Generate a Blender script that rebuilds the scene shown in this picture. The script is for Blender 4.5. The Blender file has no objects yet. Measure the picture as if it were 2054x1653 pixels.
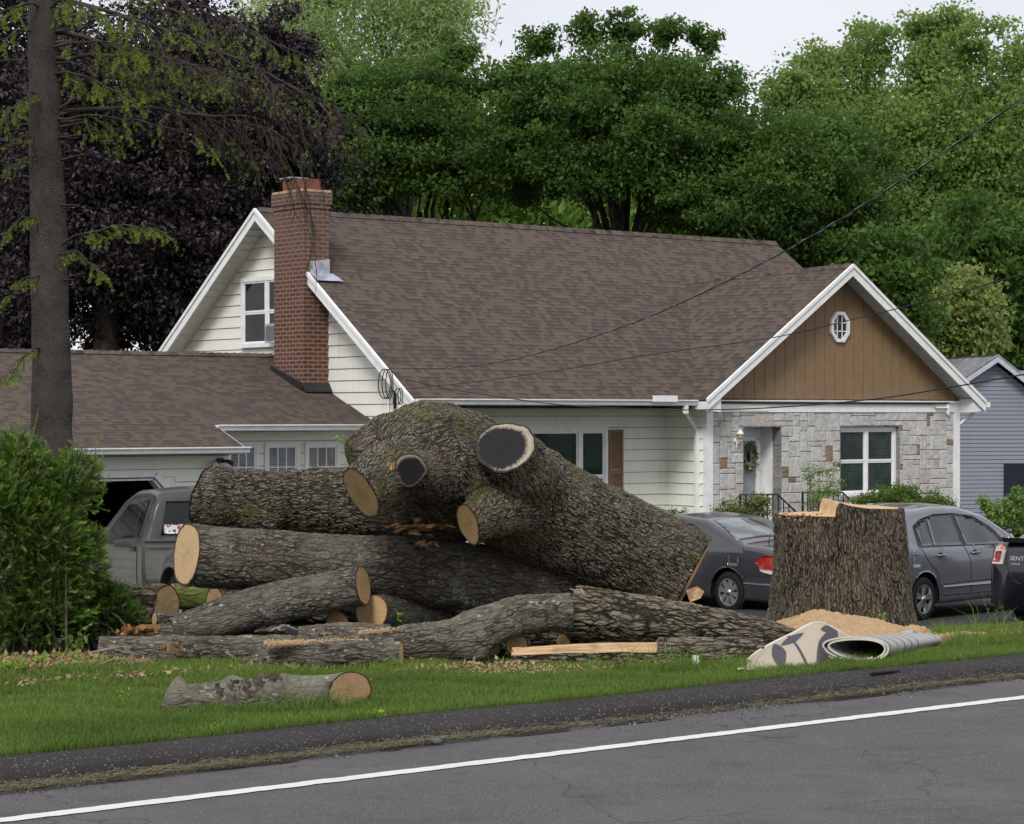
import bpy, bmesh, math, random
import numpy as np
from mathutils import Vector, Matrix
from mathutils.bvhtree import BVHTree

# ------------------------------------------------------------------ camera, sky, sun, exposure
F = 4500.0; CX = 1027.0; HY = 830.0; CH = 1.65
A = math.radians(38.0); CA = math.cos(A); SA = math.sin(A)
SCN = bpy.context.scene
COL = SCN.collection
cam_d = bpy.data.cameras.new("camera"); cam = bpy.data.objects.new("camera", cam_d); COL.objects.link(cam)
cam.location = (0, 0, CH); cam.rotation_euler = (math.radians(90), 0, 0)
cam_d.sensor_width = 36.0; cam_d.lens = 36.0 * F / 2054.0
cam_d.shift_x = 0.0; cam_d.shift_y = (HY - 826.5) / 2054.0
cam_d.clip_start = 0.1; cam_d.clip_end = 2000.0
SCN.camera = cam
SUN_EL = math.radians(43); SUN_AZ = math.radians(-14)   # azimuth of the sun seen from the scene: behind the camera, a little left
wd = bpy.data.worlds.new("World"); SCN.world = wd; wd.use_nodes = True
wn = wd.node_tree; wn.nodes.clear()
def wnode(t): return wn.nodes.new(t)
_o = wnode('ShaderNodeOutputWorld'); _b = wnode('ShaderNodeBackground'); _s = wnode('ShaderNodeTexSky')
_s.sky_type = 'NISHITA'; _s.sun_disc = False; _s.sun_elevation = SUN_EL; _s.sun_rotation = math.radians(180) + SUN_AZ
_tc = wnode('ShaderNodeTexCoord'); _nz = wnode('ShaderNodeTexNoise'); _nz.inputs['Scale'].default_value = 4.0
_nz.inputs['Detail'].default_value = 5.0
_mp = wnode('ShaderNodeMapping'); _mp.inputs['Scale'].default_value = (1, 1, 2.6)
_cr = wnode('ShaderNodeValToRGB'); _cr.color_ramp.elements[0].position = 0.3; _cr.color_ramp.elements[1].position = 0.7
_cr.color_ramp.elements[0].color = (6.1, 6.2, 6.75, 1); _cr.color_ramp.elements[1].color = (7.4, 7.4, 7.6, 1)
_mx = wnode('ShaderNodeMix'); _mx.data_type = 'RGBA'; _mx.inputs[0].default_value = 0.9
wn.links.new(_tc.outputs['Generated'], _mp.inputs['Vector']); wn.links.new(_mp.outputs[0], _nz.inputs['Vector'])
wn.links.new(_nz.outputs['Fac'], _cr.inputs['Fac']); wn.links.new(_s.outputs[0], _mx.inputs[6])
wn.links.new(_cr.outputs[0], _mx.inputs[7]); wn.links.new(_mx.outputs[2], _b.inputs['Color'])
_b.inputs['Strength'].default_value = 0.098
wn.links.new(_b.outputs[0], _o.inputs['Surface'])
sd = bpy.data.lights.new("sun", 'SUN'); sd.energy = 2.0; sd.angle = math.radians(18); sd.color = (1.0, 0.97, 0.92)
sun = bpy.data.objects.new("sun", sd); COL.objects.link(sun)
_dir = Vector((math.sin(SUN_AZ) * math.cos(SUN_EL), -math.cos(SUN_AZ) * math.cos(SUN_EL), math.sin(SUN_EL)))
sun.rotation_euler = _dir.to_track_quat('Z', 'Y').to_euler(); sun.location = _dir * 40
SCN.view_settings.view_transform = 'Standard'; SCN.view_settings.look = 'None'
SCN.view_settings.exposure = 0.42; SCN.view_settings.gamma = 1.0
SCN.render.engine = 'CYCLES'
SCN.cycles.max_bounces = 6; SCN.cycles.transparent_max_bounces = 8

# ------------------------------------------------------------------ coordinates
rnd = random.Random(7); rng = np.random.default_rng(7)
def P(x, y, Z): return Vector(((x - CX) * Z / F, Z, CH - (y - HY) * Z / F))     # a photo point at distance Z
def ZD(x, D): return D / (CA - (x - CX) / F * SA)
def PD(x, y, D): return P(x, y, ZD(x, D))                                        # a photo point at distance D from the street line
def S(u, v, z): return Vector((u * CA - v * SA, u * SA + v * CA, z))             # street frame
C0 = Vector((-1.97, 37.36, 0))
def H(s, t, z): return Vector((C0.x + s * CA - t * SA, C0.y + s * SA + t * CA, z))  # house frame
def onT(x, y, t):
    a = (x - CX) / F; s = (a * (C0.y + t * CA) - C0.x + t * SA) / (CA - a * SA)
    Z = C0.y + s * SA + t * CA; return s, CH - (y - HY) * Z / F
def onS(x, y, s):
    a = (x - CX) / F; t = (C0.x + s * CA - a * (C0.y + s * SA)) / (a * CA + SA)
    Z = C0.y + s * SA + t * CA; return t, CH - (y - HY) * Z / F
GK = [(-30, 0), (9.2, 0.0), (9.5, 0.08), (10, 0.06), (11, -0.03), (12, -0.13), (13, -0.28), (15, -0.6), (18, -1.0), (21, -1.2), (25, -1.3), (60, -1.25), (400, -1.0)]
def gz(D, u=None):      # ground height; the lawn falls away more slowly at the left (small u)
    if u is not None: D = np.where(np.asarray(D) > 9.5, 9.5 + (np.asarray(D) - 9.5) * np.interp(u, [6.5, 9, 13], [.25, .62, 1]), D)
    return np.interp(D, [k[0] for k in GK], [k[1] for k in GK])
def GP(x, y):           # where the sight line through a photo point meets the lawn
    D = 11.0
    for _ in range(60):
        p = PD(x, y, D); D += .6 * (float(p.z) - float(gz(D, p.x * CA + p.y * SA))) / ((y - HY) / F) * .7 if y > HY else 0
        D = min(max(D, 9.5), 13.8)
    return PD(x, y, D)
def DD(p): return -p[0] * SA + p[1] * CA
def UU(p): return p[0] * CA + p[1] * SA

# ------------------------------------------------------------------ mesh helpers
WL = {}
class MB:
    def __init__(s): s.v = []; s.f = []; s.c = []; s.t = []; s.n = 0; s.sm = []
    def add(s, verts, faces, co=None, tint=None, smooth=False):
        verts = [tuple(p) for p in verts]
        s.v += verts; s.f += [tuple(i + s.n for i in f) for f in faces]; s.sm += [smooth] * len(faces)
        s.c += [tuple(p) for p in co] if co is not None else verts
        s.t += ([tint] * len(verts)) if (tint is None or not isinstance(tint, list)) else tint
        s.n += len(verts)
    def quad(s, a, b, c, d, co=None, tint=None): s.add([a, b, c, d], [(0, 1, 2, 3)], co, tint)
    def box8(s, p, co=None, tint=None):
        s.add(p, [(0, 3, 2, 1), (4, 5, 6, 7), (0, 1, 5, 4), (1, 2, 6, 5), (2, 3, 7, 6), (3, 0, 4, 7)], co, tint)
    def box(s, fr, a0, a1, b0, b1, z0, z1, tint=None, uv=False):
        q = [(a0, b0, z0), (a1, b0, z0), (a1, b1, z0), (a0, b1, z0), (a0, b0, z1), (a1, b0, z1), (a1, b1, z1), (a0, b1, z1)]
        if not uv: s.box8([fr(*p) for p in q], None, tint); return
        for f, ax in (((0, 1, 5, 4), 0), ((2, 3, 7, 6), 0), ((1, 2, 6, 5), 1), ((3, 0, 4, 7), 1), ((4, 5, 6, 7), 2), ((0, 3, 2, 1), 2)):
            pts = [q[i] for i in f]
            co = [((p[0], p[2], 0) if ax == 0 else (p[1], p[2], 0) if ax == 1 else (p[0], p[1], 0)) for p in pts]
            s.add([fr(*p) for p in pts], [(0, 1, 2, 3)], co, tint)
    def tube(s, pts, rad, n=8, cap=True, tint=None):
        pts = [Vector(p) for p in pts]; m = len(pts)
        if not hasattr(rad, '__len__'): rad = [rad] * m
        vs = []; L = 0; co = []
        up = Vector((0, 0, 1))
        t0 = (pts[1] - pts[0]).normalized()
        if abs(t0.z) > .9: up = Vector((1, 0, 0))
        nx = t0.cross(up).normalized()
        for i in range(m):
            t = (pts[min(i + 1, m - 1)] - pts[max(i - 1, 0)])
            t = t.normalized() if t.length > 1e-9 else t0
            nx = (nx - t * nx.dot(t)).normalized(); ny = t.cross(nx)
            if i: L += (pts[i] - pts[i - 1]).length
            for k in range(n):
                a = 2 * math.pi * k / n
                vs.append(pts[i] + (nx * math.cos(a) + ny * math.sin(a)) * rad[i])
                co.append((math.cos(a) * max(rad[i], .01), math.sin(a) * max(rad[i], .01), L))
        fs = [(i * n + k, i * n + (k + 1) % n, (i + 1) * n + (k + 1) % n, (i + 1) * n + k) for i in range(m - 1) for k in range(n)]
        if cap: fs += [tuple(range(n - 1, -1, -1)), tuple(range((m - 1) * n, m * n))]
        s.add(vs, fs, co, tint, True)
    def prism(s, poly, off, tint=None):   # poly: list of Vector, off: Vector
        n = len(poly); vs = list(poly) + [Vector(p) + off for p in poly]
        fs = [tuple(range(n - 1, -1, -1)), tuple(range(n, 2 * n))] + [(i, (i + 1) % n, (i + 1) % n + n, i + n) for i in range(n)]
        s.add(vs, fs, None, tint)
    def build(s, name, mat, parent=None, **kw):
        return fast(name, np.array(s.v, float), s.f, mat, parent, co=np.array(s.c, float),
                    tint=None if (not s.t or s.t[0] is None) else np.array([x if x is not None else (1, 1, 1) for x in s.t], float), smooth=s.sm, **kw)

def fast(name, V, Fs, mat, parent=None, co=None, tint=None, smooth=False, loc=None, recalc=False):
    """V: (n,3) world coordinates. Fs: (m,k) int array or list of tuples."""
    me = bpy.data.meshes.new(name)
    if isinstance(Fs, np.ndarray):
        m, k = Fs.shape; li = Fs.ravel(); st = np.arange(m) * k; tot = np.full(m, k)
    else:
        li = np.array([i for f in Fs for i in f]); tot = np.array([len(f) for f in Fs]); st = np.concatenate([[0], np.cumsum(tot)[:-1]]); m = len(Fs)
    org = WL.get(parent.name, Vector((0, 0, 0))) if parent is not None else (Vector(loc) if loc is not None else Vector((float(V[:, 0].mean()), float(V[:, 1].mean()), float(V[:, 2].min()))))
    V = np.asarray(V, float) - np.array(org)[None, :]
    me.vertices.add(len(V)); me.vertices.foreach_set('co', V.astype(np.float32).ravel())
    me.loops.add(len(li)); me.loops.foreach_set('vertex_index', li.astype(np.int32))
    me.polygons.add(m); me.polygons.foreach_set('loop_start', st.astype(np.int32))
    if isinstance(smooth, bool): sm = np.full(m, smooth)
    else: sm = np.array(smooth)
    me.polygons.foreach_set('use_smooth', sm)
    if co is not None:
        at = me.attributes.new('bco', 'FLOAT_VECTOR', 'POINT'); at.data.foreach_set('vector', np.asarray(co, np.float32).ravel())
    if tint is not None:
        at = me.attributes.new('tint', 'FLOAT_VECTOR', 'POINT'); at.data.foreach_set('vector', np.asarray(tint, np.float32).ravel())
    me.update(calc_edges=True); me.validate()
    if recalc:
        bm = bmesh.new(); bm.from_mesh(me); bmesh.ops.recalc_face_normals(bm, faces=bm.faces); bm.to_mesh(me); bm.free()
    if mat: me.materials.append(mat)
    o = bpy.data.objects.new(name, me); COL.objects.link(o)
    if parent is not None:
        o.parent = parent; WL[o.name] = org
    else:
        o.location = org; WL[o.name] = org
    return o

def thing(name, label, cat, loc, group=None):
    o = bpy.data.objects.new(name, None); COL.objects.link(o); o.location = loc; o.empty_display_size = .2
    WL[o.name] = Vector(loc); tag(o, label, cat, group); return o
def tag(o, label=None, cat=None, group=None, kind=None):
    if label: o['label'] = label
    if cat: o['category'] = cat
    if group: o['group'] = group
    if kind: o['kind'] = kind
    return o

# ------------------------------------------------------------------ node helper
class M:
    def __init__(s, name, disp=False):
        s.m = bpy.data.materials.new(name); s.m.use_nodes = True; s.t = s.m.node_tree; s.t.nodes.clear()
        s.out = s.t.nodes.new('ShaderNodeOutputMaterial')
        if disp: s.m.displacement_method = 'BOTH'
    def n(s, typ, ins=None, **props):
        nd = s.t.nodes.new(typ)
        for k, v in props.items(): setattr(nd, k, v)
        for k, v in (ins or {}).items():
            if v is None: continue
            if isinstance(v, bpy.types.NodeSocket): s.t.links.new(v, nd.inputs[k])
            else:
                if isinstance(v, (tuple, list)) and len(v) == 3 and nd.inputs[k].type == 'RGBA': v = (*v, 1)
                nd.inputs[k].default_value = v
        return nd
    def attr(s, a): return s.n('ShaderNodeAttribute', attribute_name=a).outputs['Vector']
    def obj(s): return s.n('ShaderNodeTexCoord').outputs['Object']
    def math(s, op, a, b=None, c=None, clamp=False):
        return s.n('ShaderNodeMath', {0: a, 1: b, 2: c}, operation=op, use_clamp=clamp).outputs[0]
    def vm(s, op, a, b=None):
        return s.n('ShaderNodeVectorMath', {0: a, 1: b}, operation=op).outputs[0]
    def scl(s, v, f): return s.n('ShaderNodeVectorMath', {0: v, 'Scale': f}, operation='SCALE').outputs[0]
    def sep(s, v): return s.n('ShaderNodeSeparateXYZ', {0: v}).outputs
    def comb(s, x, y, z): return s.n('ShaderNodeCombineXYZ', {0: x, 1: y, 2: z}).outputs[0]
    def mp(s, v, sc=(1, 1, 1), loc=(0, 0, 0), rot=(0, 0, 0)):
        return s.n('ShaderNodeMapping', {'Vector': v, 'Scale': sc, 'Location': loc, 'Rotation': rot}).outputs[0]
    def noise(s, v, sc, det=3, ro=.5, dist=0, col=False):
        return s.n('ShaderNodeTexNoise', {'Vector': v, 'Scale': sc, 'Detail': det, 'Roughness': ro, 'Distortion': dist}).outputs[1 if col else 0]
    def vor(s, v, sc, feat='F1', rand=1.0, out='Distance'):
        return s.n('ShaderNodeTexVoronoi', {'Vector': v, 'Scale': sc, 'Randomness': rand}, feature=feat).outputs[out]
    def white(s, v, out='Value'): return s.n('ShaderNodeTexWhiteNoise', {'Vector': v}, noise_dimensions='3D').outputs[out]
    def ramp(s, f, pts, interp='LINEAR'):
        nd = s.n('ShaderNodeValToRGB', {0: f}); r = nd.color_ramp; r.interpolation = interp
        while len(r.elements) > 1: r.elements.remove(r.elements[-1])
        for i, (p, c) in enumerate(pts):
            if not hasattr(c, '__len__'): c = (c, c, c)
            e = r.elements[0] if i == 0 else r.elements.new(p)
            e.position = p; e.color = (*c, 1)
        return nd.outputs[0]
    def ss(s, f, a, b):
        return s.n('ShaderNodeMapRange', {0: f, 1: a, 2: b, 3: 0.0, 4: 1.0}, interpolation_type='SMOOTHSTEP').outputs[0]
    def mix(s, f, a, b, mode='MIX'):
        return s.n('ShaderNodeMix', {0: f, 6: a, 7: b}, data_type='RGBA', blend_type=mode).outputs[2]
    def bump(s, h, st=.5, d=.01, nrm=None):
        return s.n('ShaderNodeBump', {'Height': h, 'Strength': st, 'Distance': d, 'Normal': nrm}).outputs[0]
    def pb(s, base, rough=.8, nrm=None, spec=.3, **kw):
        ins = {'Base Color': base, 'Roughness': rough, 'Specular IOR Level': spec, 'Normal': nrm}; ins.update(kw)
        p = s.n('ShaderNodeBsdfPrincipled', ins)
        s.t.links.new(p.outputs[0], s.out.inputs['Surface']); return s
    def surf(s, sock): s.t.links.new(sock, s.out.inputs['Surface']); return s
    def disp(s, h, scale, mid=.5):
        d = s.n('ShaderNodeDisplacement', {'Height': h, 'Scale': scale, 'Midlevel': mid}); s.t.links.new(d.outputs[0], s.out.inputs['Displacement']); return s

def plain(name, col, rough=.6, spec=.3, var=.12, bs=0, sc=6, **kw):
    m = M(name); o = m.obj(); nz = m.noise(o, sc, 4)
    c = m.mix(m.ss(nz, .3, .7), tuple(x * (1 - var) for x in col), tuple(min(1, x * (1 + var)) for x in col))
    nr = m.bump(m.noise(o, 60, 3), bs, .004) if bs else None
    m.pb(c, rough, nr, spec, **kw); return m.m
# ------------------------------------------------------------------ materials
def mat_bark(name, hi, lo, plate=28, stretch=.32, depth=.016, lichen=.0, moss=.0, wet=.0, flake=0., smooth=.0, seed=0.):
    m = M(name, True); v0 = m.attr('bco'); v0 = m.mp(v0, loc=(seed, seed * 1.7, seed * .6))
    dn = m.noise(v0, 9, 3, col=True); v = m.vm('ADD', v0, m.scl(m.vm('SUBTRACT', dn, (.5, .5, .5)), .055))
    vs = m.mp(v, sc=(1, 1, stretch))
    e1 = m.vor(vs, plate * 1.8, 'DISTANCE_TO_EDGE'); e2 = m.vor(m.mp(v, sc=(1, 1, stretch * .7), loc=(3, 1, 7)), plate * .85, 'DISTANCE_TO_EDGE')
    rn = m.noise(m.mp(v, sc=(1, 1, stretch * .55)), plate * 1.4, 5, .62); rdg = m.math('SUBTRACT', 1, m.math('MULTIPLY', m.math('ABSOLUTE', m.math('SUBTRACT', rn, .5)), 5.5), clamp=True)
    vary = m.ss(m.noise(m.mp(v0, loc=(7, 1, 3)), 6, 3), .3, .7)
    rid = m.ss(e1, .0, .30); big = m.ss(e2, .0, .13)
    fine = m.noise(m.mp(v0, sc=(1, 1, .45)), 95, 4, .65)
    soft = m.noise(v0, 5, 3)
    h = m.math('ADD', m.math('MULTIPLY', rid, m.math('ADD', .12, m.math('MULTIPLY', vary, .16))), m.math('MULTIPLY', big, .24))
    h = m.math('ADD', h, m.math('MULTIPLY', m.math('SUBTRACT', 1, rdg), .26)); h = m.math('ADD', h, m.math('MULTIPLY', fine, .28))
    if smooth:
        mk = m.ss(m.noise(m.mp(v0, loc=(4, 4, 4)), 3.2, 3), .42, .58)
        h = m.mix(m.math('MULTIPLY', mk, smooth), h, m.math('ADD', .55, m.math('MULTIPLY', fine, .12)))
    crk = m.math('MULTIPLY', m.math('SUBTRACT', 1, m.ss(m.math('MINIMUM', e2, m.math('MULTIPLY', e1, 1.6)), .0, .085)), m.math('ADD', .35, m.math('MULTIPLY', vary, .65)))
    tone = m.math('ADD', m.ss(h, .22, .72) if not smooth else m.math('MULTIPLY', h, 1.1), m.math('MULTIPLY', m.math('SUBTRACT', soft, .5), .45))
    col = m.ramp(tone, [(.12, tuple(x * .32 for x in lo)), (.36, tuple(x * .8 for x in lo)), (.66, tuple((a + b) / 2 for a, b in zip(lo, hi))), (.92, tuple(x * 1.08 for x in hi))])
    patch = m.noise(m.mp(v0, loc=(9, 2, 5)), 2.6, 4, .6)
    col = m.mix(m.math('MULTIPLY', m.ss(patch, .45, .7), .35), col, tuple(x * 1.25 for x in hi))
    col = m.mix(m.math('MULTIPLY', m.ss(m.noise(m.mp(v0, loc=(1, 8, 2)), 1.7, 3), .52, .7), .45), col, (lo[0] * 1.2, lo[1] * .85, lo[2] * .7))
    if not smooth or smooth < .9: col = m.mix(m.math('MULTIPLY', crk, .46 if not smooth else .34), col, tuple(x * .2 for x in lo))
    if moss:
        mm = m.math('MULTIPLY', m.ss(m.noise(m.mp(v0, sc=(1, 1, .35), loc=(5, 5, 1)), 3.0, 4, .6), .66 - .22 * moss, .74 - .1 * moss), m.ss(m.noise(v0, 40, 3), .3, .6))
        col = m.mix(m.math('MULTIPLY', mm, .75), col, (.085, .088, .017))
    if lichen:
        sp = m.vor(m.vm('ADD', v0, m.scl(dn, .03)), 17, 'F1')
        cc = m.vor(v0, 17, 'F1', out='Color'); sel = m.ss(m.sep(cc)[0], .84 - .3 * lichen, .86 - .3 * lichen)
        spot = m.math('MULTIPLY', m.math('SUBTRACT', 1, m.ss(sp, .10, .26)), sel)
        big2 = m.math('MULTIPLY', m.ss(m.noise(m.mp(v0, loc=(2, 2, 9)), 6, 5, .65), .62 - .08 * lichen, .70), m.ss(m.noise(v0, 45, 3, .6), .42, .6))
        lk = m.math('MAXIMUM', m.math('MULTIPLY', spot, .85), m.math('MULTIPLY', big2, .75))
        lk = m.math('MULTIPLY', lk, m.ss(fine, .3, .55))
        col = m.mix(lk, col, (.36, .385, .30))
    bmp = m.bump(m.noise(m.mp(v0, sc=(1, 1, .5)), 220, 3, .6), .5, .003)
    m.pb(col, .85 - wet, bmp, .25)
    m.disp(m.math('SUBTRACT', h, m.math('MULTIPLY', crk, .35)), depth * 1.25); return m.m
def mat_cut(name, base=(.60, .40, .205), dark=(.42, .25, .11), rim=(.07, .048, .03), center=None, ringf=52, grime=.2):
    # bco = (x/r, y/r, r): a disc in unit radius
    m = M(name); v = m.attr('bco'); s = m.sep(v); r = s[2]
    flat = m.comb(s[0], s[1], 0.0)
    w = m.vm('ADD', flat, m.scl(m.vm('SUBTRACT', m.noise(flat, 2.2, 3, col=True), (.5, .5, .5)), .16))
    ln = m.n('ShaderNodeVectorMath', {0: w if center is None else m.vm('ADD', w, (center[2], center[3], 0))}, operation='LENGTH').outputs['Value']
    ln0 = m.n('ShaderNodeVectorMath', {0: flat}, operation='LENGTH').outputs['Value']
    ring = m.math('SINE', m.math('MULTIPLY', ln, ringf)); ring2 = m.noise(m.comb(m.math('MULTIPLY', ln, 22.0), 0.0, 0.0), 1, 4, .7)
    c = m.mix(m.math('MULTIPLY', m.math('ADD', ring, 1), .27), base, dark)
    c = m.mix(m.math('MULTIPLY', m.ss(ring2, .4, .7), .4), c, dark)
    c = m.mix(m.math('MULTIPLY', m.math('SUBTRACT', 1, m.ss(ln, .0, .55)), .28), c, (dark[0] * .8, dark[1] * .85, dark[2] * .9))
    ang = m.n('ShaderNodeMath', {0: s[1], 1: s[0]}, operation='ARCTAN2').outputs[0]
    ck = m.noise(m.comb(m.math('MULTIPLY', ang, 5.0), m.math('MULTIPLY', ln0, .8), r), 3.0, 2); ck = m.math('MULTIPLY', m.math('SUBTRACT', 1, m.ss(m.math('ABSOLUTE', m.math('SUBTRACT', ck, .5)), .0, .028)), .6)
    c = m.mix(ck, c, tuple(x * .3 for x in dark))
    c = m.mix(m.math('MULTIPLY', m.ss(m.noise(flat, 3, 5, .6), .5, .7), grime), c, tuple(x * .6 for x in dark))
    saw = m.noise(m.mp(v, sc=(1, 12, 1), rot=(0, 0, .5)), 5, 4, .7)
    c = m.mix(m.math('MULTIPLY', m.ss(saw, .35, .65), .38), c, tuple(x * .7 for x in base))
    if center is not None:
        k = m.math('SUBTRACT', 1, m.ss(m.math('ADD', ln, m.math('MULTIPLY', m.noise(m.comb(m.math('MULTIPLY', ang, 3.0), 0.0, 0.0), 4, 3), .3)), center[0], center[0] + .16))
        c = m.mix(k, c, m.mix(m.noise(flat, 5, 4), center[1], tuple(x * 1.7 for x in center[1])))
    c = m.mix(m.ss(m.math('ADD', ln0, m.math('MULTIPLY', m.noise(flat, 9, 3), .06)), .945, .975), c, rim)
    m.pb(c, .85, m.bump(saw, .35, .004), .2); return m.m
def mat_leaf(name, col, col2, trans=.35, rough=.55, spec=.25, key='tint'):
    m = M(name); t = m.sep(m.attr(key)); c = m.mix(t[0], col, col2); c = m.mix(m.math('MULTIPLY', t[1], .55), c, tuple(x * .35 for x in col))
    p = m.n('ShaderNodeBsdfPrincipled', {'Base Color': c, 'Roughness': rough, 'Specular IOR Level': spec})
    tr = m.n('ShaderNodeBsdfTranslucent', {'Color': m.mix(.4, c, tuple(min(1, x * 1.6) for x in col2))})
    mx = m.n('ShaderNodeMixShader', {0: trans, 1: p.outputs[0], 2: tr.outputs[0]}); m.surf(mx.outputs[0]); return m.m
def mat_paint(name, col, rough=.24, metal=.45, coat=1.0):
    m = M(name); o = m.obj(); fl = m.noise(o, 400, 2); d = m.ss(m.noise(o, 2.5, 5), .35, .75)
    c = m.mix(m.math('MULTIPLY', d, .22), col, (.10, .095, .085)); c = m.mix(m.math('MULTIPLY', fl, .15), c, tuple(min(1, x * 1.5) for x in col))
    m.pb(c, m.math('ADD', rough, m.math('MULTIPLY', d, .12)), None, .5, **{'Metallic': metal, 'Coat Weight': coat, 'Coat Roughness': .07}); return m.m
def mat_glass(name, col=(.02, .025, .025), rough=.04, spec=.6, stripes=0):
    m = M(name); o = m.obj(); c = col
    if stripes:
        z = m.sep(o)[2]; st = m.ss(m.math('SINE', m.math('MULTIPLY', z, stripes)), -.6, .2)
        c = m.mix(m.math('MULTIPLY', st, .7), col, tuple(x * 2.6 + .01 for x in col)); c = m.mix(m.math('MULTIPLY', m.ss(m.noise(o, 3, 3), .4, .6), .4), c, tuple(x * .4 for x in col))
    else: c = m.mix(m.ss(m.noise(o, 2.5, 3), .4, .62), col, tuple(x * .35 for x in col))
    m.pb(c, rough, m.bump(m.noise(o, 1.5, 2), .06, .05), spec); return m.m
def mat_siding(name, col):
    m = M(name); o = m.obj(); s = m.sep(o)
    gr = m.noise(m.mp(o, sc=(1, 1, 6)), 1.2, 5, .6); st = m.noise(m.mp(o, sc=(6, 6, .35)), 2.5, 4, .6)
    c = m.mix(m.math('MULTIPLY', m.ss(gr, .35, .7), .35), col, (col[0] * .86, col[1] * .87, col[2] * .80)); c = m.mix(m.math('MULTIPLY', m.ss(st, .5, .72), .3), c, (col[0] * .72, col[1] * .72, col[2] * .62))
    m.pb(c, .5, m.bump(m.noise(m.mp(o, sc=(1, 1, 8)), 30, 3), .15, .002), .35); return m.m
def mat_shingle():
    m = M('shingles'); v = m.attr('bco'); s = m.sep(v); RH = .115
    row = m.math('FLOOR', m.math('DIVIDE', s[1], RH)); fr = m.math('FRACT', m.math('DIVIDE', s[1], RH))
    ro = m.white(m.comb(row, 3.0, 1.0)); x = m.math('ADD', s[0], m.math('MULTIPLY', ro, 3.7)); x = m.math('ADD', x, m.math('MULTIPLY', s[1], .06))
    jit = m.math('MULTIPLY', m.noise(m.comb(m.math('MULTIPLY', s[0], 2.1), m.math('MULTIPLY', row, 7.3), 0.0), 1.0, 2), .35)
    cx = m.math('DIVIDE', m.math('ADD', x, jit), .115); cell = m.math('FLOOR', cx); fx = m.math('FRACT', cx)
    rv = m.white(m.comb(cell, row, 5.0)); rc = m.white(m.comb(m.math('FLOOR', m.math('DIVIDE', cx, 2.6)), row, 9.0))
    tab = m.math('GREATER_THAN', rv, .52)
    rc = m.math('ADD', m.math('MULTIPLY', rc, .4), m.math('MULTIPLY', m.white(m.comb(cell, row, 17.0)), .6)); c = m.ramp(rc, [(0, (.074, .055, .047)), (.3, (.058, .046, .043)), (.5, (.088, .067, .054)), (.72, (.050, .041, .041)), (1, (.096, .073, .056))])
    c = m.mix(m.math('MULTIPLY', tab, .6), c, (.118, .088, .066))
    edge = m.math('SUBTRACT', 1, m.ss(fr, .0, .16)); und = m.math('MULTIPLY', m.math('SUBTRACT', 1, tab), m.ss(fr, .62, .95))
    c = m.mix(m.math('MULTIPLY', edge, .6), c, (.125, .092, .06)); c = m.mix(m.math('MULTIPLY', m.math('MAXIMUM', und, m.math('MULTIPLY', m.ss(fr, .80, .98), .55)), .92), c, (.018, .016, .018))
    c = m.mix(m.math('MULTIPLY', m.math('SUBTRACT', 1, m.ss(m.math('ABSOLUTE', m.math('SUBTRACT', fx, .5)), .40, .5)), 0.0), c, (0, 0, 0))
    c = m.mix(m.math('MULTIPLY', m.ss(m.noise(v, .8, 4), .4, .7), .25), c, (.06, .05, .048))
    c = m.mix(m.math('MULTIPLY', m.noise(v, 160, 2), .25), c, (.12, .10, .085))
    h = m.math('ADD', m.math('SUBTRACT', 1, fr), m.math('MULTIPLY', tab, .5))
    m.pb(c, .9, m.bump(h, .8, .012, m.bump(m.noise(v, 220, 2), .5, .004)), .15); return m.m
def mat_brick():
    m = M('brick'); v = m.attr('bco')
    b = m.n('ShaderNodeTexBrick', {'Vector': v, 'Color1': (.120, .040, .026), 'Color2': (.072, .026, .020), 'Mortar': (.215, .17, .13), 'Scale': 1.0, 'Mortar Size': .011, 'Mortar Smooth': .1, 'Bias': 0.0, 'Brick Width': .2, 'Row Height': .0735})
    s = m.sep(v); row = m.math('FLOOR', m.math('DIVIDE', s[1], .0735)); dk = m.white(m.comb(m.math('FLOOR', m.math('DIVIDE', s[0], .1)), row, 2.0))
    c = m.mix(m.math('MULTIPLY', m.math('GREATER_THAN', dk, .93), m.math('SUBTRACT', 1, b.outputs['Fac'])), b.outputs['Color'], (.035, .03, .035))
    soot = m.ss(s[1], 3.2, 5.2); c = m.mix(m.math('MULTIPLY', m.math('MULTIPLY', soot, m.noise(v, 3, 4)), .7), c, (.13, .10, .085))
    c = m.mix(m.math('MULTIPLY', m.noise(v, 14, 4), .3), c, (.20, .11, .08))
    m.pb(c, .85, m.bump(m.math('SUBTRACT', 1, b.outputs['Fac']), .7, .008, m.bump(m.noise(v, 90, 3), .4, .004)), .2); return m.m
def mat_stone():
    m = M('ashlar_stone'); t = m.attr('tint'); o = m.obj(); c = m.mix(m.ss(m.noise(o, 9, 5, .65), .35, .7), t, m.vm('MULTIPLY', t, (.68, .68, .68)))
    c = m.mix(m.math('MULTIPLY', m.ss(m.noise(o, 55, 3), .5, .7), .3), c, (.42, .41, .38))
    m.pb(c, .85, m.bump(m.noise(o, 14, 5, .65), .8, .03), .2); return m.m
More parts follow.
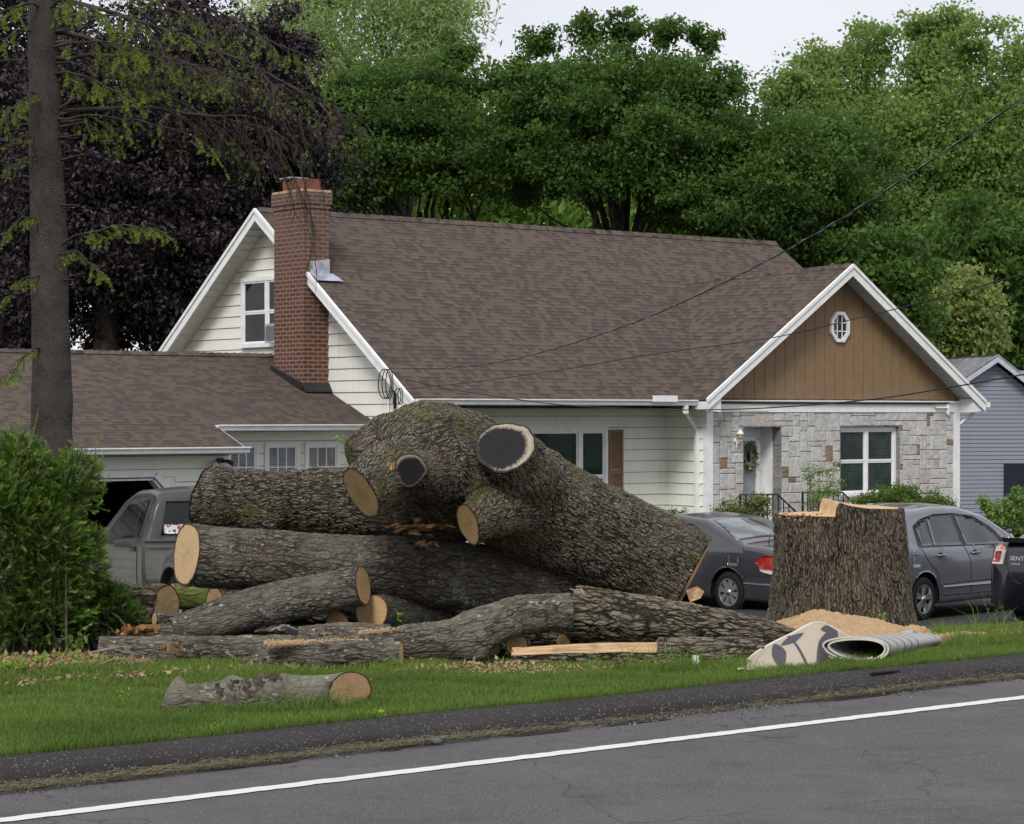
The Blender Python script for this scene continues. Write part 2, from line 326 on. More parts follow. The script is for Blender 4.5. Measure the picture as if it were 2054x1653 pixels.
def mat_asphalt(name, base, spk, crack=0., sc=1.):
    m = M(name); o = m.obj()
    fine = m.noise(o, 160 * sc, 3, .7); g = m.vor(o, 130 * sc, 'F1', out='Color'); gd = m.vor(o, 130 * sc, 'F1')
    sel = m.math('MULTIPLY', m.math('GREATER_THAN', m.sep(g)[0], .90), m.math('SUBTRACT', 1, m.ss(gd, .3, .55)))
    c = m.mix(m.ss(fine, .3, .7), tuple(x * .6 for x in base), tuple(x * 1.45 for x in base))
    c = m.mix(m.math('MULTIPLY', sel, .75), c, spk)
    c = m.mix(m.math('MULTIPLY', m.ss(m.noise(o, .9, 5, .6), .42, .7), .4), c, tuple(x * 1.5 for x in base))
    c = m.mix(m.math('MULTIPLY', m.ss(m.noise(m.mp(o, loc=(3, 3, 0)), 2.6, 4, .6), .5, .72), .35), c, tuple(x * .55 for x in base))
    if crack:
        ed = m.vor(m.vm('ADD', o, m.vm('MULTIPLY', m.noise(o, 3, 4, col=True), (.5, .5, .5))), .55, 'DISTANCE_TO_EDGE'); c = m.mix(m.math('MULTIPLY', m.math('SUBTRACT', 1, m.ss(ed, .0, .006)), crack), c, (.008, .008, .008))
    m.pb(c, .88, m.bump(m.math('ADD', fine, m.math('MULTIPLY', m.math('SUBTRACT', 1, gd), .4)), .9, .008), .2); return m.m

MT = {}
MT['bark_trunk'] = mat_bark('trunk_bark', (.190, .163, .124), (.052, .044, .032), 40, .24, .015, 0.05, .8, seed=1)
MT['bark_limb'] = mat_bark('limb_bark', (0.191, 0.17, 0.136), (0.056, 0.049, 0.039), 22, .34, .016, .55, .3, smooth=.45, seed=2)
MT['bark_lichen'] = mat_bark('lichen_bark', (0.186, 0.17, 0.139), (0.053, 0.047, 0.039), 30, .3, .010, 1.0, .3, smooth=.4, seed=3)
MT['bark_rough'] = mat_bark('rough_bark', (0.18, 0.154, 0.113), (0.056, 0.046, 0.033), 22, .26, .019, 0, .3, seed=4)
MT['bark_grey'] = mat_bark('grey_bark', (0.197, 0.176, 0.137), (0.066, 0.057, 0.045), 26, .28, .012, .75, .5, smooth=.5, seed=5)
MT['bark_smooth'] = mat_bark('smooth_bark', (.185, .178, .14), (.085, .077, .062), 15, .7, .012, .25, .3, smooth=.95, seed=6)
MT['bark_stump'] = mat_bark('stump_bark', (0.175, 0.144, 0.105), (0.048, 0.04, 0.03), 42, .18, .019, 0, .3, seed=7)
MT['bark_spruce'] = mat_bark('spruce_bark', (.095, .08, .07), (.05, .042, .038), 62, .8, .008, 0, 0, smooth=.35, seed=8)
MT['bark_green'] = mat_bark('mossy_bark', (.16, .19, .05), (.05, .07, .02), 12, .4, .008, .0, 1.3, smooth=.6, seed=9)
MT['bark_far'] = plain('far_bark', (.045, .038, .032), .9, .1, .3)
MT['cut'] = mat_cut('cut_wood'); MT['cut_pale'] = mat_cut('pale_cut_wood', (.66, .47, .27), (.5, .34, .17))
MT['cut_dim'] = mat_cut('weathered_cut_wood', (.46, .32, .16), (.30, .19, .09), grime=.35)
MT['cut_old'] = mat_cut('old_cut_wood', (.42, .36, .28), (.2, .16, .12), (.03, .027, .022), center=(.90, (.014, .013, .015), .13, .06))
MT['cut_black'] = mat_cut('blackened_cut_wood', (.28, .25, .19), (.1, .08, .06), (.03, .026, .02), center=(.93, (.006, .006, .008), .0, .08))
MT['cut_brown'] = mat_cut('brown_cut_wood', (.44, .29, .155), (.22, .13, .065), (.035, .026, .018), grime=.5)
def mat_grain(name, a, b, sc=(3, 40, 40)):
    m = M(name); v = m.attr('bco'); g = m.noise(m.mp(v, sc=sc), 1.0, 5, .65); c = m.mix(m.ss(g, .35, .65), a, b)
    c = m.mix(m.math('MULTIPLY', m.ss(m.noise(v, 6, 4), .55, .75), .5), c, tuple(x * .35 for x in b)); m.pb(c, .85, m.bump(g, .8, .01), .2); return m.m
MT['split'] = mat_grain('split_wood', (.54, .37, .21), (.28, .17, .085)); MT['rotten'] = mat_grain('rotten_wood', (.36, .17, .05), (.10, .045, .02), (30, 30, 30))
MT['splinter'] = mat_grain('splintered_wood', (.50, .27, .12), (.17, .075, .035))
def mat_sawdust():
    m = M('sawdust'); o = m.obj(); n = m.noise(o, 120, 4, .7); c = m.mix(m.ss(n, .3, .7), (.34, .22, .12), (.62, .43, .26))
    c = m.mix(m.math('MULTIPLY', m.ss(m.noise(o, 5, 5, .6), .52, .7), .45), c, (.30, .18, .09)); m.pb(c, .95, m.bump(n, .9, .012, m.bump(m.noise(o, 14, 4), .6, .03)), .1); return m.m
MT['sawdust'] = mat_sawdust()
MT['siding'] = mat_siding('cream_siding', (.78, .785, .71)); MT['siding2'] = mat_siding('pale_siding', (.74, .735, .67)); MT['blue'] = mat_siding('blue_grey_siding', (.21, .225, .275))
MT['white'] = plain('white_trim', (.74, .745, .74), .45, .4, .06); MT['soffit'] = plain('soffit_vinyl', (.60, .60, .54), .6, .3, .06)
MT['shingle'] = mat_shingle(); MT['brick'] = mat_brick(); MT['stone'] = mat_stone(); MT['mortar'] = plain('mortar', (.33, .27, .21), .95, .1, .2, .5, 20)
MT['brown'] = plain('brown_boards', (.215, .142, .077), .6, .3, .06); MT['shutter'] = plain('shutter_brown', (.21, .135, .078), .5, .3, .06)
MT['glass'] = mat_glass('dark_glass', (.012, .016, .015), .05, .3); MT['glass_g'] = mat_glass('green_curtain_glass', (.018, .045, .034), .05, .35); MT['glass_b'] = mat_glass('blind_glass', (.022, .032, .03), .06, .35, 150); MT['glass_w'] = mat_glass('pale_blind_glass', (.13, .14, .155), .1, .5, 170)
MT['carglass'] = mat_glass('car_glass', (.03, .04, .042), .03, .9); MT['carglass_l'] = mat_glass('light_car_glass', (.16, .19, .20), .04, .9)
MT['door'] = plain('grey_door', (.30, .31, .34), .45, .4, .08); MT['concrete'] = plain('concrete', (.34, .33, .31), .9, .2, .15, .4)
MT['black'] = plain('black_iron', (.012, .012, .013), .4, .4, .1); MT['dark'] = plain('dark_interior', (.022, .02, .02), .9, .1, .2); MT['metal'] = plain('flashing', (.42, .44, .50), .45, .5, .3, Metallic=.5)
MT['terra'] = plain('terracotta', (.17, .065, .045), .8, .2, .15); MT['rubber'] = plain('rubber', (.012, .012, .012), .85, .2, .2); MT['alloy'] = plain('alloy', (.42, .43, .45), .3, .5, .08, Metallic=.8)
MT['cable'] = plain('cable', (.02, .02, .021), .6, .3, .1); MT['cable2'] = plain('grey_cable', (.20, .20, .205), .5, .4, .3)
MT['p_sedan'] = mat_paint('sedan_paint', (.050, .049, .060)); MT['p_hatch'] = mat_paint('hatch_paint', (.15, .16, .19)); MT['p_dark'] = mat_paint('navy_paint', (.012, .013, .022)); MT['p_truck'] = mat_paint('truck_paint', (.028, .028, .031), .35, .1, .4)
MT['red'] = plain('red_lens', (.24, .014, .010), .12, .6, .3); MT['clear'] = plain('clear_lens', (.45, .40, .40), .12, .6, .2); MT['chrome'] = plain('chrome', (.6, .6, .62), .15, .6, .05, Metallic=1.0); MT['plastic'] = plain('black_plastic', (.02, .02, .022), .45, .4, .1)
MT['road'] = mat_asphalt('road_asphalt', (.105, .101, .104), (.33, .325, .33), .45); MT['curb'] = mat_asphalt('curb_asphalt', (.036, .033, .033), (.30, .28, .26), 0., .8); MT['drive'] = mat_asphalt('driveway_asphalt', (.04, .042, .047), (.1, .1, .1))
def mat_line():
    m = M('road_paint'); o = m.obj(); n = m.noise(o, 60, 4, .7); c = m.mix(m.ss(n, .2, .45), (.30, .29, .28), (.66, .65, .62)); c = m.mix(m.math('MULTIPLY', m.ss(m.noise(o, 3, 4), .5, .8), .3), c, (.5, .49, .45)); m.pb(c, .7, m.bump(n, .6, .004), .3); return m.m
MT['gap'] = plain('siding_lap_shade', (.20, .205, .18), .8)  # dark tone that paints in the shadow line under each siding lap
MT['gravel'] = plain('gravel', (.16, .15, .14), .9, .2, .5, 0, 40)
MT['line'] = mat_line()
def mat_soil():
    m = M('lawn_soil'); o = m.obj(); c = m.mix(m.ss(m.noise(o, 9, 5, .6), .35, .65), (.045, .055, .018), (.075, .07, .035)); c = m.mix(m.math('MULTIPLY', m.ss(m.noise(o, 30, 3), .55, .7), .5), c, (.06, .045, .025)); m.pb(c, 1., m.bump(m.noise(o, 60, 4), .8, .03), .1); return m.m
MT['soil'] = mat_soil()
def mat_dirt():
    m = M('gutter_dirt'); o = m.obj(); n = m.noise(o, 70, 4, .7); c = m.mix(m.ss(n, .3, .7), (.030, .027, .025), (.070, .063, .054)); m.pb(c, .95, m.bump(n, .9, .01), .1); return m.m
MT['dirt'] = mat_dirt()
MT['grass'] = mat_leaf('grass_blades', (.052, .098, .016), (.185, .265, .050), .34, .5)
MT['straw'] = mat_leaf('dry_straw', (.12, .11, .05), (.24, .21, .12), .1)
MT['deadleaf'] = mat_leaf('dead_leaves', (.22, .15, .075), (.42, .30, .17), .1)
MT['l_purple'] = mat_leaf('purple_leaves', (.018, .012, .013), (.050, .038, .042), .12, .5, .3)
MT['l_maple'] = mat_leaf('maple_leaves', (.028, .070, .014), (.135, .24, .044), .42)
MT['l_bright'] = mat_leaf('bright_leaves', (.10, .20, .03), (.26, .40, .08), .45)
MT['l_mid'] = mat_leaf('mid_leaves', (.105, .18, .045), (.30, .42, .115), .5)
MT['l_pale'] = mat_leaf('pale_leaves', (.20, .30, .10), (.40, .50, .20), .5)
MT['l_yellow'] = mat_leaf('yellow_leaves', (.12, .19, .045), (.34, .39, .12), .4)
MT['l_yew'] = mat_leaf('yew_needles', (.014, .038, .010), (.21, .33, .045), .3)
MT['l_spruce'] = mat_leaf('spruce_needles', (.020, .042, .012), (.22, .30, .04), .25)
MT['l_shrub'] = mat_leaf('shrub_leaves', (.04, .085, .015), (.17, .26, .045), .35)
MT['l_azalea'] = mat_leaf('azalea_leaves', (.07, .075, .02), (.20, .24, .05), .3)
MT['l_fresh'] = mat_leaf('fresh_leaves', (.12, .26, .03), (.30, .48, .06), .45)
MT['twig'] = plain('twig', (.10, .085, .065), .9, .1, .3); MT['twig_g'] = plain('grey_twig', (.22, .20, .17), .9, .1, .2)
MT['branch_sp'] = plain('dead_branch', (.050, .042, .034), .9, .1, .3)
# ------------------------------------------------------------------ ground, road, curb, driveway
def sheet(name, mat, ulist, dlist, zf, parent=None, kind='structure'):
    us, ds = np.meshgrid(ulist, dlist); zz = zf(us, ds); nu, nd = len(ulist), len(dlist)
    V = np.stack([us * CA - ds * SA, us * SA + ds * CA, zz], -1).reshape(-1, 3)
    i = np.arange(nu - 1)[None, :] + np.arange(nd - 1)[:, None] * nu
    Fc = np.stack([i, i + 1, i + 1 + nu, i + nu], -1).reshape(-1, 4)
    o = fast(name, V, Fc, mat, parent, smooth=True, loc=(0, 0, 0)); tag(o, kind=kind); return o
def wob(u, d): return .012 * np.sin(u * 2.1 + d) + .010 * np.sin(u * 5.3 - d * 3.1) + .006 * np.sin(u * 11 + d * 7)
lawn_u = np.concatenate([np.linspace(-300, -20, 12), np.arange(-19, 45, .25), np.linspace(46, 400, 14)])
lawn_d = np.concatenate([np.arange(9.42, 16, .12), np.linspace(16.2, 34, 50), np.linspace(36, 500, 14)])
sheet('lawn', MT['soil'], lawn_u, lawn_d, lambda u, d: gz(d, u) + wob(u, d) * np.clip((d - 9.5) * 2, 0, 1) - np.where(d < 9.5, .05, 0))
sheet('road', MT['road'], np.linspace(-250, 350, 80), np.concatenate([[-200, -60, -20, -6], np.arange(-4, 9.3, .5), [9.3]]), lambda u, d: 0 * u - .0 + .012 * np.clip(8 - d, 0, 3) - np.clip(-4 - d, 0, 1) * 0)
sheet('gutter_dirt', MT['dirt'], np.arange(-10, 40, .1), np.array([9.0, 9.05, 9.13, 9.23]), lambda u, d: .004 + .012 * np.clip((d - 9.0) / .3, 0, 1) + .004 * np.sin(u * 9) * (d > 9.02) + .003 * np.sin(u * 23) * (d > 9.02) - .012 * (d < 9.06) * (np.sin(u * 3.1) + np.sin(u * 7.7) > -.3))
# curb: an asphalt berm
cu = np.arange(-10, 42, .06); prof = [(9.19, -.01), (9.20, .030), (9.215, .052), (9.28, .070), (9.36, .083), (9.44, .089), (9.51, .085), (9.54, .03)]
V = []
rr = np.random.default_rng(3)
for k, (d, z) in enumerate(prof):
    rough = .009 if k in (1, 2) else .003
    dd = d + (rr.random(len(cu)) - .5) * rough + .012 * np.sin(cu * 1.3) * (k < 4); zz = z + (rr.random(len(cu)) - .5) * rough * .8 + .004 * np.sin(cu * 2.2 + k)
    V.append(np.stack([cu * CA - dd * SA, cu * SA + dd * CA, zz], -1))
V = np.concatenate(V); n = len(cu); i = np.arange(n - 1)[None, :] + np.arange(len(prof) - 1)[:, None] * n
tag(fast('curb', V, np.stack([i, i + 1, i + 1 + n, i + n], -1).reshape(-1, 4), MT['curb'], smooth=True, loc=(0, 0, 0)), kind='structure')
lu = np.arange(-10, 60, .05); V = []
for d in (8.39, 8.488):
    dd = d + (rr.random(len(lu)) - .5) * .014; V.append(np.stack([lu * CA - dd * SA, lu * SA + dd * CA, 0 * lu + .0045 + 0], -1))
V = np.concatenate(V); n = len(lu); i = np.arange(n - 1)
tag(fast('edge_line', V, np.stack([i, i + 1, i + 1 + n, i + n], -1), MT['line'], loc=(0, 0, 0)), kind='structure')
sheet('driveway', MT['drive'], np.linspace(13, 45, 40), np.linspace(17.2, 29.6, 40), lambda u, d: gz(d) + .03)

# ------------------------------------------------------------------ house
GZ = -1.28
house = thing('house', 'cream sided house with brown shingle roof, stone front, brick chimney and attached garage', 'house', H(4, 3, GZ))
APS, APT, APZ = -.42, 3.67, 5.30                      # main roof ridge
EZ = 1.86; SLM = (APZ - EZ) / (APT + 1.17)            # eave height at t = -1.17
RE = 12.52                                            # right end of the main ridge
WA = 6.07; WT = -1.07; WB = 12.86; WRS = 9.43; WRZ = 4.43; WEZ = 1.90
GRZ = 2.69; GSL = .376
def groof(t): return GRZ - GSL * abs(APT - t)
roof = None
def slab(mb, a, b, c, d, th, org=None):  # top quad a,b (eave) c,d (ridge), bco in metres
    a, b, c, d = map(Vector, (a, b, c, d)); eu = (b - a).normalized(); nv = (b - a).cross(d - a).normalized(); ev = nv.cross(eu)
    o0 = org or a
    co = [((p - o0).dot(eu), (p - o0).dot(ev), 0) for p in (a, b, c, d)]
    mb.quad(a, b, c, d, co)
    dn = -nv * th; q = [p + dn for p in (a, b, c, d)]
    for i in range(4):
        j = (i + 1) % 4; mb.quad([a, b, c, d][i], q[i], q[j], [a, b, c, d][j], [(0, .3, 0)] * 4)
mb = MB()
# main roof
ft = -1.17
slab(mb, H(APS, ft, EZ), H(RE, ft, EZ), H(RE, APT, APZ), H(APS, APT, APZ), .03)
slab(mb, H(RE, 8.5, EZ), H(APS, 8.5, EZ), H(APS, APT, APZ), H(RE, APT, APZ), .03)
# wing roof: ridge from the front apex back into the main slope
apW = H(WRS, WT - .40, WRZ); wl = H(WRS - 3.70, WT - .40, WEZ); wr = H(WRS + 3.75, WT - .40, WEZ - .0)
tR = 2.0
for _ in range(30): s_, z_ = onT(1375, 566, tR); tR += .3 * ((z_ - EZ) / SLM - 1.17 - tR)
rr_ = H(s_, tR, z_)
valL = H(WRS - 3.70, ft + .02, EZ + .0); valR = H(WRS + 3.75, tR + .5, WEZ)
n0 = Vector((0, 0, .012))
slab(mb, valL + n0, wl + n0, apW + n0, rr_ + n0, .03, )
slab(mb, wr + n0, valR + n0, rr_ + n0, apW + n0, .03)
# garage and breezeway roof
slab(mb, H(-16, -.5, groof(-.5)), H(-3.17, -.5, groof(-.5)), H(-3.17, APT, GRZ), H(-16, APT, GRZ), .03)
o0 = H(-16, -.5, groof(-.5))
slab(mb, H(-3.17, .40, groof(.40)), H(-.0, .40, groof(.40)), H(-.0, APT, GRZ), H(-3.17, APT, GRZ), .03, o0)
slab(mb, H(0, 7.8, groof(7.8)), H(-16, 7.8, groof(7.8)), H(-16, APT, GRZ), H(0, APT, GRZ), .03)
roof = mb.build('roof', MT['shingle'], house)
# ridge caps
mb = MB()
def caps(a, b, nrm1, nrm2, step=.15, w=.13):
    a, b = Vector(a), Vector(b); L = (b - a).length; d = (b - a).normalized(); k = int(L / step)
    for i in range(k):
        p = a + d * (i * step); q = p + d * (step * 1.15); r0 = .035 - .012; e = Vector((0, 0, r0)); e2 = Vector((0, 0, .012))
        c = [(i * 1.9 % 7, (i * .7) % 3, 0)] * 6; t_ = None
        vs = [p + nrm1 * w + e, p + Vector((0, 0, .045)), p + nrm2 * w + e, q + nrm1 * w + e2, q + Vector((0, 0, .03)), q + nrm2 * w + e2]
        mb.add(vs, [(0, 1, 4, 3), (1, 2, 5, 4), (0, 2, 1)], [(v[0] + i * .37, v[1] * .3 + i * .041, 0) for v in [(x.x, x.z, 0) for x in vs]])
sf = (H(0, -1, -SLM) - H(0, 0, 0)).normalized(); sb = (H(0, 1, -SLM) - H(0, 0, 0)).normalized()
caps(H(RE, APT, APZ), H(APS, APT, APZ), sf, sb); mb.build('ridge_cap', MT['shingle'], roof); mb = MB()
gf = (H(0, -1, -GSL) - H(0, 0, 0)).normalized(); gb = (H(0, 1, -GSL) - H(0, 0, 0)).normalized()
caps(H(-.1, APT, GRZ), H(-16, APT, GRZ), gf, gb); mb.build('ridge_cap', MT['shingle'], roof); mb = MB()
wf = (H(-1, 0, -.68) - H(0, 0, 0)).normalized(); wg = (H(1, 0, -.68) - H(0, 0, 0)).normalized()
caps(rr_, apW, wf, wg)
caps_o = mb.build('ridge_cap', MT['shingle'], roof)
# soffits: underside sheets of the overhangs
mb = MB()
def drop(p, z): return Vector(p) + Vector((0, 0, -z))
for (s0, s1) in ((APS + .02, -.0), (RE - .4, RE - .02)):
    mb.quad(drop(H(s0, ft, EZ), .10), drop(H(s0, APT, APZ), .10), drop(H(s1, APT, APZ), .10), drop(H(s1, ft, EZ), .10))
    mb.quad(drop(H(s0, 8.5, EZ), .10), drop(H(s1, 8.5, EZ), .10), drop(H(s1, APT, APZ), .10), drop(H(s0, APT, APZ), .10))
    n_ = 30
    for side in (-1, 1):
        for k in range(n_):
            f = k / n_; t = APT + side * (4.83 * f); z = APZ - SLM * abs(t - APT) - .103
            mb.box(H, s0, s1, t - .010, t + .010, z - .014, z)
mb.quad(H(0, ft, EZ - .12), H(WA, ft, EZ - .12), H(WA, 0, EZ - .12), H(0, 0, EZ - .12))
mb.quad(H(0, 7.3, EZ - .12), H(RE, 7.3, EZ - .12), H(RE, 8.5, EZ - .12), H(0, 8.5, EZ - .12))
mb.quad(H(-16, -.45, groof(-.5) - .1), H(-3.2, -.45, groof(-.5) - .1), H(-3.2, 0, groof(-.5) - .1), H(-16, 0, groof(-.5) - .1))
mb.quad(H(-3.2, .42, groof(.4) - .1), H(0, .42, groof(.4) - .1), H(0, .95, groof(.4) - .1), H(-3.2, .95, groof(.4) - .1))
slW = (WRZ - WEZ) / 3.72
for side in (-1, 1):
    L = 3.70
    mb.quad(drop(H(WRS, WT - .38, WRZ), .10), drop(H(WRS, WT, WRZ), .10), drop(H(WRS + side * L, WT, WEZ), .10), drop(H(WRS + side * L, WT - .38, WEZ), .10))
    for k in range(22):
        f = k / 22; z = WRZ - slW * L * f - .103; s_ = WRS + side * L * f
        mb.box(H, s_ - .006, s_ + .006, WT - .38, WT, z - .012, z)
mb.build('soffit', MT['soffit'], house)
# rake boards
def rake(frp, p0, p1, w, th, out):
    mb = MB()
    # board whose top edge runs p0 -> p1, hanging down w, thickness along out
    p0, p1 = Vector(p0), Vector(p1); d = Vector((0, 0, -w)); o = Vector(out) * th
    mb.prism([p0, p1, p1 + d, p0 + d], o); mb.build('rake_board', MT['white'], house)
us = H(1, 0, 0) - H(0, 0, 0); ts = H(0, 1, 0) - H(0, 0, 0)
for (s_, o) in ((APS, -us), (RE - .06, us)):
    for (t0, t1) in ((ft - .02, APT), (8.5, APT)):
        rake(None, H(s_, t0, EZ - (.01 if s_ == APS else .04)), H(s_, t1, APZ - (.01 if s_ == APS else .04)), .20, .03, o)
        if s_ == APS: rake(None, H(s_, t0, EZ + .012), H(s_, t1, APZ + .012), .07, .055, o)
rake(None, H(WRS - 3.72, WT - .4, WEZ), H(WRS, WT - .4, WRZ), .20, .03, -ts); rake(None, H(WRS + 3.77, WT - .4, WEZ - .01), H(WRS, WT - .4, WRZ), .20, .03, -ts)
rake(None, H(WRS - 3.72, WT - .4, WEZ + .02), H(WRS, WT - .4, WRZ + .025), .07, .055, -ts); rake(None, H(WRS + 3.77, WT - .4, WEZ + .02), H(WRS, WT - .4, WRZ + .025), .07, .055, -ts)
rake(None, H(-3.17, -.5, groof(-.5) - .01), H(-3.17, .4, groof(.4) - .01), .12, .025, us)
# box returns at the eaves
def ret(s0, s1, t0, t1, zt, sl, sgn):
    pass
for (sa, sb_, sgn) in ((WRS - 3.72, WA + .02, 1), (WRS + 3.77, WB + .02, -1)):
    za = WEZ - .03; zb = za + abs(sb_ - sa) * slW - .05
    q = [H(sa, WT - .385, za - .16), H(sb_, WT - .385, za - .19), H(sb_, WT - .385, zb - .1), H(sa, WT - .385, za - .02)]
    mb = MB(); mb.prism(q, ts * .36); mb.build('eave_return', MT['white'], house)
mb = MB(); mb.prism([H(APS + .01, ft, EZ - .03), H(APS + .01, ft, EZ - .17), H(APS + .01, ft + .5, EZ - .17), H(APS + .01, ft + .5, EZ + .28)], us * .42); mb.build('eave_return', MT['white'], house)

# gutters
def gutter(s0, s1, t, z, dz=0):
    pr = [(0, 0), (.12, .0), (.125, -.02), (.10, -.035), (.085, -.085), (.06, -.10), (0, -.10)]
    mb = MB(); a = [H(s0, t - p[0], z + p[1]) for p in pr]; b = [H(s1, t - p[0], z + dz + p[1]) for p in pr]; n = len(pr)
    mb.add(a + b, [(i, i + n, (i + 1) % n + n, (i + 1) % n) for i in range(n)] + [tuple(range(n)), tuple(range(2 * n - 1, n - 1, -1))])
    mb.box(H, s0, s1, t - .132, t - .118, z - .012, z + .006)
    return mb.build('gutter', MT['white'], house)
gutter(APS + .02, WRS - 3.74, ft, EZ + .03); gutter(-16, -3.14, -.5, groof(-.5) + .01); gutter(-3.19, -.02, .40, groof(.40) + .01)
def vgut():   # short gutter end seen beyond the far rake of the wing
    mb = MB(); s_ = WRS + 3.80; mb.box(H, s_, s_ + .12, WT - .42, 1.5, WEZ - .12, WEZ - .02); mb.build('gutter', MT['white'], house)
vgut()
def pipe(name, pts, w, mat, parent):
    mb = MB()
    for a, b in zip(pts[:-1], pts[1:]):
        a, b = Vector(a), Vector(b); d = (b - a).normalized(); sx = us * w; sy = d.cross(us).normalized() * w * .75
        e = d * w * .35
        mb.box8([a - sx - sy - e, a + sx - sy - e, a + sx + sy - e, a - sx + sy - e, b - sx - sy + e, b + sx - sy + e, b + sx + sy + e, b - sx + sy + e])
    return mb.build(name, mat, parent)
s1, z1 = onT(1376, 812, ft - .06)
pipe('downspout', [H(s1, ft - .05, EZ - .05), H(s1, ft - .05, EZ - .19), H(WA - .06, WT + .16, EZ - .5), H(WA - .06, WT + .16, -1.1)], .042, MT['white'], house)
pipe('downspout', [H(WB + .3, WT - .2, WEZ - .12), H(WB + .28, WT - .15, WEZ - .25), H(WB + .06, WT + .05, WEZ - .5), H(WB + .06, WT + .05, -1.1)], .035, MT['white'], house)
sA, zA = onT(1333, 800, ft - .13)
mb = MB(); mb.box(H, sA - .28, sA + .28, ft - .165, ft - .135, EZ + .0, EZ + .11); mb.box(H, sA + .25, sA + .28, ft - .16, ft + .1, EZ + .0, EZ + .1); mb.build('splash_guard', MT['white'], house)

# walls with lapped siding
ZL = 1.207; CRS = .2032
def siding(name, fr, a0, a1, z0, z1, mat, planes=(), lap=.020, crs=CRS, zl=ZL):
    """fr(a, out, z): a along the wall, out = distance towards the outside. planes: (point, normal) cut away on the normal side"""
    bm = bmesh.new(); k0 = math.floor((z0 - zl) / crs); k1 = math.ceil((z1 - zl) / crs)
    for k in range(k0, k1):
        zb = max(zl + k * crs, z0); zt = min(zl + (k + 1) * crs, z1)
        if zt <= zb: continue
        f = [fr(a0, lap, zb), fr(a1, lap, zb), fr(a1, .002, zt), fr(a0, .002, zt)]
        v = [bm.verts.new(p) for p in f]; bm.faces.new(v)
        v = [bm.verts.new(p) for p in (fr(a0, .001, zb - .012), fr(a1, .001, zb - .012), fr(a1, lap, zb), fr(a0, lap, zb))]; bm.faces.new(v).material_index = 1  # board underside, gets the painted lap shadow colour
    for (p, nn) in planes:
        bmesh.ops.bisect_plane(bm, geom=bm.verts[:] + bm.edges[:] + bm.faces[:], plane_co=Vector(p), plane_no=Vector(nn), clear_outer=True)
    bm.normal_update()
    V = np.array([v.co[:] for v in bm.verts]); bm.verts.index_update(); Fs = [tuple(v.index for v in f.verts) for f in bm.faces]; mi = [f.material_index for f in bm.faces]; bm.free()
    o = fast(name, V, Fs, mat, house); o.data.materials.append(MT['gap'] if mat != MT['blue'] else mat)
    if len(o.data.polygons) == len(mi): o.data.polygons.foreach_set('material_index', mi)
    return o
fG = lambda a, o, z: H(-o, a, z)          # main gable wall, faces -s
fF = lambda a, o, z: H(a, -o, z)          # main front wall, faces -t
upn = Vector((0, 0, 1))
nf = (ts * -SLM + upn).normalized(); nb = (ts * SLM + upn).normalized()
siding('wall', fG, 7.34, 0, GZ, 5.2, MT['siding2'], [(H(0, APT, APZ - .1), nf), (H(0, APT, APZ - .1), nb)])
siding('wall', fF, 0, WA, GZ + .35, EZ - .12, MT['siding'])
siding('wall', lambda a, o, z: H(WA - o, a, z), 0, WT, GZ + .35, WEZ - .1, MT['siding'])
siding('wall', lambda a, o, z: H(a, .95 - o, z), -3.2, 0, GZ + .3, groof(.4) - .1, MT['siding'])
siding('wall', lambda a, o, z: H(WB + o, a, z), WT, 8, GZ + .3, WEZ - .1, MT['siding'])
# garage front: wall around the door opening
gx1, _ = onT(350, 960, -.05); gx0 = gx1 - 2.75; _, gzt = onT(300, 957, -.05)
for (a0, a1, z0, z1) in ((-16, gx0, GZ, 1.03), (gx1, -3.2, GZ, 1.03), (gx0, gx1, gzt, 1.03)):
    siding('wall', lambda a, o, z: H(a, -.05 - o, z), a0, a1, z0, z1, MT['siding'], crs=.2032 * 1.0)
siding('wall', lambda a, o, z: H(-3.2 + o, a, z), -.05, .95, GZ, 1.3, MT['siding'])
mb = MB()   # backing walls and unseen walls keep light out
mb.box(H, .02, RE - .4, .02, 7.3, GZ, EZ - .13); mb.prism([H(.03, .1, EZ - .13), H(.03, 7.24, EZ - .13), H(.03, APT, APZ - .2)], us * (RE - .45))
mb.box(H, WA + .03, WB - .02, WT + .62, .02, GZ, WEZ - .12); mb.box(H, -3.18, .02, 1.0, 7.2, GZ, 1.28)
mb.build('wall_core', MT['siding'], house)
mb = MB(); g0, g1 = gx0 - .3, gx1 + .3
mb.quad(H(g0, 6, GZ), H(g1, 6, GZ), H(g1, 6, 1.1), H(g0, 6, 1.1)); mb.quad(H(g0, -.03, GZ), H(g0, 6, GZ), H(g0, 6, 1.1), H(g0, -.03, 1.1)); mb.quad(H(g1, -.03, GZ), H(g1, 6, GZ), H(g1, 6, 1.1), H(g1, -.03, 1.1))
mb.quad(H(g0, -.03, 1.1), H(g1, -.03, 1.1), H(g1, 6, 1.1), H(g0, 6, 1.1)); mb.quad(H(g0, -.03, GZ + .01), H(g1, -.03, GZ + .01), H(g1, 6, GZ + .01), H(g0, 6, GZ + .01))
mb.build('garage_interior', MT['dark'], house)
mb = MB()   # garage door trim with cut corners
ch = .38
def trim(q0, q1, w, proud=.05, t=-.05):
    a, b = np.array(q0), np.array(q1); d = (b - a) / np.linalg.norm(b - a); nn = np.array([-d[1], d[0]]) * w
    mb.prism([H(a[0], t - .02, a[1]), H(b[0], t - .02, b[1]), H(b[0] + nn[0], t - .02, b[1] + nn[1]), H(a[0] + nn[0], t - .02, a[1] + nn[1])], -ts * proud)
